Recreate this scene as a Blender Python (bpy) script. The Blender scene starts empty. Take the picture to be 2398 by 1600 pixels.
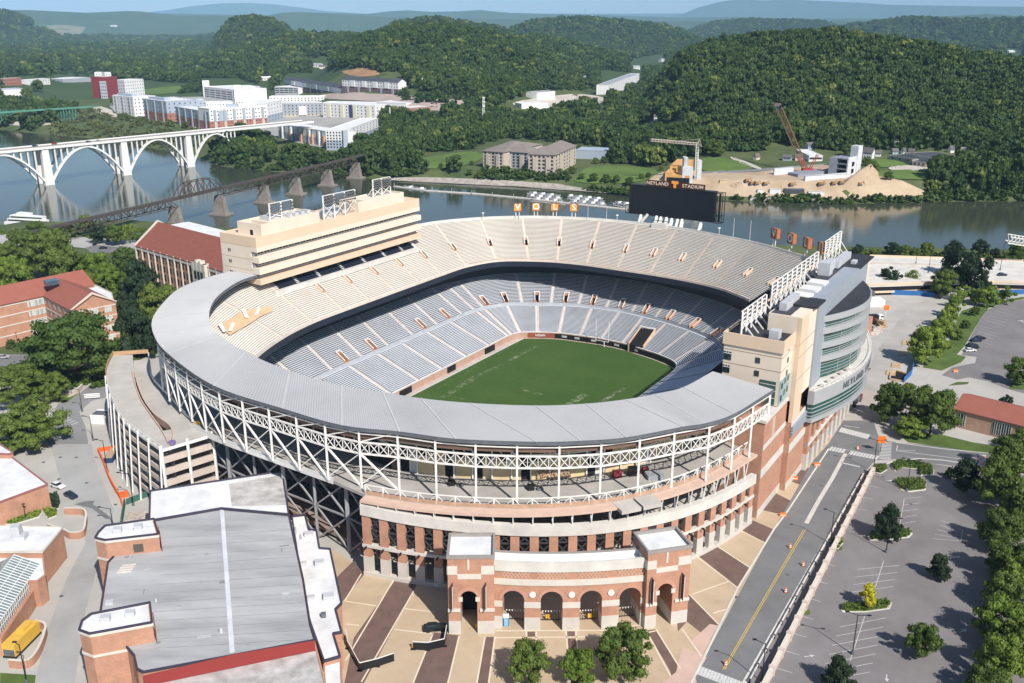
import bpy, math, random
import numpy as np
from math import radians as R, sin, cos, pi, atan2, sqrt, tan
from mathutils import Vector, Matrix
random.seed(7); rng = np.random.default_rng(7)
sc = bpy.context.scene
COL = sc.collection

# ---------------------------------------------------------------- camera, sky, sun, exposure
CF, CXP, CYP, TH, CAMH = 2190.0, 1199.0, 800.0, R(18.7), 125.0
cd = bpy.data.cameras.new('camera'); cam = bpy.data.objects.new('camera', cd); COL.objects.link(cam)
cam.location = (0, 0, CAMH); cam.rotation_euler = (R(90) - TH, 0, 0)
cd.sensor_width = 36.0; cd.lens = 36.0 * CF / 2398.0; cd.clip_start = 1.0; cd.clip_end = 120000.0
sc.camera = cam
SUN_AZ, SUN_EL = R(150.0), R(42.5)          # azimuth clockwise from +Y
w = bpy.data.worlds.new('World'); sc.world = w; w.use_nodes = True
nt = w.node_tree; nt.nodes.clear()
sky = nt.nodes.new('ShaderNodeTexSky'); sky.sky_type = 'NISHITA'; sky.sun_disc = False
sky.sun_elevation = SUN_EL; sky.sun_rotation = SUN_AZ; sky.altitude = 300; sky.air_density = 1.0; sky.dust_density = 0.6; sky.ozone_density = 2.5
bg = nt.nodes.new('ShaderNodeBackground'); bg.inputs['Strength'].default_value = 0.085
out = nt.nodes.new('ShaderNodeOutputWorld')
nt.links.new(sky.outputs[0], bg.inputs[0]); nt.links.new(bg.outputs[0], out.inputs[0])
sl = bpy.data.lights.new('sun', 'SUN'); sun = bpy.data.objects.new('sun', sl); COL.objects.link(sun)
sl.energy = 4.8; sl.angle = R(0.53); sl.color = (1.0, 0.955, 0.89)
sdir = Vector((sin(SUN_AZ) * cos(SUN_EL), cos(SUN_AZ) * cos(SUN_EL), sin(SUN_EL)))
sun.rotation_euler = sdir.to_track_quat('Z', 'Y').to_euler()
sun.location = (150, -200, 400)
sc.view_settings.view_transform = 'Standard'; sc.view_settings.look = 'None'
sc.view_settings.exposure = 0.34; sc.view_settings.gamma = 1.0
sc.render.engine = 'CYCLES'
cy = sc.cycles
cy.max_bounces = 6; cy.diffuse_bounces = 2; cy.glossy_bounces = 2; cy.transmission_bounces = 3; cy.volume_bounces = 0
cy.transparent_max_bounces = 6; cy.use_denoising = True; cy.caustics_reflective = False; cy.caustics_refractive = False

# ---------------------------------------------------------------- geometry of the place
def ray(px, py):
    x = (px - CXP) / CF; y = -(py - CYP) / CF
    return np.array([x, cos(TH) + y * sin(TH), -sin(TH) + y * cos(TH)])
def G(px, py, z=3.0):
    r = ray(px, py); t = (z - CAMH) / r[2]
    return Vector((t * r[0], t * r[1], z))
def atY(px, py, yy):
    r = ray(px, py); t = yy / r[1]
    return Vector((t * r[0], yy, CAMH + t * r[2]))
AX = R(32.3); UX = Vector((sin(AX), cos(AX), 0)); VX = Vector((cos(AX), -sin(AX), 0)); C0 = Vector((7.3, 315.4, 0))
def W(u, v, z=0.0): return C0 + UX * u + VX * v + Vector((0, 0, z))
def uv(p):
    d = Vector(p) - C0; return d.dot(UX), d.dot(VX)
def onV(px, py, v):
    r = Vector(ray(px, py)); o = Vector((0, 0, CAMH)); t = (v - (o - C0).dot(VX)) / r.dot(VX); return o + r * t
def onU(px, py, u):
    r = Vector(ray(px, py)); o = Vector((0, 0, CAMH)); t = (u - (o - C0).dot(UX)) / r.dot(UX); return o + r * t
def catmull(P, n, closed=False):
    P = [Vector(p) for p in P]; N = len(P); out = []
    rngN = N if closed else N - 1
    for i in range(rngN):
        p0 = P[(i - 1) % N] if closed or i > 0 else P[0] * 2 - P[1]
        p1 = P[i]; p2 = P[(i + 1) % N]
        p3 = P[(i + 2) % N] if closed or i + 2 < N else P[-1] * 2 - P[-2]
        for k in range(n):
            t = k / n
            out.append(0.5 * ((2 * p1) + (-p0 + p2) * t + (2 * p0 - 5 * p1 + 4 * p2 - p3) * t * t + (-p0 + 3 * p1 - 3 * p2 + p3) * t ** 3))
    if not closed: out.append(P[-1])
    return out

# ---------------------------------------------------------------- materials
MATS = {}
def mat(name, col, rough=0.8, var=0.12, scale=0.3, metal=0.0, bump=0.0, spec=0.3, col2=None, coord='Object', bscale=None, streak=None):
    if name in MATS: return MATS[name]
    m = bpy.data.materials.new(name); m.use_nodes = True; t = m.node_tree; b = t.nodes['Principled BSDF']
    b.inputs['Roughness'].default_value = rough; b.inputs['Metallic'].default_value = metal
    b.inputs['Specular IOR Level'].default_value = spec
    tc = t.nodes.new('ShaderNodeNewGeometry')
    n = t.nodes.new('ShaderNodeTexNoise'); n.inputs['Scale'].default_value = scale; n.inputs['Detail'].default_value = 5; n.inputs['Roughness'].default_value = 0.65
    if streak:
        mp = t.nodes.new('ShaderNodeMapping'); mp.inputs['Scale'].default_value = streak
        t.links.new(tc.outputs['Position'], mp.inputs['Vector']); t.links.new(mp.outputs[0], n.inputs['Vector'])
    else:
        t.links.new(tc.outputs['Position'], n.inputs['Vector'])
    r = t.nodes.new('ShaderNodeValToRGB'); r.color_ramp.elements[0].position = 0.3; r.color_ramp.elements[1].position = 0.7
    c = np.array(col, float); d = np.clip(c * (1 - var), 0, 1); e = np.array(col2, float) if col2 is not None else np.clip(c * (1 + var), 0, 1)
    if col2 is not None: d = c
    r.color_ramp.elements[0].color = (*d, 1); r.color_ramp.elements[1].color = (*e, 1)
    t.links.new(n.outputs['Fac'], r.inputs[0]); t.links.new(r.outputs[0], b.inputs['Base Color'])
    if bump:
        bn = t.nodes.new('ShaderNodeBump'); bn.inputs['Strength'].default_value = bump; bn.inputs['Distance'].default_value = 0.3
        n2 = t.nodes.new('ShaderNodeTexNoise'); n2.inputs['Scale'].default_value = bscale or scale * 4; n2.inputs['Detail'].default_value = 4
        t.links.new(tc.outputs['Position'], n2.inputs['Vector'])
        t.links.new(n2.outputs['Fac'], bn.inputs['Height']); t.links.new(bn.outputs[0], b.inputs['Normal'])
    MATS[name] = m; return m
def mat_brick(name, col, mortar=(0.42, 0.36, 0.30), bs=1.0):
    if name in MATS: return MATS[name]
    m = mat(name, col, 0.9, 0.16, 0.35); t = m.node_tree; b = t.nodes['Principled BSDF']
    ramp = [n for n in t.nodes if n.type == 'VALTORGB'][0]; geo = [n for n in t.nodes if n.type == 'NEW_GEOMETRY'][0]
    s = t.nodes.new('ShaderNodeSeparateXYZ'); t.links.new(geo.outputs['Position'], s.inputs[0])
    wv = t.nodes.new('ShaderNodeMath'); wv.operation = 'MULTIPLY'; wv.inputs[1].default_value = 1 / (0.62 * bs); t.links.new(s.outputs['Z'], wv.inputs[0])
    fr = t.nodes.new('ShaderNodeMath'); fr.operation = 'FRACT'; t.links.new(wv.outputs[0], fr.inputs[0])
    gt = t.nodes.new('ShaderNodeMath'); gt.operation = 'GREATER_THAN'; gt.inputs[1].default_value = 0.84; t.links.new(fr.outputs[0], gt.inputs[0])
    ml = t.nodes.new('ShaderNodeMath'); ml.operation = 'MULTIPLY'; ml.inputs[1].default_value = 0.22; t.links.new(gt.outputs[0], ml.inputs[0])
    mx = t.nodes.new('ShaderNodeMixRGB'); mx.inputs[2].default_value = (*mortar, 1)
    t.links.new(ml.outputs[0], mx.inputs[0]); t.links.new(ramp.outputs[0], mx.inputs[1])
    n3 = t.nodes.new('ShaderNodeTexNoise'); n3.inputs['Scale'].default_value = 2.5; n3.inputs['Detail'].default_value = 3
    mx2 = t.nodes.new('ShaderNodeMixRGB'); mx2.blend_type = 'MULTIPLY'; mx2.inputs[0].default_value = 0.35
    t.links.new(geo.outputs['Position'], n3.inputs['Vector']); t.links.new(mx.outputs[0], mx2.inputs[1]); t.links.new(n3.outputs['Fac'], mx2.inputs[2])
    t.links.new(mx2.outputs[0], b.inputs['Base Color'])
    return m
concrete = mat('concrete', (0.50, 0.47, 0.43), 0.85, 0.16, 0.12)
concrete_lt = mat('concrete_light', (0.62, 0.59, 0.54), 0.85, 0.14, 0.2)
white = mat('white_paint', (0.80, 0.79, 0.76), 0.5, 0.06, 0.5)
whitesteel = mat('white_steel', (0.76, 0.74, 0.70), 0.5, 0.1, 0.8)
whiteroof = mat('white_roof', (0.60, 0.60, 0.60), 0.7, 0.13, 0.22, col2=(0.82, 0.82, 0.82))
graysteel = mat('gray_steel', (0.12, 0.13, 0.145), 0.55, 0.2, 0.5)
brick = mat_brick('red_brick', (0.56, 0.295, 0.195))
brick_dk = mat_brick('dark_red_brick', (0.36, 0.18, 0.135))
cream = mat('cream_stucco', (0.69, 0.53, 0.385), 0.85, 0.05, 0.15)
cream_lt = mat('pale_cream_stucco', (0.74, 0.635, 0.515), 0.85, 0.05, 0.15)
stone = mat('limestone', (0.62, 0.57, 0.50), 0.8, 0.08, 0.5)
black = mat('black_membrane', (0.035, 0.036, 0.042), 0.7, 0.3, 0.3)
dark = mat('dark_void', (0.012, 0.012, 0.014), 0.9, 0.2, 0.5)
blackpaint = mat('black_paint', (0.015, 0.016, 0.018), 0.4, 0.1, 0.5)
glass = mat('dark_glass', (0.02, 0.03, 0.035), 0.08, 0.3, 0.4, spec=0.7)
greenglass = mat('green_glass', (0.03, 0.10, 0.085), 0.08, 0.3, 0.3, spec=0.7)
blueglass = mat('blue_glass', (0.06, 0.10, 0.13), 0.08, 0.3, 0.3, spec=0.7)
asphalt = mat('asphalt', (0.15, 0.15, 0.153), 0.9, 0.14, 0.11, bump=0.1, col2=(0.205, 0.205, 0.205))
lot = mat('parking_asphalt', (0.17, 0.158, 0.156), 0.9, 0.16, 0.09, bump=0.1, col2=(0.24, 0.222, 0.22))
marking = mat('white_marking', (0.56, 0.56, 0.54), 0.7, 0.16, 1.5)
yellowmark = mat('yellow_marking', (0.60, 0.42, 0.07), 0.7, 0.12, 1.5)
orange = mat('orange_paint', (0.85, 0.17, 0.02), 0.5, 0.08, 1)
grassm = mat('lawn_grass', (0.085, 0.13, 0.028), 0.95, 0.3, 0.12, bump=0.3)
dirt = mat('bare_earth', (0.45, 0.31, 0.19), 0.95, 0.2, 0.03, bump=0.6, bscale=0.15)
redroof = mat('red_tile_roof', (0.245, 0.085, 0.06), 0.85, 0.1, 0.4)

# ---------------------------------------------------------------- mesh builder
class MB:
    def __init__(s): s.v = []; s.f = []; s.m = []; s.mats = []
    def mi(s, m):
        if m is None: return -1
        if m not in s.mats: s.mats.append(m)
        return s.mats.index(m)
    def add(s, vs, fs, m=None):
        o = len(s.v); s.v.extend([tuple(p) for p in vs]); k = s.mi(m)
        for f in fs: s.f.append(tuple(i + o for i in f)); s.m.append(k)
    def quad(s, a, b, c, d, m=None): s.add([a, b, c, d], [(0, 1, 2, 3)], m)
    def hexa(s, b, t, m=None):      # bottom loop, top loop (same count)
        n = len(b)
        s.add(list(b) + list(t), [tuple(range(n - 1, -1, -1)), tuple(range(n, 2 * n))] + [(i, (i + 1) % n, n + (i + 1) % n, n + i) for i in range(n)], m)
    def prism(s, poly, z0, z1, m=None):
        s.hexa([(p[0], p[1], z0) for p in poly], [(p[0], p[1], z1) for p in poly], m)
    def box(s, o, ax, ay, az, m=None):   # corner + three edge vectors
        o = Vector(o); ax = Vector(ax); ay = Vector(ay); az = Vector(az)
        s.hexa([o, o + ax, o + ax + ay, o + ay], [o + az, o + ax + az, o + ax + ay + az, o + ay + az], m)
    def cbox(s, c, dx, dy, dz, ang=0.0, m=None):  # centre of base
        ca, sa = cos(ang), sin(ang); X = Vector((ca, sa, 0)) * dx; Y = Vector((-sa, ca, 0)) * dy
        s.box(Vector(c) - X / 2 - Y / 2, X, Y, (0, 0, dz), m)
    def bar(s, p, q, w=0.3, m=None, h=None):
        p = Vector(p); q = Vector(q); d = q - p
        if d.length < 1e-5: return
        d.normalize(); up = Vector((0, 0, 1)) if abs(d.z) < 0.95 else Vector((1, 0, 0))
        x = d.cross(up).normalized(); y = x.cross(d).normalized(); h = h or w
        c = [x * (a * w / 2) + y * (b * h / 2) for a, b in ((-1, -1), (1, -1), (1, 1), (-1, 1))]
        s.hexa([p + e for e in c], [q + e for e in c], m)
    def cyl(s, p, q, r0, r1=None, n=8, m=None):
        p = Vector(p); q = Vector(q); d = (q - p).normalized(); r1 = r0 if r1 is None else r1
        up = Vector((0, 0, 1)) if abs(d.z) < 0.95 else Vector((1, 0, 0)); x = d.cross(up).normalized(); y = x.cross(d)
        a = [(x * cos(2 * pi * i / n) + y * sin(2 * pi * i / n)) for i in range(n)]
        s.hexa([p + e * r0 for e in a], [q + e * r1 for e in a], m)
    def wall(s, pts, z0, z1, th=0.3, m=None):   # a wall along a polyline (2D or 3D pts give their own base)
        for i in range(len(pts) - 1):
            a = Vector(pts[i][:2] + (0,)) if isinstance(pts[i], tuple) else Vector((pts[i][0], pts[i][1], 0))
            b = Vector((pts[i + 1][0], pts[i + 1][1], 0)); d = (b - a)
            if d.length < 1e-4: continue
            nrm = Vector((-d.y, d.x, 0)).normalized() * th / 2
            s.hexa([a - nrm + Vector((0, 0, z0)), b - nrm + Vector((0, 0, z0)), b + nrm + Vector((0, 0, z0)), a + nrm + Vector((0, 0, z0))],
                   [a - nrm + Vector((0, 0, z1)), b - nrm + Vector((0, 0, z1)), b + nrm + Vector((0, 0, z1)), a + nrm + Vector((0, 0, z1))], m)
    def strip(s, A, B, m=None, closed=False):
        n = len(A); vs = list(A) + list(B); r = n if closed else n - 1
        s.add(vs, [(i, (i + 1) % n, n + (i + 1) % n, n + i) for i in range(r)], m)
    def build(s, name, m=None, parent=None, smooth=False, origin=None):
        me = bpy.data.meshes.new(name)
        me.from_pydata([tuple(v) for v in s.v], [], s.f)
        k0 = 1 if m else 0
        for x in ([m] if m else []) + s.mats: me.materials.append(x)
        me.polygons.foreach_set('material_index', [max(k + k0, 0) for k in s.m])
        if smooth: me.polygons.foreach_set('use_smooth', [True] * len(me.polygons))
        me.update()
        o = bpy.data.objects.new(name, me); COL.objects.link(o)
        if parent is not None:
            o.parent = parent; o.matrix_parent_inverse = parent.matrix_basis.inverted()
        return o
def tag(o, label=None, cat=None, group=None, kind=None):
    if label: o['label'] = label
    if cat: o['category'] = cat
    if group: o['group'] = group
    if kind: o['kind'] = kind
    return o
def thing(name, label, cat, loc=(0, 0, 0), group=None, rz=0.0):
    o = bpy.data.objects.new(name, None); COL.objects.link(o); o.location = loc; o.rotation_euler = (0, 0, rz); o.empty_display_size = 0.1
    o.matrix_basis = Matrix.Translation(Vector(loc)) @ Matrix.Rotation(rz, 4, 'Z')
    return tag(o, label, cat, group)
def copy_tree(src, loc, rz=0.0, scale=None, label=None, top=True):
    c = src.copy(); COL.objects.link(c)
    if top:
        c.location = loc; c.rotation_euler = (0, 0, rz)
        if scale: c.scale = scale
        if label: c['label'] = label
    for ch in [x for x in KIDS.get(src.name, [])]:
        d = ch.copy(); COL.objects.link(d); d.parent = c
        for g in KIDS.get(ch.name, []):
            e = g.copy(); COL.objects.link(e); e.parent = d
    return c
KIDS = {}
def parts8(m, name, mm, parent):      # every box of the builder becomes a mesh of its own
    for k in range(len(m.v) // 8):
        q = MB(); q.v = m.v[8 * k:8 * k + 8]; q.f = [tuple(i - 8 * k for i in f) for f in m.f[6 * k:6 * k + 6]]; q.m = m.m[6 * k:6 * k + 6]; q.mats = list(m.mats); kid(parent, q.build(name, mm, parent))
def kid(parent, o):
    KIDS.setdefault(parent.name, []).append(o); return o
# ---------------------------------------------------------------- terrain
def P2(l, z=-6.0): return np.array([tuple(G(a, b, z))[:2] for a, b in l])
near_shore = P2([(-700, 640), (0, 545), (60, 532), (180, 536), (330, 530), (700, 560), (1990, 594), (2200, 598), (2398, 601), (2900, 615)])
far_shore = P2([(-900, 290), (0, 303), (60, 310), (110, 315), (214, 324), (300, 334), (350, 347), (420, 355), (482, 378), (507, 389), (607, 401), (680, 406), (714, 402), (800, 408), (860, 419), (921, 424), (1029, 427), (1121, 434), (1282, 441), (1336, 446), (1471, 459), (1694, 469), (1755, 472), (1991, 478), (2155, 474), (2398, 471), (3000, 462)])
riv = np.vstack([near_shore, far_shore[::-1]])
def inside(poly, x, y):
    c = np.zeros(x.shape, bool); n = len(poly); j = n - 1
    for i in range(n):
        xi, yi = poly[i]; xj, yj = poly[j]
        with np.errstate(divide='ignore', invalid='ignore'):
            c ^= ((yi > y) != (yj > y)) & (x < (xj - xi) * (y - yi) / (yj - yi + 1e-12) + xi)
        j = i
    return c
def dist_line(L, x, y):
    d = np.full(x.shape, 1e9)
    for i in range(len(L) - 1):
        a = L[i]; b = L[i + 1]; ab = b - a; t = np.clip(((x - a[0]) * ab[0] + (y - a[1]) * ab[1]) / (ab @ ab), 0, 1)
        d = np.minimum(d, np.hypot(x - a[0] - t * ab[0], y - a[1] - t * ab[1]))
    return d
def ss(a, b, x): t = np.clip((x - a) / (b - a), 0, 1); return t * t * (3 - 2 * t)
def wavy(x, y, L, seed):
    r = np.random.default_rng(seed); z = np.zeros(x.shape)
    for k in range(9):
        a = r.uniform(0, 2 * pi); f = 2 * pi / (L * r.uniform(0.5, 1.8)); z += np.sin((x * cos(a) + y * sin(a)) * f + r.uniform(0, 6.28))
    return z / 3.5
# ridges: silhouette points (px, py) of the skyline, their distance, widths in front and behind, height of the trees on top
RIDGES = [
    (1450, 380, 420, 14, [(1480, 190), (1540, 150), (1600, 118), (1700, 92), (1800, 80), (1910, 73), (1960, 72), (2050, 86), (2130, 98), (2250, 118), (2398, 142), (2600, 165), (2900, 200)]),
    (1150, 180, 160, 14, [(1560, 330), (1650, 300), (1750, 255), (1850, 235), (1950, 235), (2050, 245), (2200, 270), (2398, 300), (2700, 330)]),
    (1950, 430, 400, 14, [(640, 160), (740, 125), (820, 92), (900, 68), (960, 58), (1020, 57), (1080, 62), (1150, 76), (1250, 100), (1350, 130), (1420, 170)]),
    (1500, 220, 220, 14, [(830, 240), (900, 190), (980, 165), (1060, 160), (1150, 170), (1250, 190), (1350, 215), (1400, 240)]),
    (2700, 500, 500, 22, [(380, 110), (450, 90), (530, 80), (640, 78), (720, 72), (830, 78), (900, 85), (1100, 92), (1250, 80), (1400, 84), (1550, 95)]),
    (3300, 450, 450, 24, [(800, 78), (870, 58), (930, 46), (1010, 36), (1060, 42), (1120, 52), (1200, 62), (1300, 78)]),
    (3700, 420, 400, 26, [(470, 66), (510, 50), (545, 38), (590, 30), (640, 40), (680, 56), (730, 70)]),
    (4600, 600, 600, 30, [(1080, 72), (1140, 64), (1193, 58), (1257, 46), (1314, 41), (1371, 39), (1407, 41), (1478, 50), (1585, 55), (1700, 66)]),
    (6000, 700, 700, 36, [(1800, 62), (1900, 56), (2010, 51), (2105, 39), (2170, 36), (2260, 41), (2398, 39), (2700, 44)]),
    (7500, 700, 700, 36, [(1560, 58), (1640, 50), (1700, 44), (1750, 41), (1850, 43), (1950, 46), (2050, 56)]),
    (6500, 700, 700, 36, [(-500, 40), (0, 21), (40, 20), (90, 28), (130, 42), (175, 60)]),
    (11500, 900, 900, 0, [(-500, 28), (0, 24), (70, 24), (200, 30), (300, 26), (330, 27), (420, 38), (500, 36), (600, 42), (660, 30), (700, 28), (800, 33), (900, 40), (1000, 44), (1150, 45), (1300, 47), (1500, 50), (2000, 50), (2260, 36), (2310, 33), (2400, 38), (3000, 40)]),
    (15500, 1200, 1200, 0, [(-500, 30), (100, 30), (300, 30), (500, 34), (640, 36), (800, 31), (860, 33), (910, 27), (955, 24), (1010, 28), (1070, 27), (1125, 24), (1190, 30), (1300, 33), (1420, 36), (1600, 42), (1700, 40), (1900, 44), (2100, 43), (2400, 44), (3000, 46)]),
    (26000, 1800, 1800, 0, [(1300, 45), (1500, 40), (1598, 33), (1634, 18), (1687, 4), (1723, -1), (1790, 1), (1850, -1), (1920, 2), (2027, 7), (2073, 11), (2170, 13), (2300, 15), (2398, 16), (2900, 25)]),
    (30000, 1800, 1800, 0, [(300, 34), (390, 24), (450, 14), (520, 8), (580, 7), (640, 10), (700, 17), (760, 26), (850, 32)]),
]
RD = []
for D, wf, wb, th, pts in RIDGES:
    az = []; zz = []
    for px, py in pts:
        r = ray(px, py); hd = math.hypot(r[0], r[1]); az.append(atan2(r[0], r[1])); zz.append(CAMH + r[2] / hd * D - th)
    RD.append((D, wf, wb, np.array(az), np.array(zz)))
def ground_z(x, y):
    x = np.asarray(x, float); y = np.asarray(y, float)
    d = np.hypot(x, y); a = np.arctan2(x, y)
    inr = inside(riv, x, y); ds = np.minimum(dist_line(near_shore, x, y), dist_line(far_shore, x, y))
    far = (y > 560) & ~inr & (dist_line(near_shore, x, y) > dist_line(far_shore, x, y))
    base = 3.0 + ss(60, 500, ds) * 6 * far
    base = base + far * ss(1100, 2600, d) * (12 * wavy(x, y, 500, 3) + 4) + far * ss(3500, 8000, d) * (22 * wavy(x, y, 1500, 4))
    z = base.copy()
    for D, wf, wb, az, zz in RD:
        top = np.interp(a, az, zz); e = (az[-1] - az[0]) * (0.28 if D > 1600 else 0.12)
        fall = ss(az[0] - e * 0.2, az[0] + e, a) * (1 - ss(az[-1] - e, az[-1] + e * 0.2, a)) if D < 3000 or True else 1
        if D > 10000: fall = 1.0
        q = (d - D); g = np.where(q < 0, np.exp(-(q / wf) ** 2), np.exp(-(q / wb) ** 2))
        rough = 1 + (0.10 * wavy(x, y, D * 0.07, int(D)) * np.clip(np.abs(q) / wf, 0, 1))
        z = np.maximum(z, (top - 3) * g * fall * rough * far + 3)
    bank = ss(0, 22, ds)
    z = np.where(inr, -6 - 4 * ss(0, 25, ds), -6.3 + (z + 6.3) * bank)
    # the sunken bowl of the stadium
    du = (x - C0.x) * UX.x + (y - C0.y) * UX.y; dv = (x - C0.x) * VX.x + (y - C0.y) * VX.y
    q = (np.abs((du + 12) / 92)) ** 2.6 + (np.abs(dv / 66)) ** 2.6
    z = np.where(q < 1, -0.6, z)
    return z
def gz(x, y): return float(ground_z(np.array([x]), np.array([y]))[0])
def GT(px, py):      # where the line of sight through a pixel of the photograph meets the land
    r = ray(px, py); t = np.concatenate([np.arange(80, 1500, 6.0), np.geomspace(1500, 20000, 500)]); hd = math.hypot(r[0], r[1])
    x = r[0] * t; y = r[1] * t; z = CAMH + r[2] * t; g = ground_z(x, y); k = np.argmax(z < g)
    if z[k] >= g[k]: k = len(t) - 1
    if k == 0: return Vector((x[0], y[0], g[0]))
    a = (z[k - 1] - g[k - 1]); b = (g[k] - z[k]); f = a / (a + b + 1e-9)
    X = x[k - 1] + (x[k] - x[k - 1]) * f; Y = y[k - 1] + (y[k] - y[k - 1]) * f
    return Vector((X, Y, gz(X, Y)))

az_ = np.radians(np.concatenate([np.linspace(-60, -36, 25)[:-1], np.linspace(-36, 36, 420), np.linspace(36, 60, 25)[1:]]))
rr = np.concatenate([np.array([5, 40]), np.arange(70, 560, 9.0), np.arange(560, 1000, 4.0), np.geomspace(1000, 42000, 330)])
Ag, Rg = np.meshgrid(az_, rr); X = Rg * np.sin(Ag); Y = Rg * np.cos(Ag); Z = ground_z(X, Y)
nr, na = X.shape; V = np.stack([X, Y, Z], -1).reshape(-1, 3)
ii = np.arange(nr - 1)[:, None] * na + np.arange(na - 1)[None, :]
F = np.stack([ii, ii + 1, ii + na + 1, ii + na], -1).reshape(-1, 4)[:, ::-1]
def np_mesh(name, V, F, m, smooth=True):
    me = bpy.data.meshes.new(name); me.vertices.add(len(V)); me.vertices.foreach_set('co', np.ascontiguousarray(V, dtype=np.float32).ravel())
    k = F.shape[1]; me.loops.add(F.size); me.loops.foreach_set('vertex_index', F.ravel().astype(np.int32))
    me.polygons.add(len(F)); me.polygons.foreach_set('loop_start', np.arange(0, F.size, k, dtype=np.int32)); me.polygons.foreach_set('loop_total', np.full(len(F), k, dtype=np.int32))
    me.update(calc_edges=True); me.validate()
    if smooth: me.polygons.foreach_set('use_smooth', [True] * len(F))
    me.materials.append(m); o = bpy.data.objects.new(name, me); COL.objects.link(o); return o
# ground: pale pavement near, woodland floor and far green beyond
gm = mat('ground_cover', (0.050, 0.080, 0.025), 0.95, 0.35, 0.035, col2=(0.115, 0.135, 0.050), bump=0.5, bscale=0.1)
fm_ = mat('wooded_ground', (0.035, 0.065, 0.020), 0.95, 0.35, 0.004, col2=(0.06, 0.095, 0.03), bump=0.6, bscale=0.02)
ground = np_mesh('ground', V, F, gm); ground.data.materials.append(fm_)
fd_ = np.hypot(V[F[:, 0], 0], V[F[:, 0], 1]); ground.data.polygons.foreach_set('material_index', (fd_ > 1700).astype(np.int32)); ground.data.update(); tag(ground, 'green land running from the campus to the far hills', kind='structure')
# river
wm = bpy.data.materials.new('river_water'); wm.use_nodes = True; t = wm.node_tree; b = t.nodes['Principled BSDF']
b.inputs['Base Color'].default_value = (0.060, 0.068, 0.040, 1); b.inputs['Roughness'].default_value = 0.06; b.inputs['IOR'].default_value = 1.33; b.inputs['Specular IOR Level'].default_value = 0.5
geo = t.nodes.new('ShaderNodeNewGeometry'); n1 = t.nodes.new('ShaderNodeTexNoise'); n1.inputs['Scale'].default_value = 0.22; n1.inputs['Detail'].default_value = 6; n1.inputs['Roughness'].default_value = 0.6
mp = t.nodes.new('ShaderNodeMapping'); mp.inputs['Scale'].default_value = (0.6, 1.5, 1); t.links.new(geo.outputs['Position'], mp.inputs[0]); t.links.new(mp.outputs[0], n1.inputs['Vector'])
bn = t.nodes.new('ShaderNodeBump'); bn.inputs['Strength'].default_value = 0.30; bn.inputs['Distance'].default_value = 0.22; t.links.new(n1.outputs['Fac'], bn.inputs['Height']); t.links.new(bn.outputs[0], b.inputs['Normal'])
n2 = t.nodes.new('ShaderNodeTexNoise'); n2.inputs['Scale'].default_value = 0.006; n2.inputs['Detail'].default_value = 3; t.links.new(geo.outputs['Position'], n2.inputs['Vector'])
rp = t.nodes.new('ShaderNodeValToRGB'); rp.color_ramp.elements[0].position = 0.35; rp.color_ramp.elements[1].position = 0.65
rp.color_ramp.elements[0].color = (0.042, 0.052, 0.034, 1); rp.color_ramp.elements[1].color = (0.055, 0.062, 0.040, 1); t.links.new(n2.outputs['Fac'], rp.inputs[0]); t.links.new(rp.outputs[0], b.inputs['Base Color'])
mb = MB(); mb.quad((-3000, 330, -6), (3000, 330, -6), (3000, 1700, -6), (-3000, 1700, -6)); water = mb.build('river', wm); tag(water, 'broad calm river behind the stadium', kind='structure')

# ---------------------------------------------------------------- leaves
def leaf_mat(name, c1, c2, c3=None):
    m = bpy.data.materials.new(name); m.use_nodes = True; t = m.node_tree; b = t.nodes['Principled BSDF']
    b.inputs['Roughness'].default_value = 0.6; b.inputs['Specular IOR Level'].default_value = 0.25
    oi = t.nodes.new('ShaderNodeObjectInfo'); g = t.nodes.new('ShaderNodeNewGeometry')
    n = t.nodes.new('ShaderNodeTexNoise'); n.inputs['Scale'].default_value = 0.022; n.inputs['Detail'].default_value = 9; n.inputs['Roughness'].default_value = .72
    t.links.new(g.outputs['Position'], n.inputs['Vector'])
    a = t.nodes.new('ShaderNodeMath'); a.operation = 'MULTIPLY'; a.inputs[1].default_value = 0.62; t.links.new(oi.outputs['Random'], a.inputs[0])
    a2 = t.nodes.new('ShaderNodeMath'); a2.operation = 'MULTIPLY_ADD'; a2.inputs[1].default_value = 0.62; t.links.new(n.outputs['Fac'], a2.inputs[0]); t.links.new(a.outputs[0], a2.inputs[2])
    r = t.nodes.new('ShaderNodeValToRGB'); r.color_ramp.elements[0].position = 0.1; r.color_ramp.elements[1].position = 0.95
    r.color_ramp.elements[0].color = (*c1, 1); r.color_ramp.elements[1].color = (*c2, 1)
    if c3: e = r.color_ramp.elements.new(0.84); e.color = (*[(p + q) / 2 for p, q in zip(c1, c2)], 1); r.color_ramp.elements[-1].color = (*c3, 1)
    t.links.new(a2.outputs[0], r.inputs[0]); t.links.new(r.outputs[0], b.inputs['Base Color'])
    tr = t.nodes.new('ShaderNodeBsdfTranslucent'); t.links.new(r.outputs[0], tr.inputs[0]); mx = t.nodes.new('ShaderNodeMixShader'); mx.inputs[0].default_value = 0.22
    t.links.new(b.outputs[0], mx.inputs[1]); t.links.new(tr.outputs[0], mx.inputs[2]); t.links.new(mx.outputs[0], t.nodes['Material Output'].inputs[0])
    return m
LF_WOOD = leaf_mat('woodland_leaves', (0.030, 0.066, 0.016), (0.115, 0.170, 0.032), (0.19, 0.235, 0.046))
LF_CITY = leaf_mat('street_tree_leaves', (0.045, 0.092, 0.018), (0.14, 0.19, 0.034))
LF_LIGHT = leaf_mat('light_green_leaves', (0.10, 0.17, 0.022), (0.20, 0.27, 0.04))
LF_DARK = leaf_mat('dark_evergreen_leaves', (0.018, 0.040, 0.018), (0.035, 0.062, 0.026))
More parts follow.
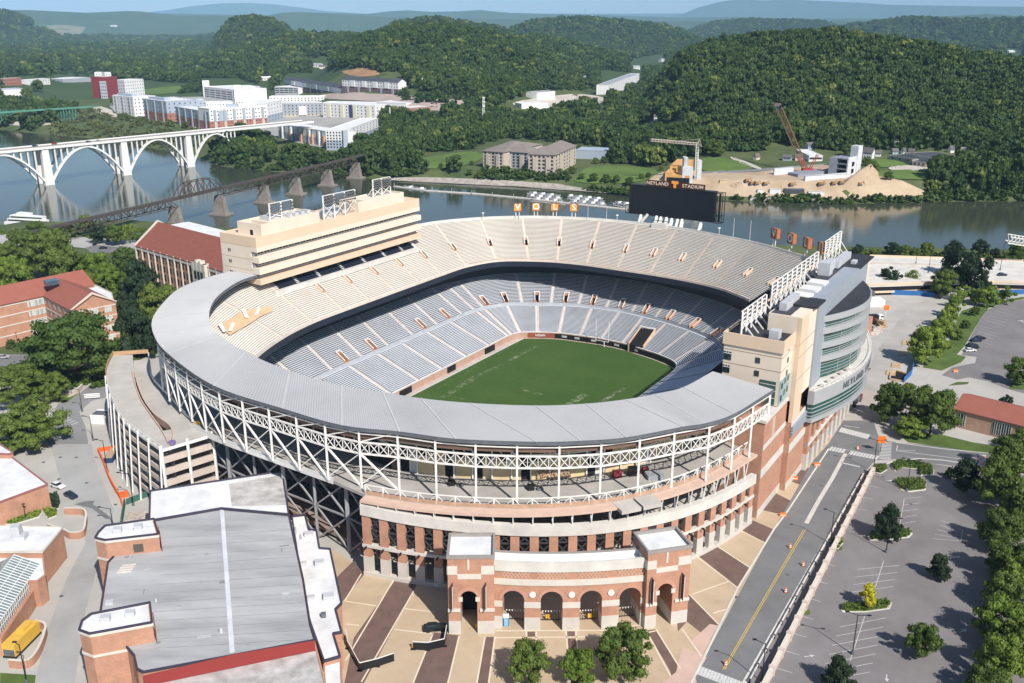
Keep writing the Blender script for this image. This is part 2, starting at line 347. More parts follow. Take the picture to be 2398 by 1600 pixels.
LF_YEL = leaf_mat('yellow_leaves', (0.42, 0.42, 0.02), (0.55, 0.50, 0.03))
bark = mat('tree_bark', (0.10, 0.075, 0.055), 0.95, 0.3, 2.0)
def leaf_cloud(shape, n, size, seed, clumps=26, core=True):
    """crown in a unit space: height 1 (z 0..1), radius 1; shape(z)->radius; quads gathered in clumps"""
    r = np.random.default_rng(seed); cz = r.uniform(0.06, 0.94, clumps); ca = r.uniform(0, 2 * pi, clumps); cr = np.array([shape(z) for z in cz]) * r.uniform(0.30, 0.95, clumps)
    C = np.stack([cr * np.cos(ca), cr * np.sin(ca), cz], -1); S = r.uniform(0.13, 0.34, clumps) * (26 / clumps) ** .22
    k = r.integers(0, clumps, n); d = r.normal(size=(n, 3)); d /= np.linalg.norm(d, axis=1)[:, None]; d[:, 2] = d[:, 2] * 0.8 + 0.12
    rad = S[k] * r.uniform(0.55, 1.18, n); Pn = C[k] + d * rad[:, None] * np.array([1, 1, 0.62])
    nrm = d + r.normal(scale=0.45, size=(n, 3)); nrm /= np.linalg.norm(nrm, axis=1)[:, None]
    t1 = np.cross(nrm, r.normal(size=(n, 3))); t1 /= np.linalg.norm(t1, axis=1)[:, None]; t2 = np.cross(nrm, t1)
    sz = size * r.uniform(0.6, 1.3, n)[:, None]
    A = Pn + (t1 + t2) * sz; B = Pn + (-t1 + t2 * 0.7) * sz; Cc = Pn + (-t1 - t2) * sz * 0.9; D = Pn + (t1 * 0.8 - t2) * sz
    V = np.stack([A, B, Cc, D], 1).reshape(-1, 3); F = np.arange(4 * n).reshape(n, 4)
    if core:                                   # inner leaf masses, one lump per clump
        vs = [V]; fs = [F]; o = len(V)
        for i in range(clumps):
            nn = 6; th = np.linspace(0, 2 * pi, nn, endpoint=False); rows = []
            for ph in (-1.2, -0.5, 0.2, 0.9, 1.4): rows.append(np.stack([np.cos(th) * cos(ph), np.sin(th) * cos(ph), np.full(nn, sin(ph) * 0.62)], -1))
            L = np.concatenate(rows) * S[i] * 0.68 * r.uniform(0.85, 1.15, (5 * nn, 1)) + C[i]; vs.append(L)
            q = np.array([[a * nn + j, a * nn + (j + 1) % nn, (a + 1) * nn + (j + 1) % nn, (a + 1) * nn + j] for a in range(4) for j in range(nn)]) + o; fs.append(q); o += len(L)
        V = np.concatenate(vs); F = np.concatenate(fs)
    return V, F
round_ = lambda z: sqrt(max(0.02, 1 - (2 * z - 0.85) ** 2 / 1.35)) * 0.82
cone_ = lambda z: 0.95 * (1 - z) ** 0.75 + 0.06
oval_ = lambda z: 0.85 * sqrt(max(0.02, 1 - (2 * z - 0.8) ** 2 / 1.5))
wide_ = lambda z: 0.92 * sqrt(max(0.02, 1 - (1.6 * z - 0.45) ** 2 / 1.6))
def raw_mesh(name, V, F, m):
    me = bpy.data.meshes.new(name); me.vertices.add(len(V)); me.vertices.foreach_set('co', np.ascontiguousarray(V, dtype=np.float32).ravel())
    me.loops.add(F.size); me.loops.foreach_set('vertex_index', F.ravel().astype(np.int32)); me.polygons.add(len(F))
    me.polygons.foreach_set('loop_start', np.arange(0, F.size, 4, dtype=np.int32)); me.polygons.foreach_set('loop_total', np.full(len(F), 4, dtype=np.int32)); me.update(calc_edges=True)
    me.materials.append(m); return me

# ---------------------------------------------------------------- far woods: one mass
CLEAR = [[(0, 172), (60, 178), (235, 172), (250, 200), (335, 188), (462, 196), (470, 183), (560, 183), (640, 212), (668, 172), (945, 172), (950, 200), (1010, 222), (1140, 236), (1150, 262), (1040, 268), (1030, 285), (900, 275), (888, 335), (830, 348), (830, 374), (640, 374), (620, 330), (500, 306), (420, 296), (250, 276), (210, 256), (0, 262)],
    [(100, 316), (100, 298), (215, 250), (430, 292), (580, 300), (480, 380), (350, 347), (214, 326)],
    [(960, 372), (1020, 356), (1135, 352), (1135, 395), (1000, 404)], [(1100, 345), (1200, 325), (1430, 345), (1430, 382), (1548, 392), (1540, 430), (1480, 460), (1330, 446), (1121, 434), (880, 428), (900, 405), (1100, 405)],
    [(1471, 460), (1520, 400), (1640, 365), (1700, 360), (1800, 340), (1900, 350), (2050, 340), (2200, 350), (2290, 370), (2420, 380), (2420, 398), (2200, 402), (2160, 430), (2165, 474), (1990, 478), (1755, 472), (1694, 470)],
    [(1200, 240), (1240, 214), (1400, 212), (1425, 235), (1415, 252), (1290, 268), (1210, 268)], [(1480, 300), (1500, 288), (1640, 285), (1640, 305), (1600, 315), (1500, 318)],
    [(38, 70), (60, 62), (160, 58), (205, 68), (160, 74), (60, 76)], [(250, 52), (310, 52), (318, 62), (255, 65)], [(160, 78), (215, 78), (215, 88), (160, 86)],
    [(338, 205), (430, 202), (430, 220), (340, 222)], [(750, 165), (870, 160), (960, 196), (970, 210), (760, 180)], [(1598, 270), (1650, 258), (1680, 275), (1610, 290)], [(2180, 95), (2260, 98), (2240, 110), (2190, 108)],
    [(715, 136), (775, 136), (775, 160), (715, 158)], [(1400, 165), (1510, 175), (1510, 215), (1400, 215)], [(1470, 140), (1560, 125), (1560, 170), (1470, 168)], [(1798, 244), (1845, 244), (1845, 262), (1798, 262)],
    [(1650, 345), (1740, 345), (1790, 372), (1650, 402)], [(2350, 115), (2398, 115), (2398, 145), (2350, 140)], [(1170, 245), (1290, 250), (1290, 282), (1180, 282)], [(1390, 225), (1420, 225), (1420, 300), (1395, 300)]]
HCL = [(2033, 370, 16), (2056, 366, 12), (2094, 361, 12), (2115, 360, 10), (2134, 362, 10), (2096, 349, 10), (2226, 358, 12), (2259, 359, 14), (2376, 365, 14), (2356, 383, 14), (1771, 374, 12), (1843, 376, 14), (1869, 375, 12), (1895, 349, 12), (1823, 260, 18), (1368, 186, 12), (1489, 161, 14), (1550, 145, 12), (1361, 286, 14), (1537, 279, 10), (429, 166, 12), (461, 161, 12), (745, 157, 16), (757, 161, 14), (623, 188, 18), (1911, 330, 10), (1955, 330, 8), (1735, 255, 14), (2364, 123, 16), (2384, 141, 18), (230, 178, 22), (252, 180, 22), (815, 240, 20), (1420, 215, 50), (1700, 364, 60), (1460, 180, 16), (266, 63, 26)]
def proj_np(x, y, z):
    zz = z - CAMH; d = y * cos(TH) - zz * sin(TH); u = y * sin(TH) + zz * cos(TH); return CXP + CF * x / d, CYP - CF * u / d
def wood_points(d0, d1, spacing):
    n = int((d1 ** 2 - d0 ** 2) * R(76) / 2 / spacing ** 2)
    d = np.sqrt(rng.uniform(d0 ** 2, d1 ** 2, n)); a = rng.uniform(R(-38), R(38), n); x = d * np.sin(a); y = d * np.cos(a); return x, y
px_all = []
for d0, d1, sp in ((560, 1250, 8.6), (1250, 2200, 10.5), (2200, 4200, 15), (4200, 8600, 25)):
    x, y = wood_points(d0, d1, sp); z = ground_z(x, y)
    inr = inside(riv, x, y); ok = ~inr & (dist_line(far_shore, x, y) > 4) & (dist_line(near_shore, x, y) > dist_line(far_shore, x, y)) & (y > 560)
    ppx, ppy = proj_np(x, y, z); m = ok.copy()
    for c in CLEAR: m &= ~inside(np.array(c, float), ppx, ppy)
    for (hx, hy, hr) in HCL: m &= ~((np.abs(ppx - hx) < hr) & (ppy > hy - 5) & (ppy < hy + 21))
    m &= (ppx > -260) & (ppx < 2660)
    s = (sp / 7.6) ** 0.75 * (0.62 + 0.9 * rng.beta(2, 2.6, len(x)))
    px_all.append(np.stack([x, y, z, s, rng.uniform(0, 6.28, len(x)), rng.integers(0, 4, len(x))], -1)[m])
WP = np.concatenate(px_all)
# hidden ones (behind a hill) are dropped: nothing of them shows
vis = np.ones(len(WP), bool)
for i0 in range(0, len(WP), 20000):
    q = WP[i0:i0 + 20000]; blk = np.zeros(len(q), bool)
    for f in np.linspace(0.72, 0.985, 12):
        blk |= ground_z(q[:, 0] * f, q[:, 1] * f) > CAMH + (q[:, 2] + 32 - CAMH) * f
    vis[i0:i0 + 20000] = ~blk
WP = WP[vis]; print('wood trees', len(WP))
SRC = []
for k, (shp, nq, s) in enumerate(((round_, 700, 0.085), (wide_, 700, 0.085), (oval_, 620, 0.085), (wide_, 500, 0.10))):
    V_, F_ = leaf_cloud(shp, nq, s, 50 + k, 20); V_ = V_ * np.array([7.0, 7.0, 9.5] if k < 2 else [5.6, 5.6, 10.5]) + np.array([0, 0, 1.0])
    SRC.append(bpy.data.objects.new('wood_source', raw_mesh('wood_source', V_, F_, LF_WOOD)))
me = bpy.data.meshes.new('woods'); me.vertices.add(len(WP)); me.vertices.foreach_set('co', WP[:, :3].astype(np.float32).ravel())
for nm, c in (('sc', 3), ('ro', 4)):
    at = me.attributes.new(nm, 'FLOAT', 'POINT'); at.data.foreach_set('value', WP[:, c].astype(np.float32))
at = me.attributes.new('ix', 'INT', 'POINT'); at.data.foreach_set('value', WP[:, 5].astype(np.int32)); me.update()
woods = bpy.data.objects.new('woods', me); COL.objects.link(woods); tag(woods, 'dense green woods covering the hills beyond the river', kind='stuff')
ng = bpy.data.node_groups.new('woods', 'GeometryNodeTree'); ng.interface.new_socket('Geometry', in_out='INPUT', socket_type='NodeSocketGeometry'); ng.interface.new_socket('Geometry', in_out='OUTPUT', socket_type='NodeSocketGeometry')
gi = ng.nodes.new('NodeGroupInput'); go = ng.nodes.new('NodeGroupOutput'); jn = ng.nodes.new('GeometryNodeJoinGeometry')
def named(nm, typ):
    n = ng.nodes.new('GeometryNodeInputNamedAttribute'); n.data_type = typ; n.inputs[0].default_value = nm; return n.outputs['Attribute']
a_s = named('sc', 'FLOAT'); a_r = named('ro', 'FLOAT'); a_i = named('ix', 'INT'); cx = ng.nodes.new('ShaderNodeCombineXYZ'); ng.links.new(a_r, cx.inputs[2])
for k, so in enumerate(SRC):
    oi = ng.nodes.new('GeometryNodeObjectInfo'); oi.inputs['Object'].default_value = so; oi.inputs['As Instance'].default_value = True
    cp = ng.nodes.new('FunctionNodeCompare'); cp.data_type = 'INT'; cp.operation = 'EQUAL'; ng.links.new(a_i, cp.inputs[2]); cp.inputs[3].default_value = k
    ip = ng.nodes.new('GeometryNodeInstanceOnPoints'); ng.links.new(gi.outputs[0], ip.inputs['Points']); ng.links.new(cp.outputs[0], ip.inputs['Selection'])
    ng.links.new(oi.outputs['Geometry'], ip.inputs['Instance']); ng.links.new(cx.outputs[0], ip.inputs['Rotation']); ng.links.new(a_s, ip.inputs['Scale']); ng.links.new(ip.outputs[0], jn.inputs[0])
ng.links.new(jn.outputs[0], go.inputs[0]); md = woods.modifiers.new('woods', 'NODES'); md.node_group = ng
# ================================================================ STADIUM
def z5(a,b): return 800+a/2.8,500+b/2.8
def z4(a,b): return a/2.8,500+b/2.8
def z6(a,b): return 1598+a/2.8,500+b/2.8
def z8(a,b): return 800+a/2.8,1040+b/2.8
def z7(a,b): return a/2.8,1040+b/2.8
def z9(a,b): return 1598+a/2.8,1040+b/2.8
def z1(a,b): return a/2.8,b/2.8
def z2(a,b): return 800+a/2.8,b/2.8
def z3(a,b): return 1598+a/2.8,b/2.8
def D1(a,b): return 1680+a/5.6,540+b/5.6
def D2(a,b): return 1680+a/5.6,780+b/5.6
def D3(a,b): return 1480+a/5.6,1000+b/5.6
def D4(a,b): return 230+a/5.6,820+b/5.6
def D5(a,b): return 500+a/5.6,980+b/5.6
def zA(a,b): return 780+a/4.48,560+b/4.48
def zB(a,b): return 1280+a/4.48,560+b/4.48
def zC(a,b): return 500+a/4.48,400+b/4.48

#      LF            M              LT             UF               UR            zUF  zUR
KN=[((57.6,-1.7),(75.5,-2.5),(91,-3.5),(72.9,-3.2),(95.5,-5)),
 ((56.6,-10.8),(74,-15),(89.8,-18),(72.9,-17.5),(93.6,-22)),((54.9,-20),(70.9,-26.4),(86.5,-32),(71,-30.5),(88.8,-38.5)),
 ((51,-28.1),(64.9,-36.8),(80,-46),(66.5,-42),(80.5,-54)),((46.7,-34.0),(58,-47.6),(67,-60.5),(58.5,-53.2),(68,-68)),
 ((40.5,-35.9),(44,-54),(44,-69.5),(44,-58.6),(50,-79.5)),((26,-35.7),(26,-54.7),(26,-70.5),(27,-59.3),(31,-83)),
 ((10,-35.6),(10,-54.7),(10,-70.5),(12.8,-59.2),(13,-83.5)),((-6,-35.5),(-6,-54.7),(-6,-70.5),(-2.3,-59.2),(-3,-83.5)),
 ((-20.3,-35.5),(-20.3,-54.7),(-20.3,-70.5),(-17.4,-59.1),(-18,-83.5)),((-36,-35.5),(-36,-54.7),(-36,-70.2),(-32,-59.0),(-33,-83.5)),
 ((-52,-35.3),(-52,-54.3),(-53,-69),(-48,-58.5),(-51,-83)),((-64,-34.2),(-66,-53),(-70,-67),(-65.2,-55.3),(-73,-79)),
 ((-73,-30),(-80,-45),(-88,-58),(-82.6,-49.3),(-94,-69)),((-79,-22),(-91,-33),(-102,-42),(-95.2,-40),(-108,-53)),
 ((-82,-10),(-97,-15),(-108,-18),(-101,-22),(-115,-28)),((-83,0),(-100,0),(-110,2),(-103,3),(-117,5)),
 ((-82,10),(-97,18),(-107,25),(-101,25),(-114,32)),((-79,22),(-91,36),(-99,46),(-94,45),(-105,55)),
 ((-73,32),(-80,49),(-86,61),(-82,58),(-91,70)),((-64,37),(-66,56),(-68,71),(-66,63),(-71,79)),
 ((-50,38.5),(-50,57),(-50,73),(-50,64),(-52,82)),((-36,38.5),(-36,57),(-36,73),(-36,64),(-36,83)),
 ((-20,38.5),(-20,57),(-20,73),(-20,64),(-20,84)),((-5,38.5),(-5,57),(-5,73),(-5,64),(-5,84)),
 ((10,38.5),(10,57),(10,73),(10,64),(10,84)),((24,38.5),(26,57),(26,73),(27,64),(30,84)),
 ((34,38.5),(42,56),(46,70),(44,63.5),(50,83)),((43,37.5),(53,50.5),(60,64),(55.5,60),(65.5,80.5)),
 ((48.3,34.0),(60.8,43.1),(70,54),(62.5,51.5),(76,66)),((52.4,25.9),(66.8,32.4),(79,40),(68.4,40.2),(84.5,50)),
 ((55.0,17.2),(71.3,20.6),(85,24.5),(71.7,26.3),(90.2,32)),((57.2,8),(74,9),(89.5,10),(72.9,11.2),(94.8,13.5))]
NK=len(KN);ARR=[np.array([k[i] for k in KN],float) for i in range(5)];LF,MM,LT,UF,UR=ARR
zUR=np.full(NK,43.5);zUF=np.full(NK,28.0)
for k,v in {11: 43.5,12: 41,13: 38,14: 36,15: 35.5,16: 35.5,17: 35.5,18: 35.5,19: 35.5,20: 35.5,21: 35.5,22: 36}.items(): zUR[k]=v
for k,v in {13: 27.5,14: 27,15: 26,16: 25.5,17: 25.5,18: 25.5,19: 26,20: 26}.items(): zUF[k]=v
def ce(A, t):      # closed Catmull-Rom through the knots, evaluated at any t
    t=np.asarray(t,float)%NK;i=np.floor(t).astype(int);f=t-i
    if A.ndim==2: f=f[...,None]
    p0,p1,p2,p3=A[(i-1)%NK],A[i%NK],A[(i+1)%NK],A[(i+2)%NK]
    return 0.5*(2*p1+(-p0+p2)*f+(2*p0-5*p1+4*p2-p3)*f**2+(-p0+3*p1-3*p2+p3)*f**3)
UXn,VXn,C0n=np.array(UX),np.array(VX),np.array(C0)
def wnp(q, z):     # (n,2) uv + z -> (n,3) world
    q=np.asarray(q);z=np.broadcast_to(np.asarray(z,float),q.shape[:-1])
    return C0n+q[...,:1]*UXn+q[...,1:2]*VXn+z[...,None]*np.array([0,0,1.0])
class NB:          # numpy strips of quads
    def __init__(s): s.V=[];s.F=[];s.n=0
    def strip(s,A,B):
        n=len(A);s.V+=[A,B];i=np.arange(n-1)+s.n;s.F.append(np.stack([i,i+1,i+1+n,i+n],-1));s.n+=2*n
    def build(s,name,m,parent=None,smooth=False):
        o=np_mesh(name,np.concatenate(s.V),np.concatenate(s.F),m,smooth)
        if parent is not None: o.parent=parent;o.matrix_parent_inverse=parent.matrix_basis.inverted()
        return o
SB=(0.0,1.0)
lowfloor=mat('lower_tread_concrete',(0.24,0.25,0.27),0.85,0.22,0.08)
lowbench=mat('aluminium_bench',(0.68,0.71,0.76),0.42,0.10,0.10,metal=0.0)
upfloor=mat('upper_tread_concrete',(0.60,0.53,0.45),0.85,0.12,0.06,col2=(0.68,0.62,0.54))
upbench=mat('upper_bench',(0.82,0.785,0.73),0.5,0.08,0.08)
aislem=mat('aisle_stairs',(0.66,0.60,0.56),0.8,0.10,0.4)
aisleup=mat('upper_aisle_stairs',(0.68,0.585,0.50),0.8,0.10,0.4)
vombrick=mat('vomitory_brick',(0.50,0.27,0.17),0.85,0.1,0.5)
vomtan=mat('vomitory_tan',(0.66,0.44,0.29),0.85,0.1,0.5)
navy=mat('navy_and_shade',(0.018,0.024,0.040),0.5,0.2,0.2)  # navy of fascia and seats, also painted shade under the upper tier

def deck(parent,name,A,B,zA_,zB_,nrow,t0,t1,aisles,vom,floor,bench,aism,vmat,aw=1.5,vr=(4,10),vw=1.4,bn=0.55,per=6):
    """stepped tier between curves A and B;aisles at the given t;vomitories cut out at the given t"""
    ts=np.unique(np.concatenate([np.linspace(t0,t1,int((t1-t0)*per)+1),[a+s for a in vom for s in (-1e-3,1e-3)]]))
    def cur(t,f): return ce(A,t)*(1-f)+ce(B,t)*f
    def zz(t,f): return ce(zA_,t)*(1-f)+ce(zB_,t)*f
    def halfw(t, f, w):     # half width in t units at that place
        e=0.05;L=np.linalg.norm(cur(np.array([t+e]),f)-cur(np.array([t-e]),f))/(2*e);return w/2/L
    fl=NB();bb=NB();ai=NB();vb=[]
    for i in range(nrow):
        f0,f1=i/nrow,(i+1)/nrow
        cuts=[]
        if vr[0]<=i<vr[1]: cuts=[(v-halfw(v,f0,vw*2),v+halfw(v,f0,vw*2)) for v in vom]
        segs=[];a=t0
        for c0,c1 in sorted(cuts):
            if c0>a: segs.append((a,c0));a=c1
        segs.append((a,t1))
        for a,b in segs:
            t=np.unique(np.concatenate([[a],ts[(ts>a) & (ts<b)],[b]]));z0=zz(t,f0);z1=zz(t,f1)
            p0=wnp(cur(t,f0),z0);p1=wnp(cur(t,f1),z0);p2=wnp(cur(t,f1),z1)
            fl.strip(p0,p1);fl.strip(p1,p2)
        br=sorted([(x-halfw(x,f0,aw),x+halfw(x,f0,aw)) for x in aisles if t0-.01<=x<=t1+.01]+cuts);segs=[];a=t0
        for c0,c1 in br:
            if c0>a+0.02: segs.append((a,c0))
            a=max(a,c1)
        if a<t1: segs.append((a,t1))
        for a,b in segs:
            t=np.unique(np.concatenate([[a],ts[(ts>a) & (ts<b)],[b]]));z0=zz(t,f0)
            g0=f0+(f1-f0)*0.42;g1=g0+(f1-f0)*bn
            A0=wnp(cur(t,g0),z0+0.30);A1=wnp(cur(t,g0),z0+0.42);A2=wnp(cur(t,g1),z0+0.42)
            bb.strip(A0,A1);bb.strip(A1,A2)
        for x in aisles:
            if not (t0-.01<=x<=t1+.01): continue
            if any(abs(x-(c0+c1)/2)<0.1 for c0,c1 in cuts): continue
            h=halfw(x,f0,aw);t=np.array([x-h,x+h])
            fm=(f0+f1)/2;z0=zz(t,f0)+0.03;z1=zz(t,f1)+0.03;zm=(z0+z1)/2
            P_=[wnp(cur(t,f0),z0),wnp(cur(t,fm),z0),wnp(cur(t,fm),zm),wnp(cur(t,f1),zm),wnp(cur(t,f1),z1)]
            for q in range(4): ai.strip(P_[q],P_[q+1])
    o=fl.build(name,floor,parent);kid(parent,o)
    o2=bb.build('bench_rows',bench,parent);kid(parent,o2)
    o3=ai.build('aisle_stairs',aism,parent);kid(parent,o3)
    for v in vom:                                        # portal walls
        f0,f1=vr[0]/nrow,vr[1]/nrow;m=MB();h=halfw(v,(f0+f1)/2,vw*2)
        zf=float(zz(np.array([v]),f0)[0])-0.3;zt=float(zz(np.array([v]),f1)[0])+0.9;zt0=float(zz(np.array([v]),f0)[0])+0.9
        for s in (-1,1):
            a=Vector(wnp(cur(np.array([v+s*h]),f0),0)[0]);b=Vector(wnp(cur(np.array([v+s*h]),f1),0)[0]);w=(b-a).cross(Vector((0,0,1))).normalized()*0.28*s
            m.hexa([a+Vector((0,0,zf)),b+Vector((0,0,zf)),b+w+Vector((0,0,zf)),a+w+Vector((0,0,zf))],
                   [a+Vector((0,0,zt0)),b+Vector((0,0,zt)),b+w+Vector((0,0,zt)),a+w+Vector((0,0,zt0))],vmat)
            m.hexa([a+Vector((0,0,zt0+.002)),b+Vector((0,0,zt+.002)),b+w*1.1+Vector((0,0,zt+.002)),a+w*1.1+Vector((0,0,zt0+.002))],
                   [a+Vector((0,0,zt0+.14)),b+Vector((0,0,zt+.14)),b+w*1.1+Vector((0,0,zt+.14)),a+w*1.1+Vector((0,0,zt0+.14))],white)
        a,b=[Vector(wnp(cur(np.array([v+s*h]),f0),zf)[0]) for s in (-1,1)];c,d=[Vector(wnp(cur(np.array([v+s*h]),f1),zf)[0]) for s in (1,-1)]
        m.quad(a, b, c, d, vmat)                       # landing
        up=Vector((0,0,zt-zf));lin=(c-b)*0.02
        m.quad(d-lin,c-lin,c-lin+up*0.62,d-lin+up*0.62,dark);m.quad(d-lin+up*0.62,c-lin+up*0.62,c-lin+up,d-lin+up,vmat)
        m.bar(d+up,c+up,0.3,white)
        kid(parent,m.build('vomitory',None,parent))
    return o

st=thing('football_stadium','huge oval football stadium with pale bleacher tiers around a green pitch','stadium',tuple(C0))
vomL=[float(k)+0.02 for k in (0,1,2,3,4,5.35,6.5,7.5,8.35,9.5,27.7,28.8,29.8,30.9,32)]
K1=lambda v: np.full(NK,float(v))
deck(st,'lower_tier',LF,MM,K1(2.5),K1(9.4),25,0,NK,[float(k) for k in range(NK)]+[4.72],[],lowfloor,lowbench,aislem,vombrick)
vl=[0,1,2,3,4,4.6,6.0,7.0,9.0,10.0,28.0,29,30,31,32]
deck(st,'middle_tier',MM+(LT-MM)*0.07,LT,K1(10.6),K1(19.7),21,0,NK,[k+0.5 for k in range(NK) if k != 4]+[4.75,5.05],vl,lowfloor,lowbench,aislem,vombrick,vr=(0,6),vw=1.15)
vu=[0,1,2,3,4,5,6.0,7.0,8.0,9.0,10.0,28.4,29.4,30.4,31.4,32.2]
deck(st,'upper_tier',UF,UR,zUF,zUR,35,28.2-NK,20.4,[k+0.0 for k in range(-5,21)],[v-NK if v>25 else v for v in vu],upfloor,upbench,aisleup,vomtan,vr=(13,18),vw=0.95,aw=1.1)
# cross aisle between the lower tiers
TT=np.linspace(0,NK,NK*6+1)
nb=NB();a=ce(MM,TT);b=ce(MM+(LT-MM)*0.07,TT);nb.strip(wnp(a,9.45),wnp(b,9.45));nb.strip(wnp(b,9.45),wnp(b,10.6));kid(st,nb.build('cross_aisle',mat('cross_aisle_concrete',(.42,.44,.47),.8,.12,.3),st))
# wall round the field
nb=NB();q=ce(LF,TT);nb.strip(wnp(q,-0.1),wnp(q,2.8));n_=(ce(MM,TT)-q);n_ /= np.linalg.norm(n_,axis=1)[:,None];nb.strip(wnp(q,2.8),wnp(q+n_*0.4,2.8));nb.strip(wnp(q+n_*.4,2.8),wnp(q+n_*.4,2.4));kid(st,nb.build('field_wall',mat('field_wall_brick',(.46,.30,.235),.85,.12,.4),st))
nb=NB();nb.strip(wnp(q-n_*0.03,2.6),wnp(q-n_*0.03,2.82));nb.strip(wnp(q-n_*.03,2.82),wnp(q+n_*0.43,2.82));kid(st,nb.build('wall_coping',concrete_lt,st))
tb=np.linspace(27.4-NK,3.0,90);qb=ce(LF,tb);nn=ce(MM,tb)-qb;nn /= np.linalg.norm(nn,axis=1)[:,None]
nb=NB();nb.strip(wnp(qb-nn*.05,0.2),wnp(qb-nn*.05,2.3));kid(st,nb.build('advertising_band',blackpaint,st))
redb=mat('red_banner',(0.30,0.085,0.05),0.6,0.1,0.5);tb=np.linspace(2.2,3.55,12);qb=ce(LF,tb);nn=ce(MM,tb)-qb;nn /= np.linalg.norm(nn,axis=1)[:,None]
nb=NB();nb.strip(wnp(qb-nn*.09,0.3),wnp(qb-nn*.09,2.35));kid(st,nb.build('red_advertising_band',redb,st))
# closing wall behind the lower tiers, fascia and underside of the upper tier, rim parapet, outer wall
nb=NB();q=ce(LT,TT);nb.strip(wnp(q,19.7),wnp(q,27.5));kid(st,nb.build('concourse_wall',navy,st))  # shade below the overhang is put into this wall's dark colour
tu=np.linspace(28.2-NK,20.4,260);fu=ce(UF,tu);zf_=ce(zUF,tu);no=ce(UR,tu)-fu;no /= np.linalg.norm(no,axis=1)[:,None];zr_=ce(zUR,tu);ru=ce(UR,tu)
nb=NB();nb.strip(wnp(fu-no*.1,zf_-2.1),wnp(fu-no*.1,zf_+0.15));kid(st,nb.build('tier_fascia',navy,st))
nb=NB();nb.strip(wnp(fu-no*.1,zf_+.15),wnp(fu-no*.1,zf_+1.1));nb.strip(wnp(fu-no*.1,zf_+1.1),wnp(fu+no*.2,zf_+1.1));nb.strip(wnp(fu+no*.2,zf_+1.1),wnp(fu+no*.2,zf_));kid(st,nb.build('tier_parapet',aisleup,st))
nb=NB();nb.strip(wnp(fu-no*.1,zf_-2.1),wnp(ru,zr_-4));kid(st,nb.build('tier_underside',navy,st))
nb=NB();nb.strip(wnp(ru,zr_-1),wnp(ru,zr_+1.0));nb.strip(wnp(ru,zr_+1.0),wnp(ru+no*.5,zr_+1.0));nb.strip(wnp(ru+no*.5,zr_+1.0),wnp(ru+no*.5,zr_-4));kid(st,nb.build('rim_parapet',concrete_lt,st))
sel=(tu<11.5);nb=NB();nb.strip(wnp(ru[sel]-no[sel]*.4,zr_[sel]-3),wnp(ru[sel]-no[sel]*5,np.full(sel.sum(),0.0)));kid(st,nb.build('outer_wall',concrete,st))
# section wall beside the seam of the corner stand
# front banner row (box seats) on the south upper tier: short brown rails
m=MB()
for t in np.arange(-4.2,4.9,0.16):
    a=Vector(wnp(ce(UF,np.array([t]))+(ce(UR,np.array([t]))-ce(UF,np.array([t])))*.035,28.5)[0]);b=Vector(wnp(ce(UF,np.array([t+.12]))+(ce(UR,np.array([t+.12]))-ce(UF,np.array([t+.12])))*.035,28.5)[0])
    m.bar(a+Vector((0,0,.75)),b+Vector((0,0,.75)),0.16);m.bar(a,a+Vector((0,0,.8)),.12);m.bar(a+Vector((0,0,.35)),b+Vector((0,0,.35)),0.1)
kid(st,m.build('box_rail',vombrick,st))
# pitch
base=MB();tt=np.linspace(0,NK,300);q=ce(LF,tt[:-1]);base.add([tuple(p) for p in wnp(q,0.0)],[tuple(range(len(q)))],None)
apron=base.build('field_apron',mat('apron_concrete',(0.50,0.42,0.36),0.85,0.12,0.3),st);kid(st,apron)
turf=mat('stadium_turf',(0.034,0.078,0.012),0.95,0.14,0.04,col2=(0.066,0.118,0.024))
t_=turf.node_tree;bs_=t_.nodes['Principled BSDF'];rp_=[n for n in t_.nodes if n.type=='VALTORGB'][0];ge_=[n for n in t_.nodes if n.type=='NEW_GEOMETRY'][0]
sx=t_.nodes.new('ShaderNodeVectorMath');sx.operation='DOT_PRODUCT';sx.inputs[1].default_value=tuple(UX);t_.links.new(ge_.outputs['Position'],sx.inputs[0])
wv=t_.nodes.new('ShaderNodeMath');wv.operation='SINE';ml=t_.nodes.new('ShaderNodeMath');ml.operation='MULTIPLY';ml.inputs[1].default_value=pi/9.14;t_.links.new(sx.outputs['Value'],ml.inputs[0]);t_.links.new(ml.outputs[0],wv.inputs[0])
ma=t_.nodes.new('ShaderNodeMath');ma.operation='MULTIPLY_ADD';ma.inputs[1].default_value=0.035;ma.inputs[2].default_value=0.0;t_.links.new(wv.outputs[0],ma.inputs[0])
nf=t_.nodes.new('ShaderNodeTexNoise');nf.inputs['Scale'].default_value=0.55;nf.inputs['Detail'].default_value=8;nf.inputs['Roughness'].default_value=0.75;t_.links.new(ge_.outputs['Position'],nf.inputs['Vector'])
nl=[n for n in t_.nodes if n.type=='TEX_NOISE'][0];ad=t_.nodes.new('ShaderNodeMath');ad.operation='ADD';t_.links.new(nl.outputs['Fac'],ad.inputs[0]);t_.links.new(ma.outputs[0],ad.inputs[1]);
av=t_.nodes.new('ShaderNodeMath');av.operation='MULTIPLY_ADD';av.inputs[1].default_value=0.5;t_.links.new(nf.outputs['Fac'],av.inputs[0]);ad2=t_.nodes.new('ShaderNodeMath');ad2.operation='MULTIPLY';ad2.inputs[1].default_value=0.5;t_.links.new(ad.outputs[0],ad2.inputs[0]);t_.links.new(ad2.outputs[0],av.inputs[2]);t_.links.new(av.outputs[0],rp_.inputs[0])
tq=[p for p in ce(LF,np.linspace(27.0-NK,5.0,120))];poly=[(min(max(a-0.6 if a>0 else a,-75),57),min(max(b,-33.0),35.9)) for a,b in tq]+[(-76,-33.0),(-76,35.9)]
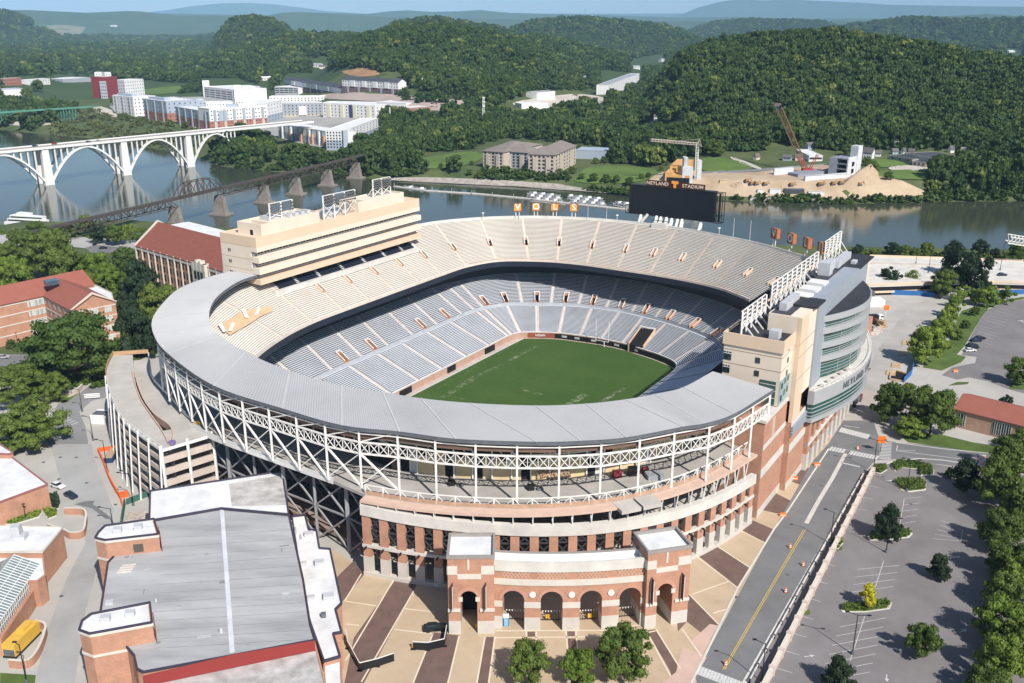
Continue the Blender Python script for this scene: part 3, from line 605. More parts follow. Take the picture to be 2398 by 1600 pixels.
m=MB();m.add([tuple(W(a,b,0.012)) for a,b in poly],[tuple(range(len(poly)))]);tf=m.build('playing_turf',turf,st);kid(st,tf)
# worn chalk
ck=bpy.data.materials.new('worn_chalk');ck.use_nodes=True;t_=ck.node_tree;bs_=t_.nodes['Principled BSDF'];bs_.inputs['Roughness'].default_value=0.9
ge_=t_.nodes.new('ShaderNodeNewGeometry');nf=t_.nodes.new('ShaderNodeTexNoise');nf.inputs['Scale'].default_value=0.35;nf.inputs['Detail'].default_value=10;nf.inputs['Roughness'].default_value=0.8;t_.links.new(ge_.outputs['Position'],nf.inputs['Vector'])
rp_=t_.nodes.new('ShaderNodeValToRGB');rp_.color_ramp.elements[0].position=0.50;rp_.color_ramp.elements[0].color=(0.042,0.092,0.011,1);rp_.color_ramp.elements[1].position=0.68;rp_.color_ramp.elements[1].color=(0.40,0.42,0.30,1);t_.links.new(nf.outputs['Fac'],rp_.inputs[0]);t_.links.new(rp_.outputs[0],bs_.inputs['Base Color'])
m=MB()
for a,b,wd in (((650,1215),(880,1070),2.6),((880,1070),(1060,990),2.0),((1100,965),(1280,868),1.8),((1490,1250),(1600,1185),3.0),((1700,1240),(1860,1140),1.6),((690,1190),(830,1225),.5),((1180,1150),(1310,1190),2.2),((560,1190),(1190,830),.25)):
    a=G(*z5(*a),0.02);b=G(*z5(*b),0.02);d=(b-a).normalized();n_=Vector((-d.y,d.x,0))*wd/2
    m.quad(a-n_,b-n_,b+n_,a+n_)
kid(st,m.build('worn_chalk_line',ck,st))
for s,vv in ((-1,-33.1),(1,36.0)):
    m=MB();m.quad(W(-76,vv-.35,.03),W(48,vv-.35,.03),W(48,vv+.35,.03),W(-76,vv+.35,.03));kid(st,m.build('turf_border',marking,st))
# player tunnels: openings with brick cheeks at the field wall
for (pts,tall) in ((((625,980),(700,1035)),1),(((375,1190),(450,1150)),0),(((922,905),(985,875)),0)):
    a=G(*z5(*pts[0]),1.0);b=G(*z5(*pts[1]),1.0);ua,_=uv(a);ub,_=uv(b)
    m=MB();m.box(W(ua,-35.2,0.02),UX*(ub-ua),VX*-0.5,(0,0,2.3),dark);kid(st,m.build('tunnel_opening',None,st))
m=MB();a=onV(*z5(1740,860),8);
um,vm=56.2,15.0
m.box(W(um-.6,vm-3,0.05),UX*9,VX*6,(0,0,0.05),vomtan)
for s in (-1,1): m.hexa([W(um-.6,vm+s*3,0),W(um+10,vm+s*3,0),W(um+10,vm+s*3.5,0),W(um-.6,vm+s*3.5,0)],[W(um-.6,vm+s*3,3.9),W(um+10,vm+s*3,7.8),W(um+10,vm+s*3.5,7.8),W(um-.6,vm+s*3.5,3.9)],vomtan)
m.hexa([W(um-.55,vm-3,.1),W(um+10,vm-3,.1),W(um+10,vm+3,.1),W(um-.55,vm+3,.1)],[W(um-.55,vm-3,3.45),W(um+10,vm-3,7.3),W(um+10,vm+3,7.3),W(um-.55,vm+3,3.45)],dark)
m.bar(W(um+10,vm-3.4,8),W(um+10,vm+3.4,8),.5,white)
kid(st,m.build('player_tunnel',None,st))
# goal post
gp=thing('goal_post','white goal post with two tall uprights at the far end line','goal post',tuple(W(56.0,0.6,0.02)))
m=MB();c=W(56.0,0.6,0.02);m.cyl(c,c+Vector((0,0,2)),.16);m.cyl(c+Vector((0,0,2)),c-UX*2+Vector((0,0,3.05)),.14);kid(gp,m.build('post',white,gp))
m=MB();k=c-UX*2+Vector((0,0,3.05));m.cyl(k-VX*2.85,k+VX*2.85,.12);kid(gp,m.build('crossbar',white,gp))
for s in (-1,1): m=MB();m.cyl(k+VX*2.85*s,k+VX*2.85*s+Vector((0,0,9.2)),.10);kid(gp,m.build('upright',white,gp))

# ---------------------------------------------------------------- north canopy, its posts and trusses
CO=[(z4(1500,380),44.5),(z4(1330,430),44.3),(z4(1180,490),43.8),(z4(1080,575),42.8),(z4(1000,690),41.3),(z4(1010,800),40.0),(z4(1100,920),39.0),(z4(1400,1130),38.2),(z4(1850,1280),38),(z4(2240,1390),38),(z5(380,1432),38),(z5(750,1480),38),(z5(1280,1500),38),(z5(1570,1493),38),(z5(1870,1470),38),(z5(2240,1400),38),(z6(150,1378),38),(z6(340,1315),38),(z6(600,1155),38)]
CI=[(z4(1700,400),44.9),(z4(1580,440),44.7),(z4(1480,500),44.2),(z4(1405,570),43.4),(z4(1372,650),42.2),(z4(1385,730),41.2),(z4(1440,800),40.2),(z4(1610,910),39.4),(z4(1900,1032),39.2),(z4(2240,1130),39.2),(z5(270,1172),39.2),(z5(520,1212),39.2),(z5(840,1243),39.2),(z5(1270,1260),39.2),(z5(1600,1248),39.2),(z5(1860,1220),39.2),(z5(2050,1185),39.2),(z5(2240,1140),39.2),(z6(200,1035),39.2)]
co=catmull([G(*p,z) for p,z in CO],6);ci=catmull([G(*p,z) for p,z in CI],6)
cn=thing('stand_canopy','long curved grey metal canopy over the near stand, on white posts','canopy',tuple(co[60]-Vector((0,0,15))))
roofm=mat('corrugated_canopy_sheet',(0.40,0.40,0.40),0.6,0.06,0.035,spec=0.2,col2=(0.48,0.478,0.474))
m=MB();ribs=MB();joints=MB()
nseg=len(co)-1
for i in range(nseg):
    a,b,c,d=co[i],co[i+1],ci[i+1],ci[i];steps=max(4,int((b-a).length/0.85))
    for s in range(steps):
        p0=a.lerp(b,s/steps);p1=a.lerp(b,(s+.62)/steps);p2=a.lerp(b,(s+1)/steps);q0=d.lerp(c,s/steps);q1=d.lerp(c,(s+.62)/steps);q2=d.lerp(c,(s+1)/steps)
        u=Vector((0,0,0.07));mid0=p0.lerp(p1,.5)+u;midq=q0.lerp(q1,.5)+u
        m.quad(p0,mid0,midq,q0);m.quad(mid0,p1,q1,midq);m.quad(p1,p2,q2,q1)
    if i%6==0 and i>0: joints.bar(a+Vector((0,0,.08)),d+Vector((0,0,.08)),.3,None,.05)
kid(cn,m.build('roof_sheet',roofm,cn));parts8(joints,'roof_joint',mat('pale_roof_joint',(.50,.50,.50)),cn)
m=MB();m.strip([p-Vector((0,0,.1)) for p in co],[p-Vector((0,0,.9)) for p in co]);m.strip([p-Vector((0,0,.9)) for p in co],[p-Vector((0,0,.9)) for p in ci]);m.strip([p-Vector((0,0,.9)) for p in ci],[p-Vector((0,0,.1)) for p in ci]);kid(cn,m.build('soffit',graysteel,cn))
m=MB();m.strip([p+Vector((0,0,-.15)) for p in co],[p+Vector((0,0,.1)) for p in co]);kid(cn,m.build('edge_trim',graysteel,cn))
brown=mat('brown_fascia',(0.16,0.10,0.075),0.8,0.15,0.3)
def inwards(i, d):  # point d metres in from the canopy's outer edge
    v=(ci[i]-co[i]);v.z=0;v.normalize();return Vector((co[i].x,co[i].y,0))+v*d
def at_z(p,z): return Vector((p.x,p.y,z))
m=MB();L=[inwards(i,1.5) for i in range(30,nseg+1)];m.strip([at_z(p,37.2) for p in L],[at_z(p,34.9) for p in L]);kid(cn,m.build('fascia',brown,cn))
# posts
spos=[0.0]
for i in range(1,len(co)): spos.append(spos[-1]+(Vector((co[i].x-co[i-1].x,co[i].y-co[i-1].y,0))).length)
def along(s):
    k=int(np.searchsorted(spos,s));k=min(max(k,1),len(co)-1);f=(s-spos[k-1])/(spos[k]-spos[k-1]);p=co[k-1].lerp(co[k],f);v=(ci[k]-co[k]);v.z=0;v.normalize();return p,v
ZC=22.6
s0=spos[30];PP=[];s=s0
while s<spos[-1]-0.5: PP.append(s);s+=9.35
PP.append(spos[-1]-.3)
posts=[]
for j,s in enumerate(PP):
    p,v=along(s);q=p+v*0.7;posts.append((at_z(q,0),v,p.z));uu,vv=uv(q)
    zb=ZC
    m=MB();m.bar(at_z(q,zb),at_z(q,p.z-.1),.46,None,.46);kid(cn,m.build('post',whitesteel,cn))
m=MB();m2=MB()
for j in range(len(posts)-1):
    (a,va,za),(b,vb,zb)=posts[j],posts[j+1];lo,hi=31.3,34.2
    if za>38.3: hi=34.2+(za-38)*.5;lo=31.3+(za-38)*.5
    m.bar(at_z(a,hi),at_z(b,hi),.36);m.bar(at_z(a,lo),at_z(b,lo),.36)
    n=4
    for k in range(n):
        p=a.lerp(b,k/n);q=a.lerp(b,(k+1)/n);m.bar(at_z(p,lo),at_z(q,hi),.16);m.bar(at_z(p,hi),at_z(q,lo),.16);m.bar(at_z(p,lo),at_z(p,hi),.16)
    uu=uv(a)
    if uu[1] < 33:            # tall braces on the open side
        m.bar(at_z(a,lo),at_z(b,ZC),.4);m.bar(at_z(a,23.5),at_z(b,lo),.22);m.bar(at_z(a,hi),at_z(b,za-.6),.25)
    a2=a+va*11;m2.bar(at_z(a,hi+.3),at_z(a2,hi+1.2),.3);m2.bar(at_z(a,lo),at_z(a2,hi),.22);m2.bar(at_z(a,za-1),at_z(a2,za-1),.3)
    m2.bar(at_z(a,36.4),at_z(b,36.4),.3)
kid(cn,m.build('lattice_truss',whitesteel,cn));kid(cn,m2.build('cross_beam',whitesteel,cn))

# ---------------------------------------------------------------- brick facade, concourse, ledge
FAC=catmull([W(u,v,0) for u,v in ((-128.3,31.5),(-125.6,42),(-121,54),(-113.5,67.5),(-104,79),(-92.5,88),(-80,94.3),(-68,98),(-56.5,100.2))],8)
fsp=[0.0]
for i in range(1,len(FAC)): fsp.append(fsp[-1]+(FAC[i]-FAC[i-1]).length)
def fpt(s,off=0.0):
    k=min(max(int(np.searchsorted(fsp,s)),1),len(FAC)-1);f=(s-fsp[k-1])/(fsp[k]-fsp[k-1]);p=FAC[k-1].lerp(FAC[k],f);d=(FAC[k]-FAC[k-1]).normalized();n=Vector((d.y,-d.x,0))
    if n.dot(p-W(-15,5,0))<0: n=-n
    return p+n*off,d,n
fc=thing('brick_arcade','curved brick arcade with tall piers under a pale stone band on the stadium front','facade',tuple(FAC[32]))
LFC=fsp[-1];npier=24
def ftop(s): return 21.4-4.4*s/LFC

stonebase=mat('grey_stone_base',(0.56,0.52,0.47),0.85,0.08,0.4)
for k in range(npier+1):
    s=1.2+(LFC-2.4)*k/npier;p,d,n=fpt(s);hw=1.02
    m=MB();m.box(p-d*hw-n*1.1+Vector((0,0,8.0)),d*2*hw,n*1.1,(0,0,ftop(s)-2.2-8.0),brick);m.box(p-d*(hw+.08)-n*1.1+Vector((0,0,3)),d*(2*hw+.16),n*1.2,(0,0,5.0),stonebase)
    kid(fc,m.build('pier',None,fc))
def ringbox(name,s0,s1,z0,z1,o0,o1,mm,parent,n=40,top=False):
    m=MB();A=[];
    for k in range(n+1):
        s=s0+(s1-s0)*k/n;a=fpt(s,o0)[0];b=fpt(s,o1)[0];A.append((a,b))
    for k in range(n):
        (a,b),(c,d)=A[k],A[k+1];e0=ftop(s0+(s1-s0)*k/n) if top else 0;e1=ftop(s0+(s1-s0)*(k+1)/n) if top else 0
        m.add([at_z(a,z0+e0),at_z(c,z0+e1),at_z(d,z0+e1),at_z(b,z0+e0),at_z(a,z1+e0),at_z(c,z1+e1),at_z(d,z1+e1),at_z(b,z1+e0)],[(3,2,1,0),(4,5,6,7),(0,1,5,4),(2,3,7,6)]+([(0,4,7,3)] if k==0 else [])+([(1,2,6,5)] if k==n-1 else []))
    return kid(parent,m.build(name,mm,parent))
ringbox('cornice_band',0.02,LFC-.02,-2.5,0,-1.15,0.35,concrete_lt,fc,top=True)
ringbox('string_course',0.02,LFC-.02,10.6,11.3,-1.0,0.22,concrete_lt,fc)
ringbox('plinth',0.02,LFC-.02,3.0,4.0,-1.0,0.3,stonebase,fc)
m=MB()
for k in range(npier):
    s=1.2+(LFC-2.4)*(k+.5)/npier;p,d,n=fpt(s,-.5);q=p-n*3.5
    for (za,zb_) in ((11.4,15.0),(15.0,ftop(s)-2.4)):
        m.bar(at_z(p-d*1.6,za),at_z(p+d*1.6,zb_),.28);m.bar(at_z(p-d*1.6,zb_),at_z(p+d*1.6,za),.28)
    m.bar(at_z(p-d*1.7,15.0),at_z(p+d*1.7,15.0),.35);m.bar(at_z(q-d*1.7,13),at_z(q+d*1.7,18),.4)
kid(fc,m.build('brace',mat('black_brace',(.045,.048,.055),.6,.2,.5),fc))
m=MB()
for o_,z_ in ((-6,7.0),(-7,13.2)):
    for k in range(40):
        a,_,n=fpt(LFC*k/40,o_);b=fpt(LFC*(k+1)/40,o_)[0];m.hexa([at_z(a,z_),at_z(b,z_),at_z(b-n*7,z_),at_z(a-n*7,z_)],[at_z(a,z_+.6),at_z(b,z_+.6),at_z(b-n*7,z_+.6),at_z(a-n*7,z_+.6)])
kid(fc,m.build('inner_gallery',concrete,fc))
ringbox('inner_wall',0.02,LFC-.02,3.0,17.0,-17,-16.5,dark,fc)  # near-black colour stands in for the shade inside the arcade
m=MB()
for k in range(npier):
    if k%1==0:
        p,d,n=fpt(1.2+(LFC-2.4)*k/npier,.45);m.bar(at_z(p,10.9),at_z(p+n*.8,10.7),.35)
parts8(m,'wall_lamp',blackpaint,fc)
# concourse floor, pink ledge, rails
cc=thing('stand_concourse','open concrete concourse with yellow boarded wall under the canopy','concourse',tuple(FAC[30]+Vector((0,0,22))))
EDGE=[W(-121.5,-34,0),W(-123,-20,0),W(-123.6,-5,0),W(-124.0,8,0),W(-124.4,20,0)] 
EDL=catmull(EDGE,6)
inner=lambda p,dd: p+((W(-15,5,0)-p).normalized())*dd
OUTL=EDL+[fpt(LFC*k/40+0,-2.6)[0] for k in range(0,41)]
m=MB();INL=[inner(p,14.5) for p in OUTL]
m.strip([at_z(p,ZC) for p in OUTL],[at_z(p,ZC) for p in INL]);m.strip([at_z(p,ZC-.8) for p in OUTL],[at_z(p,ZC) for p in OUTL]);m.strip([at_z(p,ZC-.8) for p in OUTL],[at_z(p,ZC-.8) for p in INL])
kid(cc,m.build('floor',mat('concourse_floor',(0.40,0.375,0.345),0.9,0.16,0.15),cc))
yel=mat('yellow_board',(0.66,0.52,0.30),0.8,0.12,0.3);wsh=mat('whitewash_wall',(0.62,0.60,0.56),0.8,0.1,0.3)
m=MB();LW=[inner(p,14.0) for p in OUTL]
rj=random.Random(4);j=0
while j<len(LW)-1:
    a,b=LW[j],LW[j+1];nrm=(a-b).cross(Vector((0,0,1))).normalized();kind=rj.random();mm_=yel if (kind<.62 and j>26) else (wsh if kind<.8 else dark)
    if j<=26: mm_=brown if kind<.6 else dark
    hgt=rj.choice([4.8,5.4,6.0]) if mm_ is yel else 6.0
    m.hexa([at_z(a,ZC),at_z(b,ZC),at_z(b-(a-W(-15,5,0)).normalized()*.3,ZC),at_z(a-(a-W(-15,5,0)).normalized()*.3,ZC)],[at_z(a,ZC+hgt),at_z(b,ZC+hgt),at_z(b-(a-W(-15,5,0)).normalized()*.3,ZC+hgt),at_z(a-(a-W(-15,5,0)).normalized()*.3,ZC+hgt)],mm_);j+=1
kid(cc,m.build('boarded_wall',None,cc))
m=MB();LW2=[inner(p,15.6) for p in OUTL];m.strip([at_z(p,ZC) for p in LW2],[at_z(p,37.0) for p in LW2]);kid(cc,m.build('shade_backdrop',dark,cc))  # near-black sheet, painted shade behind the boarded wall
m=MB()
for j in range(0,len(LW)-1,2): m.bar(at_z(inner(LW[j],-.4),ZC),at_z(inner(LW[j],-.4),ZC+8),.35)
for z_ in (27.3,29.2): m.strip([at_z(inner(p,13.4),z_) for p in OUTL],[at_z(inner(p,13.4),z_+.35) for p in OUTL])
kid(cc,m.build('gallery_rail',whitesteel,cc))
pink=mat('pink_decking',(0.60,0.43,0.34),0.85,0.1,0.4)
ledge=[fpt(LFC*k/48,-2.6)[0] for k in range(49)];ledo=[fpt(LFC*k/48,0.1)[0] for k in range(49)]
gap=lambda k: 27<=k<=31
for (k0,k1) in ((0,27),(31,48)):
    m=MB();A=ledge[k0:k1+1];B=ledo[k0:k1+1];m.strip([at_z(p,ZC-.1) for p in A],[at_z(p,ZC-.1) for p in B]);m.strip([at_z(p,ZC-.1) for p in B],[at_z(p,ZC-.7) for p in B]);m.strip([at_z(p,ZC-.7) for p in A],[at_z(p,ZC-.7) for p in B]);m.quad(at_z(A[0],ZC-.1),at_z(B[0],ZC-.1),at_z(B[0],ZC-.7),at_z(A[0],ZC-.7));m.quad(at_z(A[-1],ZC-.1),at_z(B[-1],ZC-.1),at_z(B[-1],ZC-.7),at_z(A[-1],ZC-.7))
    kid(cc,m.build('ledge',pink,cc))
p,d,n=fpt(LFC*29/48,-2.6);m=MB();m.box(p-d*5.2+Vector((0,0,ZC-.9)),d*4.9,n*4.6,(0,0,.9));m.box(p+d*.3+Vector((0,0,ZC-.9)),d*4.9,n*4.6,(0,0,.9));kid(cc,m.build('landing',concrete,cc))
m=MB()
for k in range(48):
    a,_,n=fpt(LFC*k/48,-2.9);b=fpt(LFC*(k+1)/48,-2.9)[0];h0,h1=ZC+.1,ZC+2.4
    m.bar(at_z(a,h1),at_z(b,h1),.2);m.bar(at_z(a,h0),at_z(b,h0),.2)
    if k%2==0: m.bar(at_z(a,h0),at_z(a,h1),.28);m.bar(at_z(a,h1),at_z(b,h0),.12)
    else: m.bar(at_z(a,h0),at_z(b,h1),.12)
    o1_,_,nn_=fpt(LFC*k/48,0)
    if k%2==0: m.bar(at_z(o1_,ZC-.7),at_z(fpt(LFC*k/48,-.9)[0],ftop(LFC*k/48)-2.3),.2);m.bar(at_z(fpt(LFC*k/48,-1.2)[0],ZC-.7),at_z(fpt(LFC*k/48,-.5)[0],ftop(LFC*k/48)-2.3),.25)
kid(cc,m.build('railing',whitesteel,cc))
m=MB();A=[fpt(LFC*k/48,-2.75)[0] for k in range(49)];m.strip([at_z(p,ZC) for p in A],[at_z(p,ZC+1.0) for p in A]);kid(cc,m.build('orange_netting',mat('orange_mesh_net',(0.44,0.28,0.19),0.9,0.2,0.8),cc))
m=MB();A=EDL;m.strip([at_z(p,ZC+.02) for p in A],[at_z(p,ZC+.9) for p in A]);m.strip([at_z(inner(p,-.2),ZC-.9) for p in A],[at_z(inner(p,-.2),ZC+.3) for p in A]);kid(cc,m.build('edge_beam',whitesteel,cc))
# dark steel frame holding the open side up
sf=thing('steel_frame','dark steel frame with crossed braces holding up the open side of the stand','steel frame',tuple(W(-120,0,3)))
FR=[W(-119,-34,0),W(-120,-22,0),W(-121,-11,0),W(-121.5,0,0),W(-122,11,0),W(-122.5,22,0),W(-124,32,0)]
for row,off in ((0,0),(1,9),(2,18)):
    m=MB();m3=MB()
    for k in range(len(FR)):
        a=inner(FR[k],off);m.bar(at_z(a,2.9),at_z(a,ZC-.8),.9 if k%2 else .6)
        if k<len(FR)-1:
            b=inner(FR[k+1],off)
            for (za,zb_) in ((3.2,12.5),(12.5,21.6)): m3.bar(at_z(a,za),at_z(b,zb_),.38);m3.bar(at_z(a,zb_),at_z(b,za),.38)
            m3.bar(at_z(a,12.5),at_z(b,12.5),.4);m3.bar(at_z(a,21.5),at_z(b,21.5),.5)
    kid(sf,m.build('column',graysteel if row else mat('grey_beam',(0.30,0.30,0.31),.6,.1,.5),sf));kid(sf,m3.build('brace',graysteel if row else mat('grey_beam',(0.3,.3,.31)),sf))
m=MB()
for k in range(len(FR)-1):
    a,b=inner(FR[k],10),inner(FR[k+1],10);c,d=inner(FR[k],17),inner(FR[k+1],17);zt=6+1.6*k
    m.hexa([at_z(a,zt),at_z(b,zt+1.6),at_z(d,zt+1.6),at_z(c,zt)],[at_z(a,zt+1.1),at_z(b,zt+2.7),at_z(d,zt+2.7),at_z(c,zt+1.1)])
    a,b=inner(FR[k],2),inner(FR[k+1],2);zt=8-.9*k
    m.hexa([at_z(a,zt),at_z(b,zt-.9),at_z(inner(b,5),zt-.9),at_z(inner(a,5),zt)],[at_z(a,zt+.9),at_z(b,zt),at_z(inner(b,5),zt),at_z(inner(a,5),zt+.9)])
kid(sf,m.build('ramp_slab',mat('brown_concrete',(0.30,0.22,0.18),.9,.15,.3),sf))
m=MB();A=[inner(p,22) for p in [W(-112,-60,0),W(-118,-45,0)]+FR];m.strip([at_z(p,2.9) for p in A],[at_z(p,22) for p in A]);kid(sf,m.build('shade_backdrop',dark,sf))  # near-black sheet added to paint the deep shade under the open side
# boarded repair deck high in the near left corner of the upper tier
tg_,fg_=np.meshgrid(np.linspace(10,14,90),np.linspace(0,1,60));pu=ce(UF,tg_.ravel())*(1-fg_.ravel()[:,None])+ce(UR,tg_.ravel())*fg_.ravel()[:,None];zu=ce(zUF,tg_.ravel())*(1-fg_.ravel())+ce(zUR,tg_.ravel())*fg_.ravel();PU=wnp(pu,zu);ppu,pvu=proj_np(PU[:,0],PU[:,1],PU[:,2])
def deckpt(a,b,lift=.7): px,py=z4(a,b);k=int(np.argmin((ppu-px)**2+(pvu-py)**2));return Vector(PU[k])+Vector((0,0,lift))
rd=thing('repair_platform','tan boarded repair platform with white panels on the upper tier near the canopy','work platform',tuple(deckpt(1620,700,0)))
m=MB();A=[deckpt(*q) for q in ((1440,745),(1520,700),(1600,655),(1690,630),(1765,615))];B=[deckpt(*q) for q in ((1510,815),(1580,770),(1650,725),(1720,685),(1788,655))];m.strip(A,B);kid(rd,m.build('boards',mat('tan_boards',(.62,.40,.24),.9,.12,.4),rd))
for q in (((1430,750),(1455,740),(1480,800),(1465,805)),((1590,655),(1605,645),(1635,705),(1605,712)),((1500,800),(1520,740),(1540,745),(1520,800)),((1670,690),(1700,640),(1715,645),(1690,695))): m=MB();m.quad(*[deckpt(*p,1.3) for p in q]);kid(rd,m.build('white_panel',white,rd))
def text(s,size,loc,xdir,m,parent=None,up=Vector((0,0,1)),name='lettering',align='CENTER',extrude=0.05,space=1.0):
    c=bpy.data.curves.new(name,'FONT');c.body=s;c.size=size;c.extrude=extrude;c.align_x=align;c.align_y='CENTER';c.space_character=space;c.offset=0.012*size
    tmp=bpy.data.objects.new('tmp_text',c);me=bpy.data.meshes.new_from_object(tmp);me.materials.clear();me.materials.append(m);bpy.data.objects.remove(tmp)
    o=bpy.data.objects.new(name,me);COL.objects.link(o)
    x=Vector(xdir).normalized();z=x.cross(Vector(up)).normalized();y=z.cross(x)
    M=Matrix((x,y,z)).transposed().to_4x4();M.translation=Vector(loc)
    if parent is not None: o.parent=parent;o.matrix_parent_inverse=parent.matrix_basis.inverted();kid(parent,o)
    o.matrix_basis=M;return o
WB=lambda m,u0,u1,v0,v1,z0,z1,mm=None: m.box(W(u0,v0,z0),UX*(u1-u0),VX*(v1-v0),(0,0,z1-z0),mm)
def part(m,name,mm,parent): return kid(parent,m.build(name,mm,parent))

# ---------------------------------------------------------------- press box
pb=thing('press_box','cream press box block with three long rows of windows above the far left stand','press box',tuple(W(-13,-85,41.5)))
u0,u1=-57.3,31.6
for (z0,z1,vv,mm) in ((54.3,57.4,-73.6,cream),(52.7,54.297,-73.5,cream_lt),(48.95,51.0,-72.9,cream_lt),(45.05,47.2,-72.9,cream_lt),(41.5,43.3,-72.9,cream)):
    m=MB();WB(m,u0,u1,-91,vv,z0,z1);part(m,'floor_band',mm,pb)
m=MB();WB(m,u0+.35,u1-.4,-90,-75.4,41.6,57.0);part(m,'inner_wall',mat('grey_inner_wall',(0.30,0.29,0.28),.8,.1,.4),pb)
m=MB();WB(m,u0+.003,u0+1.2,-91+.003,-76.5,41.503,57.1);part(m,'end_wall',cream_lt,pb)
m=MB()
for z in (54.3,49.9,46.1): WB(m,u0-.02,u0+.1,-90.9,-76,z,z+.12)
part(m,'joint',mat('joint_brown',(.35,.25,.17)),pb)
wf=MB();WB(wf,0,2.7,0,0.3,0,1.7,white)
for q in range(2): WB(wf,.12+q*1.3,1.22+q*1.3,.28,.36,.72,1.5,dark)
WB(wf,.05,2.65,.28,.33,.05,.6,mat('pale_sill',(0.42,0.41,0.42),.6,.1,.4))
w0=wf.build('window',None);w0.parent=pb;kid(pb,w0)
k=0
for zrow in (51.0,47.22,43.32):
    for j in range(30):
        o=w0 if k==0 else w0.copy();k+=1
        if o is not w0: COL.objects.link(o);kid(pb,o)
        o.parent=pb;o.matrix_parent_inverse=Matrix();o.location=UX*(u0+1.6+j*2.88+13)+VX*(-75.35+85)+Vector((0,0,zrow-41.5))
        o.location=W(u0+1.6+j*2.88,-75.35,zrow)-W(0,0,0)-(W(-13,-85,41.5)-W(0,0,0))
        o.location-=(W(0,0,0)-Vector((0,0,0)))*0
WB_off=W(0,0,0)
# the window mesh was laid out round W(0,0,0): shift its vertices to its own corner
for v in w0.data.vertices: v.co-=WB_off
for (v_,z_) in ((-91+3.2,51.6),(-87.8,47.7),(-87.8,43.8)):
    m=MB();WB(m,u0-.06,u0+.05,-87.5,-86.3,z_,z_+1.1,glass);WB(m,u0-.09,u0+.04,-86.98,-86.85,z_,z_+1.1,white);part(m,'end_window',None,pb)
m=MB();WB(m,u0+.3,u1-.3,-90.7,-73.9,57.0,57.15);part(m,'roof_deck',mat('pale_roof_deck',(0.42,.41,.40),.8,.2,.2),pb)
m=MB()
for (a,b,c,d) in ((u0,u1,-91,-90.7),(u0,u1,-73.9,-73.6),(u0,u0+.3,-90.7,-73.9),(u1-.3,u1,-90.7,-73.9)): WB(m,a,b,c,d,57.403,57.75)
part(m,'parapet',cream,pb)
for (a,b,c,d,z1) in ((-53.6,-25.6,-86,-74.6,61.5),(-4.7,22.7,-84,-74.4,61.6)):
    m=MB();WB(m,a,b,c,c+.35,57.15,z1);WB(m,a,b,d-.35,d,57.15,z1);WB(m,a,a+.35,c+.352,d-.352,57.15,z1);WB(m,b-.35,b,c+.352,d-.352,57.15,z1);WB(m,a+6,b-1,c+.4,d-.4,57.2,z1-.5)
    part(m,'penthouse',cream_lt,pb)
m=MB();WB(m,-48,-44,-85.9,-85.98,57.2,59);WB(m,-53.63,-53.55,-80,-78.6,57.2,59.2,dark);part(m,'door',dark,pb)
m=MB()
for (a,b,c,d) in ((-46,-38,-83,-79),(-20,-12,-84,-78),(-11,-6,-86,-80)): WB(m,a,b,c,d,57.3 if a>-22 else 61.05,59.3 if a>-22 else 62.4)
for a in range(-38,-27,3): WB(m,a,a+1.6,-80,-77,61.05,62.2)
parts8(m,'air_handler',mat('galvanised_duct',(0.50,.51,.53),.5,.1,.5),pb)
m=MB()
for j in range(7):
    a=-50+j*13;m.hexa([W(a,-75.4,41.5),W(a+.6,-75.4,41.5),W(a+.6,-90,36),W(a,-90,36)],[W(a,-73.2,41.6),W(a+.6,-73.2,41.6),W(a+.6,-90,41.6),W(a,-90,41.6)])
part(m,'bracket',cream,pb)
# dark club seats tucked under the press box, with white stair strips
clb=MB();stp=MB()
for i in range(11):
    z=37.9+i*.45;v=-73.4-i*.66
    WB(clb,-48,27,v-.6,v,z-.4,z+.5)
for a in (-40,-29,-16.5,-4,8,19,27.2):
    for i in range(11): z=37.9+i*.45;v=-73.4-i*.66;WB(stp,a,a+1.2,v-.6,v,z-.3,z+.62)
part(clb,'club_seat_row',navy,pb);part(stp,'club_stairs',white,pb)
m=MB();WB(m,-52,29,-73.4,-71.9,36.4,38.1);part(m,'club_walkway',concrete_lt,pb)

# ---------------------------------------------------------------- floodlight racks
def rack(label,u0,u1,v,zb,zt,npost,rows,dirv=1,depth=3.5,lampmat=None,brace=True,grp='floodlight racks'):
    r=thing('floodlight_rack',label,'floodlight rack',tuple(W((u0+u1)/2,v,zb)),grp)
    n=max(1,npost-1)
    for k in range(npost):
        u=u0+(u1-u0)*k/n;m=MB();m.bar(W(u,v,zb),W(u,v,zt),.42);part(m,'post',whitesteel,r)
        if brace: m=MB();m.bar(W(u,v+.25*dirv,zb+(zt-zb)*.55),W(u,v+depth*dirv,zb),.26);part(m,'brace',whitesteel,r)
    m=MB();hb=3.4 if rows>=3 else 2.2
    for k in range(rows+1): m.bar(W(u0,v-.3,zt-hb*k/rows),W(u1,v-.3,zt-hb*k/rows),.26)
    for k in range(n): 
        a=u0+(u1-u0)*k/n;b=u0+(u1-u0)*(k+1)/n;m.bar(W(a,v,zt-hb),W(b,v,zb+1),.2);m.bar(W(b,v,zt-hb),W(a,v,zb+1),.2)
    part(m,'frame',whitesteel,r)
    m=MB();cnt=int((u1-u0)/.95)
    for rr_ in range(rows):
        for k in range(cnt):
            c=W(u0+(k+.5)*(u1-u0)/cnt,v+.35*(1 if dirv<0 else -1)*1.0,zt-hb*(rr_+.5)/rows);d=(VX*(1 if dirv<0 else -1)*.8+Vector((0,0,-.6))).normalized();m.cyl(c,c+d*.5,.16,.36,8)
    part(m,'lamp_bank',lampmat or mat('lamp_reflector',(0.14,.14,.15),.3,.3,2),r)
    return r
lampd=mat('lamp_reflector',(0.14,.14,.15),.3,.3,2)
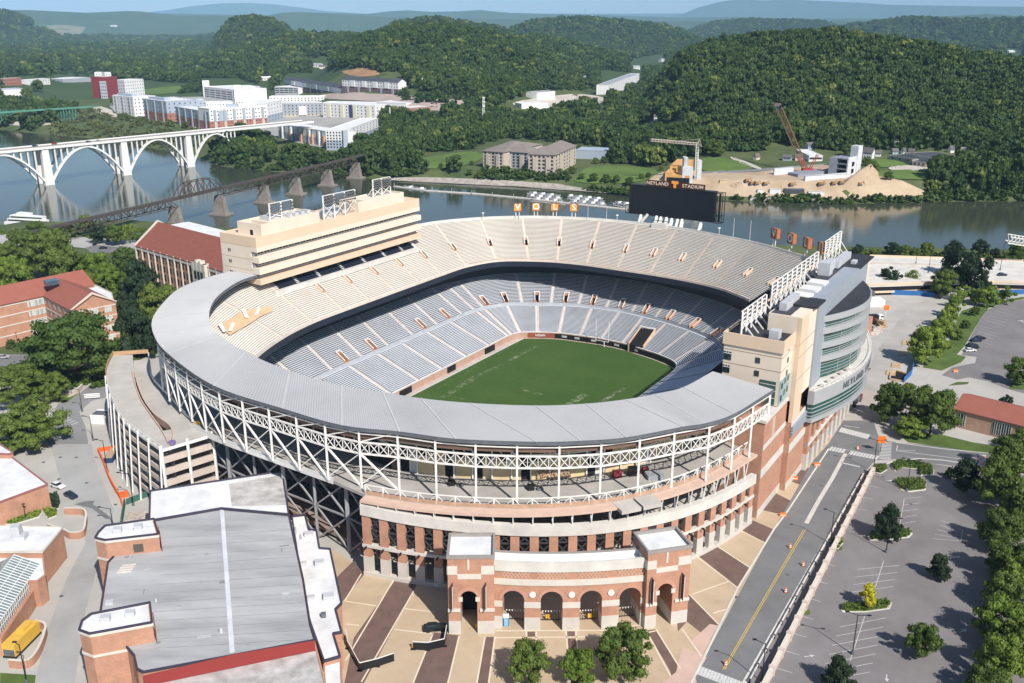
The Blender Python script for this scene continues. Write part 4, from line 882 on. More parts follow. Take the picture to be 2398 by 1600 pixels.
rack('small double floodlight rack on the near end of the cream press box roof',-45.5,-34.5,-78.5,60.9,66.8,3,3,-1,3.5)
rack('wide floodlight rack on four tall posts in the middle of the press box roof',-21.5,-4.2,-76.2,57.2,66.2,4,3,-1,5)
rack('floodlight rack with a pale canopy on the far end of the press box roof',8.6,19.2,-78.2,60.5,67.8,3,4,-1,3.5)
m=MB()
# ---------------------------------------------------------------- west building
wb=thing('suite_tower','cream stadium tower building with curved grey balconies and green glass','tower building',tuple(W(0,100,3)))
bluewall=mat('blue_grey_panel',(0.31,.34,.38),.6,.05,.15)
m=MB();WB(m,-43.5,45,85,100.5,31.0,48.2,cream_lt);part(m,'main_block',None,wb)
m=MB();WB(m,-43.5,45,84.6,100.2,3.0,30.99);part(m,'lower_block',brick_dk,wb)
m=MB()
for (a,b,c,d) in ((-43.9,-43.5,84.7,100.9),(-43.5,-34,100.5,100.9),(-43.5,45,84.7,85.0)): WB(m,a,b,c,d,45.6,48.9)
part(m,'parapet',cream,wb)
m=MB();WB(m,-43.2,44.8,85.2,100.3,48.2,48.28);part(m,'roof_membrane',black,wb)
m=MB();WB(m,-34.5,-19,93.4,102.3,29.5,53.0);WB(m,37.6,45.3,93.4,101.6,25,53.0);part(m,'stair_tower',cream_lt,wb)
m=MB();WB(m,-34.55,-27.5,101.3,102.34,23.4,52.9);part(m,'corner_pier',cream,wb)
m=MB();WB(m,-20.3,37.6,98,102.8,29,53.3);part(m,'curtain_wall',bluewall,wb)
m=MB();WB(m,-34.0,44.6,93.8,99,50,53.05);part(m,'roof_plinth',mat('dark_plinth',(.06,.06,.07)),wb)
m=MB();WB(m,-25,-16,93.2,103.4,53.2,53.7);WB(m,26,45,93.2,103,53.1,53.5);parts8(m,'roof_slab',black,wb)
duct=mat('galvanised_duct',(0.50,.51,.53),.5,.1,.5)
for i,(a,b,c,d,z0,z1) in enumerate(((-31,-19,95,97,53.1,55.2),(-41.5,-39,96,98.5,48.3,50.6),(-17,-12,94,99,53.1,53.9),(-9,-4,94,99,53.1,53.9),(-1,4,94,99,53.1,53.9),(12,16,93.5,97,53.1,57),(16,22,94,96,53.1,56.5),(22,38,95,97.2,53.4,55.6),(30,33,99,100.4,53.5,54.4))):
    m=MB();WB(m,a,b,c,d,z0,z1)
    part(m,'roof_unit',duct if i not in (2,3,4) else whitesteel,wb)
m=MB()
for i,z in enumerate((44.2,40.4)): WB(m,-43.56,-43.44,85.0,100.56,z,z+.13)
for z in (44.2,40.4): WB(m,-43.5,-34.5,100.46,100.58,z,z+.13);WB(m,-34.6,-19,102.3,102.4,z+1.5,z+1.63)
WB(m,-34.6,-19,102.3,102.4,35.5,35.63)
part(m,'panel_joint',mat('joint_brown',(.35,.25,.17)),wb)
for (vv,zz_) in ((94.3,42.6),(94.3,39.0)): m=MB();WB(m,-43.62,-43.4,vv-.62,vv+.62,zz_-.75,zz_+.75,glass);part(m,'end_window',None,wb)
for (vv,zz_,w_,h_) in ((86.3,42.4,2.1,2.3),(86.3,38.7,1.9,2.1)):
    m=MB();WB(m,-43.62,-43.4,85.1,85.1+w_,zz_-h_/2,zz_+h_/2,glass);WB(m,-43.66,-43.38,85.1,85.1+w_,zz_+h_/2-.55,zz_+h_/2-.4,white)
    for q in (0.33,.66): WB(m,-43.66,-43.38,85.1+w_*q-.06,85.1+w_*q+.06,zz_+h_/2-.5,zz_+h_/2,white)
    part(m,'suite_window',None,wb)
m=MB();WB(m,-43.66,-43.4,95.4,99.6,31.2,37.6,greenglass);
for z in (33,35,36.6): WB(m,-43.7,-43.38,95.4,99.6,z,z+.14,whitesteel)
part(m,'corner_glazing',None,wb)
m=MB();WB(m,-43.5,-35,100.46,100.7,31.1,37.9,mat('aqua_panel',(0.33,.42,.44),.3,.1,.3));part(m,'side_panel',None,wb)
for i,(a,z) in enumerate(((-42.6,35.4),(-42.6,32),(-40,36.2),(-40,32.8),(-37.5,36.2),(-37.5,33))): m=MB();WB(m,a,a+1.5,100.6,100.76,z,z+1.6,greenglass);part(m,'side_window',None,wb)
for z in (42.5,45.9,39): m=MB();WB(m,-38.5,-37.3,100.4,100.6,z-1,z+.4,glass);part(m,'slot_window',None,wb)
# curved balconies
def bulge(u0,u1,v0,vm,n=20,p=1.0): return [W(u0+(u1-u0)*k/n,v0+(vm-v0)*(1-abs(2*k/n-1)**(2.0*p))) for k in range(n+1)]
BU=bulge(-12,32,102.8,109.0,24);silver=mat('silver_panel',(0.37,.38,.385),.45,.05,.3)
def slab(poly,z0,z1,mm,name,parent,closev=102.6):
    a=W(uv(poly[0])[0],closev);b=W(uv(poly[-1])[0],closev);m=MB();m.prism([(p.x,p.y) for p in poly]+[(b.x,b.y),(a.x,a.y)],z0,z1);return part(m,name,mm,parent)
slab(bulge(-13,33,102.8,109.6,24),46.2,48.0,silver,'balcony_roof',wb);slab(bulge(-12.6,32.6,102.8,109.2,24),48.0,48.06,black,'roof_membrane',wb)
for i,z in enumerate((42.6,38.3,34.2)):
    slab(bulge(-13,33,102.8,109.6,24),z,z+1.7,silver,'balcony',wb)
for i,(z,h) in enumerate(((44.3,1.9),(40.0,2.6),(35.9,2.4),(29.2,5.0))):
    slab(bulge(-11,31,102.8,108.2,24),z,z+h,greenglass,'ribbon_window',wb)
    m=MB();P_=bulge(-11.2,31.2,102.8,108.35,24)
    for q in range(24):
        for zz_ in ((.55,1.2) if h<3 else (.9,1.9,2.9,3.9)): m.bar(at_z(P_[q],z+zz_),at_z(P_[q+1],z+zz_),.12)
        if q%4==0: m.bar(at_z(P_[q],z),at_z(P_[q],z+h),.12)
    part(m,'mullion',silver,wb)
# club deck
DK=bulge(-21.5,41,101.0,110.8,30,0.9);DKo=[DK[0]]+DK
def deckslab(z0,z1,mm,name,off=0.0,lo=0.0):
    P_=bulge(-21.5-off,41+off,104.2+off,110.8+off,30,0.9);m=MB();m.prism([(p.x,p.y) for p in P_]+[tuple(W(41+off,102.7))[:2],tuple(W(-21.5-off,102.7))[:2]],z0,z1);return part(m,name,mm,wb)
deckslab(24.6,28.6,silver,'club_band',.3);deckslab(28.6,28.7,concrete_lt,'club_terrace',.1)
deckslab(20.2,24.6,greenglass,'club_glazing',-.4);deckslab(19.1,20.2,silver,'club_base',.2)
m=MB()
for z in (21.1,22.2,23.4): 
    P_=[W(-21.8,102.9)]+bulge(-21.8,41.3,104.2,110.9,30,.9)
    for q in range(len(P_)-1): m.bar(at_z(P_[q],z),at_z(P_[q+1],z),.2)
part(m,'club_mullion',silver,wb)
m=MB();P_=[W(-21.8,102.9)]+bulge(-21.8,41.3,104.4,111.0,30,.9)
for q in range(len(P_)-1): m.bar(at_z(P_[q],29.7),at_z(P_[q+1],29.7),.1);m.bar(at_z(P_[q],28.6),at_z(P_[q],29.7),.1)
part(m,'terrace_rail',whitesteel,wb)
P_=bulge(-21.8,41.3,104.5,111.15,60,.9);word='NEYLAND STADIUM'
for i,chh in enumerate(word):
    if chh==' ': continue
    q=14+i*2;a=P_[q];b=P_[q+1]
    text(chh,2.7,at_z(a.lerp(b,.5)+(b-a).cross(Vector((0,0,1))).normalized()*.15,26.6),(b-a),graysteel,wb,name='letter')
for i in range(9):
    m=MB();m.cyl(W(-17+i*4.2,105+3*(1-abs(i/4-1)),28.7),W(-17+i*4.2,105+3*(1-abs(i/4-1)),29.4),.7,.7,10);part(m,'planter',concrete,wb)
# brick west front along the street
for i,(a,b,c,z1) in enumerate(((-53.6,-34.5,100.6,30.0),(-34.5,-19,102.2,23.2))):
    m=MB();WB(m,a,b,84.6 if i==0 else 97,c,3,z1,brick);WB(m,a,b,c-.2,c+.14,14.5,16.8,concrete_lt);WB(m,a,b,c-.2,c+.14,3,5,stonebase)
    WB(m,a,b,c-.2,c+.12,22.3,23.6,concrete_lt)
    part(m,'brick_front',None,wb)
m=MB();WB(m,-53.9,-35,98.5,101,30.0,30.8);part(m,'coping',concrete_lt,wb)
for k in range(12):
    a=-19+k*5.4;m=MB();WB(m,a,a+2.2,99.5,103.5,8,19,brick);WB(m,a-.1,a+2.3,99.5,103.65,3,8,stonebase);part(m,'brick_pier',None,wb)
m=MB();WB(m,-19,44,96,99.5,3,19,dark);WB(m,-19,46,99.5,103.8,17.4,19.05,concrete_lt);WB(m,-19,46,99.5,103.7,10.6,11.6,concrete_lt);part(m,'arcade_band',None,wb)
m=MB();WB(m,45.3,56,86,103,3,30,brick);part(m,'end_block',None,wb)
m=MB()
for z in (19.5,20.3,21.1,21.9): WB(m,-34.6,-21,102.2,102.9,z,z+.5)
part(m,'louvre',bluewall,wb)
m=MB();
for s_ in (-46.5,-45.4): WB(m,s_,s_+.35,100.6,100.75,24,29)
part(m,'stone_strip',stone,wb)
rack('long white floodlight rack nearest the cream tower corner',-42.5,-23,89.0,48.3,54.6,6,3,1,3.4)
rack('longest white floodlight rack along the middle of the tower roof',-20,27,89.5,48.3,56.8,11,3,1,5)
rack('short white floodlight rack at the far end of the tower roof',36,56,89.3,50.3,58.2,5,4,1,3.5)

# ---------------------------------------------------------------- scoreboard and letter signs
sb=thing('scoreboard','huge blank black scoreboard with lettered strip on white fins above the far rim','scoreboard',tuple(W(101,8,44)))
screen=mat('dark_screen',(0.010,.012,.020),.35,.1,.2)
m=MB();WB(m,100.5,103.5,-10.5,27,47.2,59.2);part(m,'screen',screen,sb)
m=MB();WB(m,100.3,103.6,-10.7,27.2,59.2,59.6);WB(m,100.3,103.6,-10.7,27.2,46.8,47.2);WB(m,100.2,100.8,-11.5,-10.5,46.8,59.5);part(m,'frame',blackpaint,sb)
m=MB()
for vv in (27.4,30.6):
    for uu in (100.6,103.4): m.bar(W(uu,vv,46.6),W(uu,vv,59.3),.28)
for z in (46.7,49.5,59.2): 
    for uu in (100.6,103.4): m.bar(W(uu,27.2,z),W(uu,30.7,z),.28)
m.bar(W(102,29,47),W(102,29,59),.8)
for vv in (-11.5,-13.4): m.bar(W(101,vv,46.8),W(101,vv,55),.2)
m.bar(W(101,-13.4,50.5),W(101,-11.5,50.5),.2);m.bar(W(101,-13.4,46.8),W(101,-10,46.8),.3)
part(m,'side_frame',blackpaint,sb)
m=MB();WB(m,101.2,101.7,-4.2,22.3,59.6,62.0);part(m,'name_strip',mat('maroon_strip',(.06,.022,.018)),sb)
ts_=np.array([2.87]);qb_=ce(LF,ts_);nb_=ce(MM,ts_)-qb_;nb_ /= np.linalg.norm(nb_);tg2=ce(LF,np.array([2.85]))-ce(LF,np.array([2.9]));text('NISSAN',1.25,Vector(wnp(qb_-nb_*.2,1.35)[0]),Vector(wnp(tg2,0)[0])-C0,white,st)
for k_,t_s in enumerate((1.75,1.15,.35,-.75,-1.75)):
    qa,qc=[ce(LF,np.array([t_s+e]))-(ce(MM,np.array([t_s]))-ce(LF,np.array([t_s])))*.006 for e in (-.12,.12)];m=MB();m.quad(*[Vector(wnp(p,z)[0]) for p,z in ((qa,.9),(qc,.9),(qc,1.8),(qa,1.8))]);part(m,'pale_banner',mat('pale_banner',(.45,.45,.43),.7,.3,1.2),st)
cream_t=mat('cream_letter',(.80,.62,.50),.6,.05,1)
text('NEYLAND',2.05,W(101.15,1.0,60.75),VX,cream_t,sb,space=1.12);text('STADIUM',2.05,W(101.15,17.0,60.75),VX,cream_t,sb,space=1.12)
orangeT=mat('orange_letter',(.85,.33,.06),.6,.05,1)
m=MB();WB(m,100.9,101.1,7.5,10.5,61.3,62.5);WB(m,100.9,101.1,8.4,9.6,59.2,61.3);WB(m,100.9,101.1,7.9,10.1,58.9,59.5);part(m,'block_letter',orangeT,sb)
for vv,h in ((-5.5,47),(1.9,47.2),(3.9,47),(6.5,47),(8.9,46.8),(11.6,46.8),(13.6,47),(22.0,46.4)):
    m=MB();m.hexa([W(97.5,vv-.35,43.5),W(100.3,vv-.35,43.5),W(100.3,vv+.35,43.5),W(97.5,vv+.35,43.5)],[W(99.6,vv-.35,h),W(101.5,vv-.35,h),W(101.5,vv+.35,h),W(99.6,vv+.35,h)]);part(m,'fin',white,sb)
m=MB();m.bar(W(98.5,-4.6,44),W(100.5,-2.5,47.4),.9);part(m,'strut',stone,sb)
m=MB();WB(m,94.5,98,2,9,41.8,44.8);part(m,'camera_box',concrete_lt,sb);m=MB();m.bar(W(96,1.8,46),W(96,8.9,46),.25);part(m,'rail',blackpaint,sb)
signO=mat('sign_orange',(.80,.33,.06),.6,.05,1);signD=mat('sign_rust',(.45,.15,.06),.6,.08,1);brn=mat('sign_brown_frame',(.22,.10,.06),.6)
def letter_sign(ch,c,s,thick,mm,label,grp,ztop):
    d=(W(10,0,0)-at_z(c,0));d.z=0;d.normalize();x=d.cross(Vector((0,0,-1))).normalized()*-1;x=Vector((0,0,1)).cross(d).normalized()*1.0
    x=d.cross(Vector((0,0,1))).normalized()*-1
    L=thing('letter_sign',label,'letter sign',tuple(at_z(c,43.8)),grp);b=at_z(c,ztop-s)
    m=MB();m.box(b-x*s/2,x*s,-d*thick,(0,0,s));part(m,'panel',mm,L)
    m=MB()
    for (p,q) in ((b-x*s/2,b+x*s/2),(b-x*s/2+Vector((0,0,s)),b+x*s/2+Vector((0,0,s))),(b-x*s/2,b-x*s/2+Vector((0,0,s))),(b+x*s/2,b+x*s/2+Vector((0,0,s)))): m.bar(p+d*.05,q+d*.05,.28)
    part(m,'frame',brn,L)
    text(ch,s*1.12,b+d*.12+Vector((0,0,s*.5)),x,white,L,name='letter')
    for sg in (-.22,.22): m=MB();m.bar(at_z(c,42.8)+x*s*sg-d*.4,at_z(c,ztop-s)+x*s*sg-d*.4,.28);part(m,'post',whitesteel,L)
for ch,(a,b) in zip('VOLS',((72.9,-53.7),(78.2,-47.4),(82.4,-40.2),(85.6,-32.4))):
    letter_sign(ch,W(a+5.5,b-1.5,0),3.45,.7,signO,'square orange sign with a white letter %s on the far rim left of the scoreboard'%ch,'orange letter signs',50.3)
for ch,(a,b) in zip('VOLS',((82.6,57.3),(77.0,65.3),(72.4,72.4),(67.3,78.9))):
    letter_sign(ch,W(a+1.0,b+.8,0),3.7,1.5,signD,'rust coloured sign box with pale letter %s on the rim right of the scoreboard'%ch,'rust letter sign boxes',50.7)
for i,(px,py) in enumerate(((331/2.8+1598,560),(440/2.8+1598,566))):
    t=thing('flagpole',['bare white flagpole behind the far rim nearer the scoreboard','bare white flagpole behind the far rim nearer the rust letter boxes'][i],'flagpole',tuple(G(px,py,43.5)),'flagpoles on the rim');m=MB();b=G(px,py,43.5);m.cyl(b,b+Vector((0,0,8.5)),.09,.06);part(m,'pole',whitesteel,t);m=MB();m.cyl(b,b+Vector((0,0,.5)),.3,.2);part(m,'base',whitesteel,t)
for i,(px,py) in enumerate((z2(928,1438),z2(1614,1440),z2(1736,1446),z2(1806,1450),(1598+240/2.8,550))):
    b=G(px,py,43.8);h=[2.8,7,7,2.6,2.8][i]
    if h>5: t=thing('flagpole','thin white flagpole on the far rim, %s between the orange letters and scoreboard'%('left one' if i==1 else 'right one'),'flagpole',tuple(b),'flagpoles on the rim');m=MB();m.cyl(b,b+Vector((0,0,h)),.08,.05);part(m,'pole',whitesteel,t)
    else:
        t=thing('rim_lamp',['short white lamp post on the rim beside the press box','','','short white lamp post on the rim left of the scoreboard','short white lamp post on the rim right of the scoreboard'][i],'lamp post',tuple(b));m=MB();m.cyl(b,b+Vector((0,0,h)),.1,.1);part(m,'pole',whitesteel,t);m=MB();m.bar(b+Vector((-.5,0,h)),b+Vector((.5,0,h)),.4);part(m,'lamp_head',whitesteel,t)

# ---------------------------------------------------------------- gateway
gw=thing('gateway','brick entrance gateway with four round arches between two flat topped towers','gateway',(12,170,3))
cap=mat('stone_cap',(0.30,.27,.25),.8,.1,.5)
def pylon(parent,O,X,Wd,Dp):
    """O front left corner on the ground,X direction along the front,Wd width,Dp depth"""
    X=X.normalized();Y=Vector((-X.y,X.x,0));t=MB();Z=lambda z: Vector((0,0,z))
    def bx(a,b,c,d,z0,z1,mm): t.box(O+X*a+Y*c+Z(z0),X*(b-a),Y*(d-c),(0,0,z1-z0),mm)
    # arched passage between a=2.7 and 5.9
    al,ar,zs,zt=2.55,6.05,8.8,10.55
    for (z0,z1,mm) in ((0,3.2,stonebase),(3.2,14.6,brick)):
        bx(0,al,0,Dp,z0,z1-.001,mm);bx(ar,Wd,0,Dp,z0,z1-.001,mm)
    bx(al,ar,.0,Dp,12.0,14.6,brick)
    n=10
    for k in range(n):
        a0=pi-pi*k/n;a1=pi-pi*(k+1)/n;cx_=(al+ar)/2;r_=(ar-al)/2
        x0,x1=cx_+r_*cos(a0),cx_+r_*cos(a1);zz0,zz1=zs+r_*sin(a0),zs+r_*sin(a1)
        t.hexa([O+X*x0+Z(zz0),O+X*x1+Z(zz1),O+X*x1+Y*Dp+Z(zz1),O+X*x0+Y*Dp+Z(zz0)],[O+X*x0+Z(12.0),O+X*x1+Z(12.0),O+X*x1+Y*Dp+Z(12),O+X*x0+Y*Dp+Z(12)],brick)
    bx(0,Wd,0,Dp,14.6,18.2,brick)
    o=kid(parent,t.build('tower',None,parent))
    t=MB()
    for (a,b,z0,z1,off) in ((-.12,2.0,14.5,16.5,.12),(6.9,Wd+.12,14.5,16.5,.12),(2.0,6.9,13.4,14.6,.1),(-.08,2.5,5.6,6.3,.3),(6.6,Wd+.08,5.6,6.3,.3),(2.1,3.0,8.0,9.0,.12),(5.7,6.6,8.0,9.0,.12),(4.1,4.5,15.6,18.0,.15)):
        t.box(O+X*a-Y*off+Z(z0),X*(b-a),Y*(off+.15),(0,0,z1-z0))
    t.box(O+X*Wd-Y*.12+Z(14.5),X*.14,Y*(Dp+.2),(0,0,2));t.box(O-X*.14-Y*.12+Z(14.5),X*.14,Y*(Dp+.2),(0,0,2))
    parts8(t,'stone_band',stone,parent)
    t=MB()
    for k in range(n):
        a0=pi-pi*k/n;a1=pi-pi*(k+1)/n;cx_=(al+ar)/2;r_=(ar-al)/2;ro=r_+.75
        q=[(cx_+r*cos(a),zs+r*sin(a)) for a,r in ((a0,r_),(a1,r_),(a1,ro),(a0,ro))]
        t.hexa([O+X*x-Y*.06+Z(z) for x,z in q],[O+X*x+Y*.05+Z(z) for x,z in q])
    kid(parent,t.build('arch_ring',mat('pale_brick',(.50,.27,.19)),parent))
    t=MB();t.box(O+X*.35+Y*.35+Z(18.2),X*(Wd-.7),Y*(Dp-.7),(0,0,.05));kid(parent,t.build('roof',whiteroof,parent))
    t=MB()
    for (a,b,c,d) in ((-.15,Wd+.15,-.15,.3),(-.15,Wd+.15,Dp-.3,Dp+.15),(-.15,.3,.302,Dp-.302),(Wd-.3,Wd+.15,.302,Dp-.302)): t.box(O+X*a+Y*c+Z(18.203),X*(b-a),Y*(d-c),(0,0,.75))
    kid(parent,t.build('parapet',cap,parent))
    t=MB();t.box(O+X*al+Y*(Dp-.3)+Z(0),X*(ar-al),Y*.25,(0,0,10.4));kid(parent,t.build('passage_shade_panel',dark,parent))  # near-black panel closing the passage, its shade painted as colour
    for a in (1.0,7.9):
        t=MB();t.bar(O+X*a-Y*.1+Z(12.6),O+X*a-Y*1.5+Z(12.6),.12);t.bar(O+X*a-Y*.1+Z(6.6),O+X*a-Y*1.5+Z(6.6),.12);t.box(O+X*(a-.06)-Y*1.45+Z(6.7),X*.1,Y*1.25,(0,0,5.8));kid(parent,t.build('banner',mat('brown_banner',(.07,.045,.045),.7,.2,.6),parent))
        t=MB();t.bar(O+X*a-Y*1.5+Z(6.6),O+X*a-Y*1.5+Z(12.5),.1);kid(parent,t.build('banner_edge',white,parent))
p0=Vector((-13.3,167.5,3));pylon(gw,p0,Vector((9.6,.1,0)),9.6,9.0)
p1=Vector((28.2,169.2,3));pylon(gw,p1,Vector((9.8,2.6,0)),9.8,8.0)
# arch wall on a shallow curve
GWc=catmull([(-3.9,169.4,3),(2.8,168.8,3),(11.2,168.7,3),(19.4,169.3,3),(28.4,170.6,3)],12)
gsp=[0.0]
for i in range(1,len(GWc)): gsp.append(gsp[-1]+(GWc[i]-GWc[i-1]).length)
def gpt(s,off=0):
    k=min(max(int(np.searchsorted(gsp,s)),1),len(GWc)-1);f=(s-gsp[k-1])/(gsp[k]-gsp[k-1]);d=(GWc[k]-GWc[k-1]).normalized();return GWc[k-1].lerp(GWc[k],f)+Vector((-d.y,d.x,0))*off
def gbox(m,s0,s1,z0,z1,o0,o1,mm,z1b=None):
    n=max(1,int((s1-s0)/1.2))
    for k in range(n):
        a,b=s0+(s1-s0)*k/n,s0+(s1-s0)*(k+1)/n;Z=lambda p,z: Vector((p.x,p.y,3+z))
        m.hexa([Z(gpt(a,o0),z0),Z(gpt(b,o0),z0),Z(gpt(b,o1),z0),Z(gpt(a,o1),z0)],[Z(gpt(a,o0),z1),Z(gpt(b,o0),z1),Z(gpt(b,o1),z1),Z(gpt(a,o1),z1)],mm)
AR = []   # arches: centre, half width
for (xa,xb) in ((-2.0,2.7),(5.6,11.1),(13.9,19.3),(22.2,27.6)):
    sa=gsp[min(range(len(GWc)),key=lambda i: abs(GWc[i].x-xa))];sb_=gsp[min(range(len(GWc)),key=lambda i: abs(GWc[i].x-xb))];AR.append(((sa+sb_)/2,2.35))
m=MB();TH_=3.6;prev=0.0;rings=MB();bands=MB()
for c,hw in AR+[(gsp[-1]+2,2)]:
    a=prev;b=min(c-hw,gsp[-1])
    if b>a+.05:
        gbox(m,a,b,3.2,12.4,0,TH_,brick);gbox(m,a,b,0,3.199,-.08,TH_,stonebase);gbox(bands,a-.05,b+.05,5.6,7.0,-.14,.2,stone)
    prev=c+hw
zs=7.35
for c,hw in AR:
    n=12
    for k in range(n):
        a0=pi-pi*k/n;a1=pi-pi*(k+1)/n;s0_,s1_=c+hw*cos(a0),c+hw*cos(a1);z0_,z1_=zs+hw*sin(a0),zs+hw*sin(a1)
        Z=lambda p,z: Vector((p.x,p.y,3+z))
        m.hexa([Z(gpt(s0_),z0_),Z(gpt(s1_),z1_),Z(gpt(s1_,TH_),z1_),Z(gpt(s0_,TH_),z0_)],[Z(gpt(s0_),12.4),Z(gpt(s1_),12.4),Z(gpt(s1_,TH_),12.4),Z(gpt(s0_,TH_),12.4)],brick)
        ro=hw+.7;q=[(c+r*cos(a),zs+r*sin(a)) for a,r in ((a0,hw),(a1,hw),(a1,ro),(a0,ro))]
        rings.hexa([Z(gpt(x,-.1),z) for x,z in q],[Z(gpt(x,.05),z) for x,z in q])
gbox(m,0,gsp[-1],12.401,15.2,0,TH_,brick)
part(m,'arch_wall',None,gw);part(rings,'arch_ring',mat('pale_brick',(.50,.27,.19)),gw)
gbox(bands,0,gsp[-1],11.1,12.5,-.22,.1,stone);gbox(bands,0,gsp[-1],14.4,16.7,-.3,.3,concrete_lt);part(bands,'stone_band',stone,gw)
m=MB();gbox(m,0,gsp[-1],15.3,15.4,.3,TH_,whiteroof);gbox(m,0,gsp[-1],15.2,16.7,TH_-.3,TH_,white);part(m,'roof_gutter',None,gw)
m=MB();gbox(m,0,gsp[-1],16.7,16.95,TH_-.4,TH_+.1,cap);part(m,'coping',cap,gw)
m=MB()
for c in (AR[0][0]+.2,AR[1][0],AR[2][0],AR[3][0]):
    for k in range(8):
        for s_ in (0,1):
            x0=c-3+k*.75;Z=lambda p,z: Vector((p.x,p.y,3+z));m.bar(Z(gpt(x0,-.04),12.7 if s_ else 14.3),Z(gpt(x0+1.1,-.04),14.3 if s_ else 12.7),.13)
part(m,'lattice_brick',mat('lattice_brick',(.58,.38,.28)),gw)
for i in range(3):
    s_=(AR[i][0]+AR[i+1][0])/2;p=gpt(s_,-.02)+Vector((0,0,8.9));q=gpt(s_,-.25)+Vector((0,0,8.9));m=MB();m.cyl(p,q,.68,.68,20);part(m,'medallion',white,gw)
for c,hw in AR:
    m=MB();Z=lambda p,z: Vector((p.x,p.y,3+z))
    m.bar(Z(gpt(c-hw,3.5),2.4),Z(gpt(c+hw,3.5),2.4),.12);m.bar(Z(gpt(c-hw,3.5),.3),Z(gpt(c+hw,3.5),.3),.12)
    for k in range(9): x=c-hw+k*hw/4;m.bar(Z(gpt(x,3.5),0),Z(gpt(x,3.5),2.4),.07)
    part(m,'gate',blackpaint,gw)
    m=MB()
    for k in range(7): x=c-hw+.4+k*.62;a=Z(gpt(x,3.3),2.7);m.add([a,a+Vector((.36,0,0)),a+Vector((.18,0,-.45))],[(0,1,2)])
    part(m,'pennant',white,gw)
# ================================================================ GROUND SURFACES (real sheets on the land)
def sheet(name,pts,z,m,label=None,kind='structure',px=True,thick=None,cat=None):
    P_=[G(p[0],p[1],z) for p in pts] if px else [Vector((p[0],p[1],z)) for p in pts]
    mb=MB()
    if thick: mb.prism([(p.x,p.y) for p in P_],z-thick,z)
    else: mb.add([tuple(p) for p in P_],[tuple(range(len(P_)))])
    o=mb.build(name,m);tag(o,label,cat,None,kind if not cat else None);return o
def Z9(l): return [z9(*p) for p in l]
def Z8(l): return [z8(*p) for p in l]
def Z7(l): return [z7(*p) for p in l]
def Z6(l): return [z6(*p) for p in l]
def Z4(l): return [z4(*p) for p in l]
pave=mat('campus_pavement',(0.43,0.41,0.375),0.9,0.13,0.05,bump=0.05)
tan=mat('tan_plaza_concrete',(0.44,0.335,0.225),0.9,0.10,0.13,bump=.05,col2=(0.545,0.425,0.295))
pinkp=mat('pink_plaza_concrete',(0.56,0.40,0.33),0.9,0.10,0.15)
bpav=mat('brown_brick_paving',(0.13,0.083,0.068),0.9,0.14,0.35,col2=(0.185,0.12,0.10))
joint=mat('plaza_joint',(0.70,0.60,0.46),0.9,0.06,0.5)
def bowl_arc(side):
    o=[]
    for k in range(41):
        th=pi*k/40;e=2/2.4;cu,sv=math.copysign(abs(cos(th))**e,cos(th)),abs(sin(th))**e
        p=W(-14+88*cu,side*74*sv+4);o.append((p.x,p.y))
    return o
gp_=lambda l: [tuple(G(a,b,3))[:2] for a,b in l];CR_=gp_([(1900,700),(1990,600),(2050,640),(2600,640),(3400,1230),(3400,2400),(1150,2400)]);CL_=gp_([(1150,2400),(-900,2400),(-900,1230),(-200,905),(0,905),(250,880),(420,800),(900,620)])
aw_=bowl_arc(1);ae_=bowl_arc(-1)
sheet('pavement',[aw_[0]]+CR_+aw_[::-1][:-1],3.015,pave,px=False)
sheet('pavement',[ae_[-1]]+CL_+ae_[:-1],3.015,pave,px=False)
sheet('riverside_road',[(-300,610),(-200,560),(0,548),(150,552),(300,563),(520,560),(560,600),(330,597),(120,572),(0,590)],3.02,mat('pale_road',(.40,.39,.37),.9,.1,.05))
sheet('riverside_road',Z4([(560,225),(620,205),(900,232),(1200,262),(1200,310),(880,255),(600,262)]),3.03,asphalt)
# left street and paths
sheet('street',Z4([(380,1250),(480,1210),(600,1120),(760,1080),(800,1180),(600,1230),(520,1300),(560,1400),(590,1568),(350,1568),(300,1480),(330,1340)]) ,3.03,mat('grey_street',(.235,.235,.235),.9,.15,.06))
sheet('street',Z7([(330,0),(600,0),(620,100),(740,420),(740,560),(640,800),(560,1100),(490,1568),(230,1568),(300,1250),(430,900),(560,650),(540,420),(400,250)]),3.036,mat('pale_street',(.36,.355,.345),.9,.16,.06))
sheet('street',Z4([(-200,960),(0,920),(300,930),(330,1000),(0,1000),(-200,1050)]),3.025,asphalt)
sheet('asphalt_patch',Z7([(485,395),(560,375),(620,372),(610,395),(700,460),(725,495),(690,490),(600,420)]),3.04,asphalt)
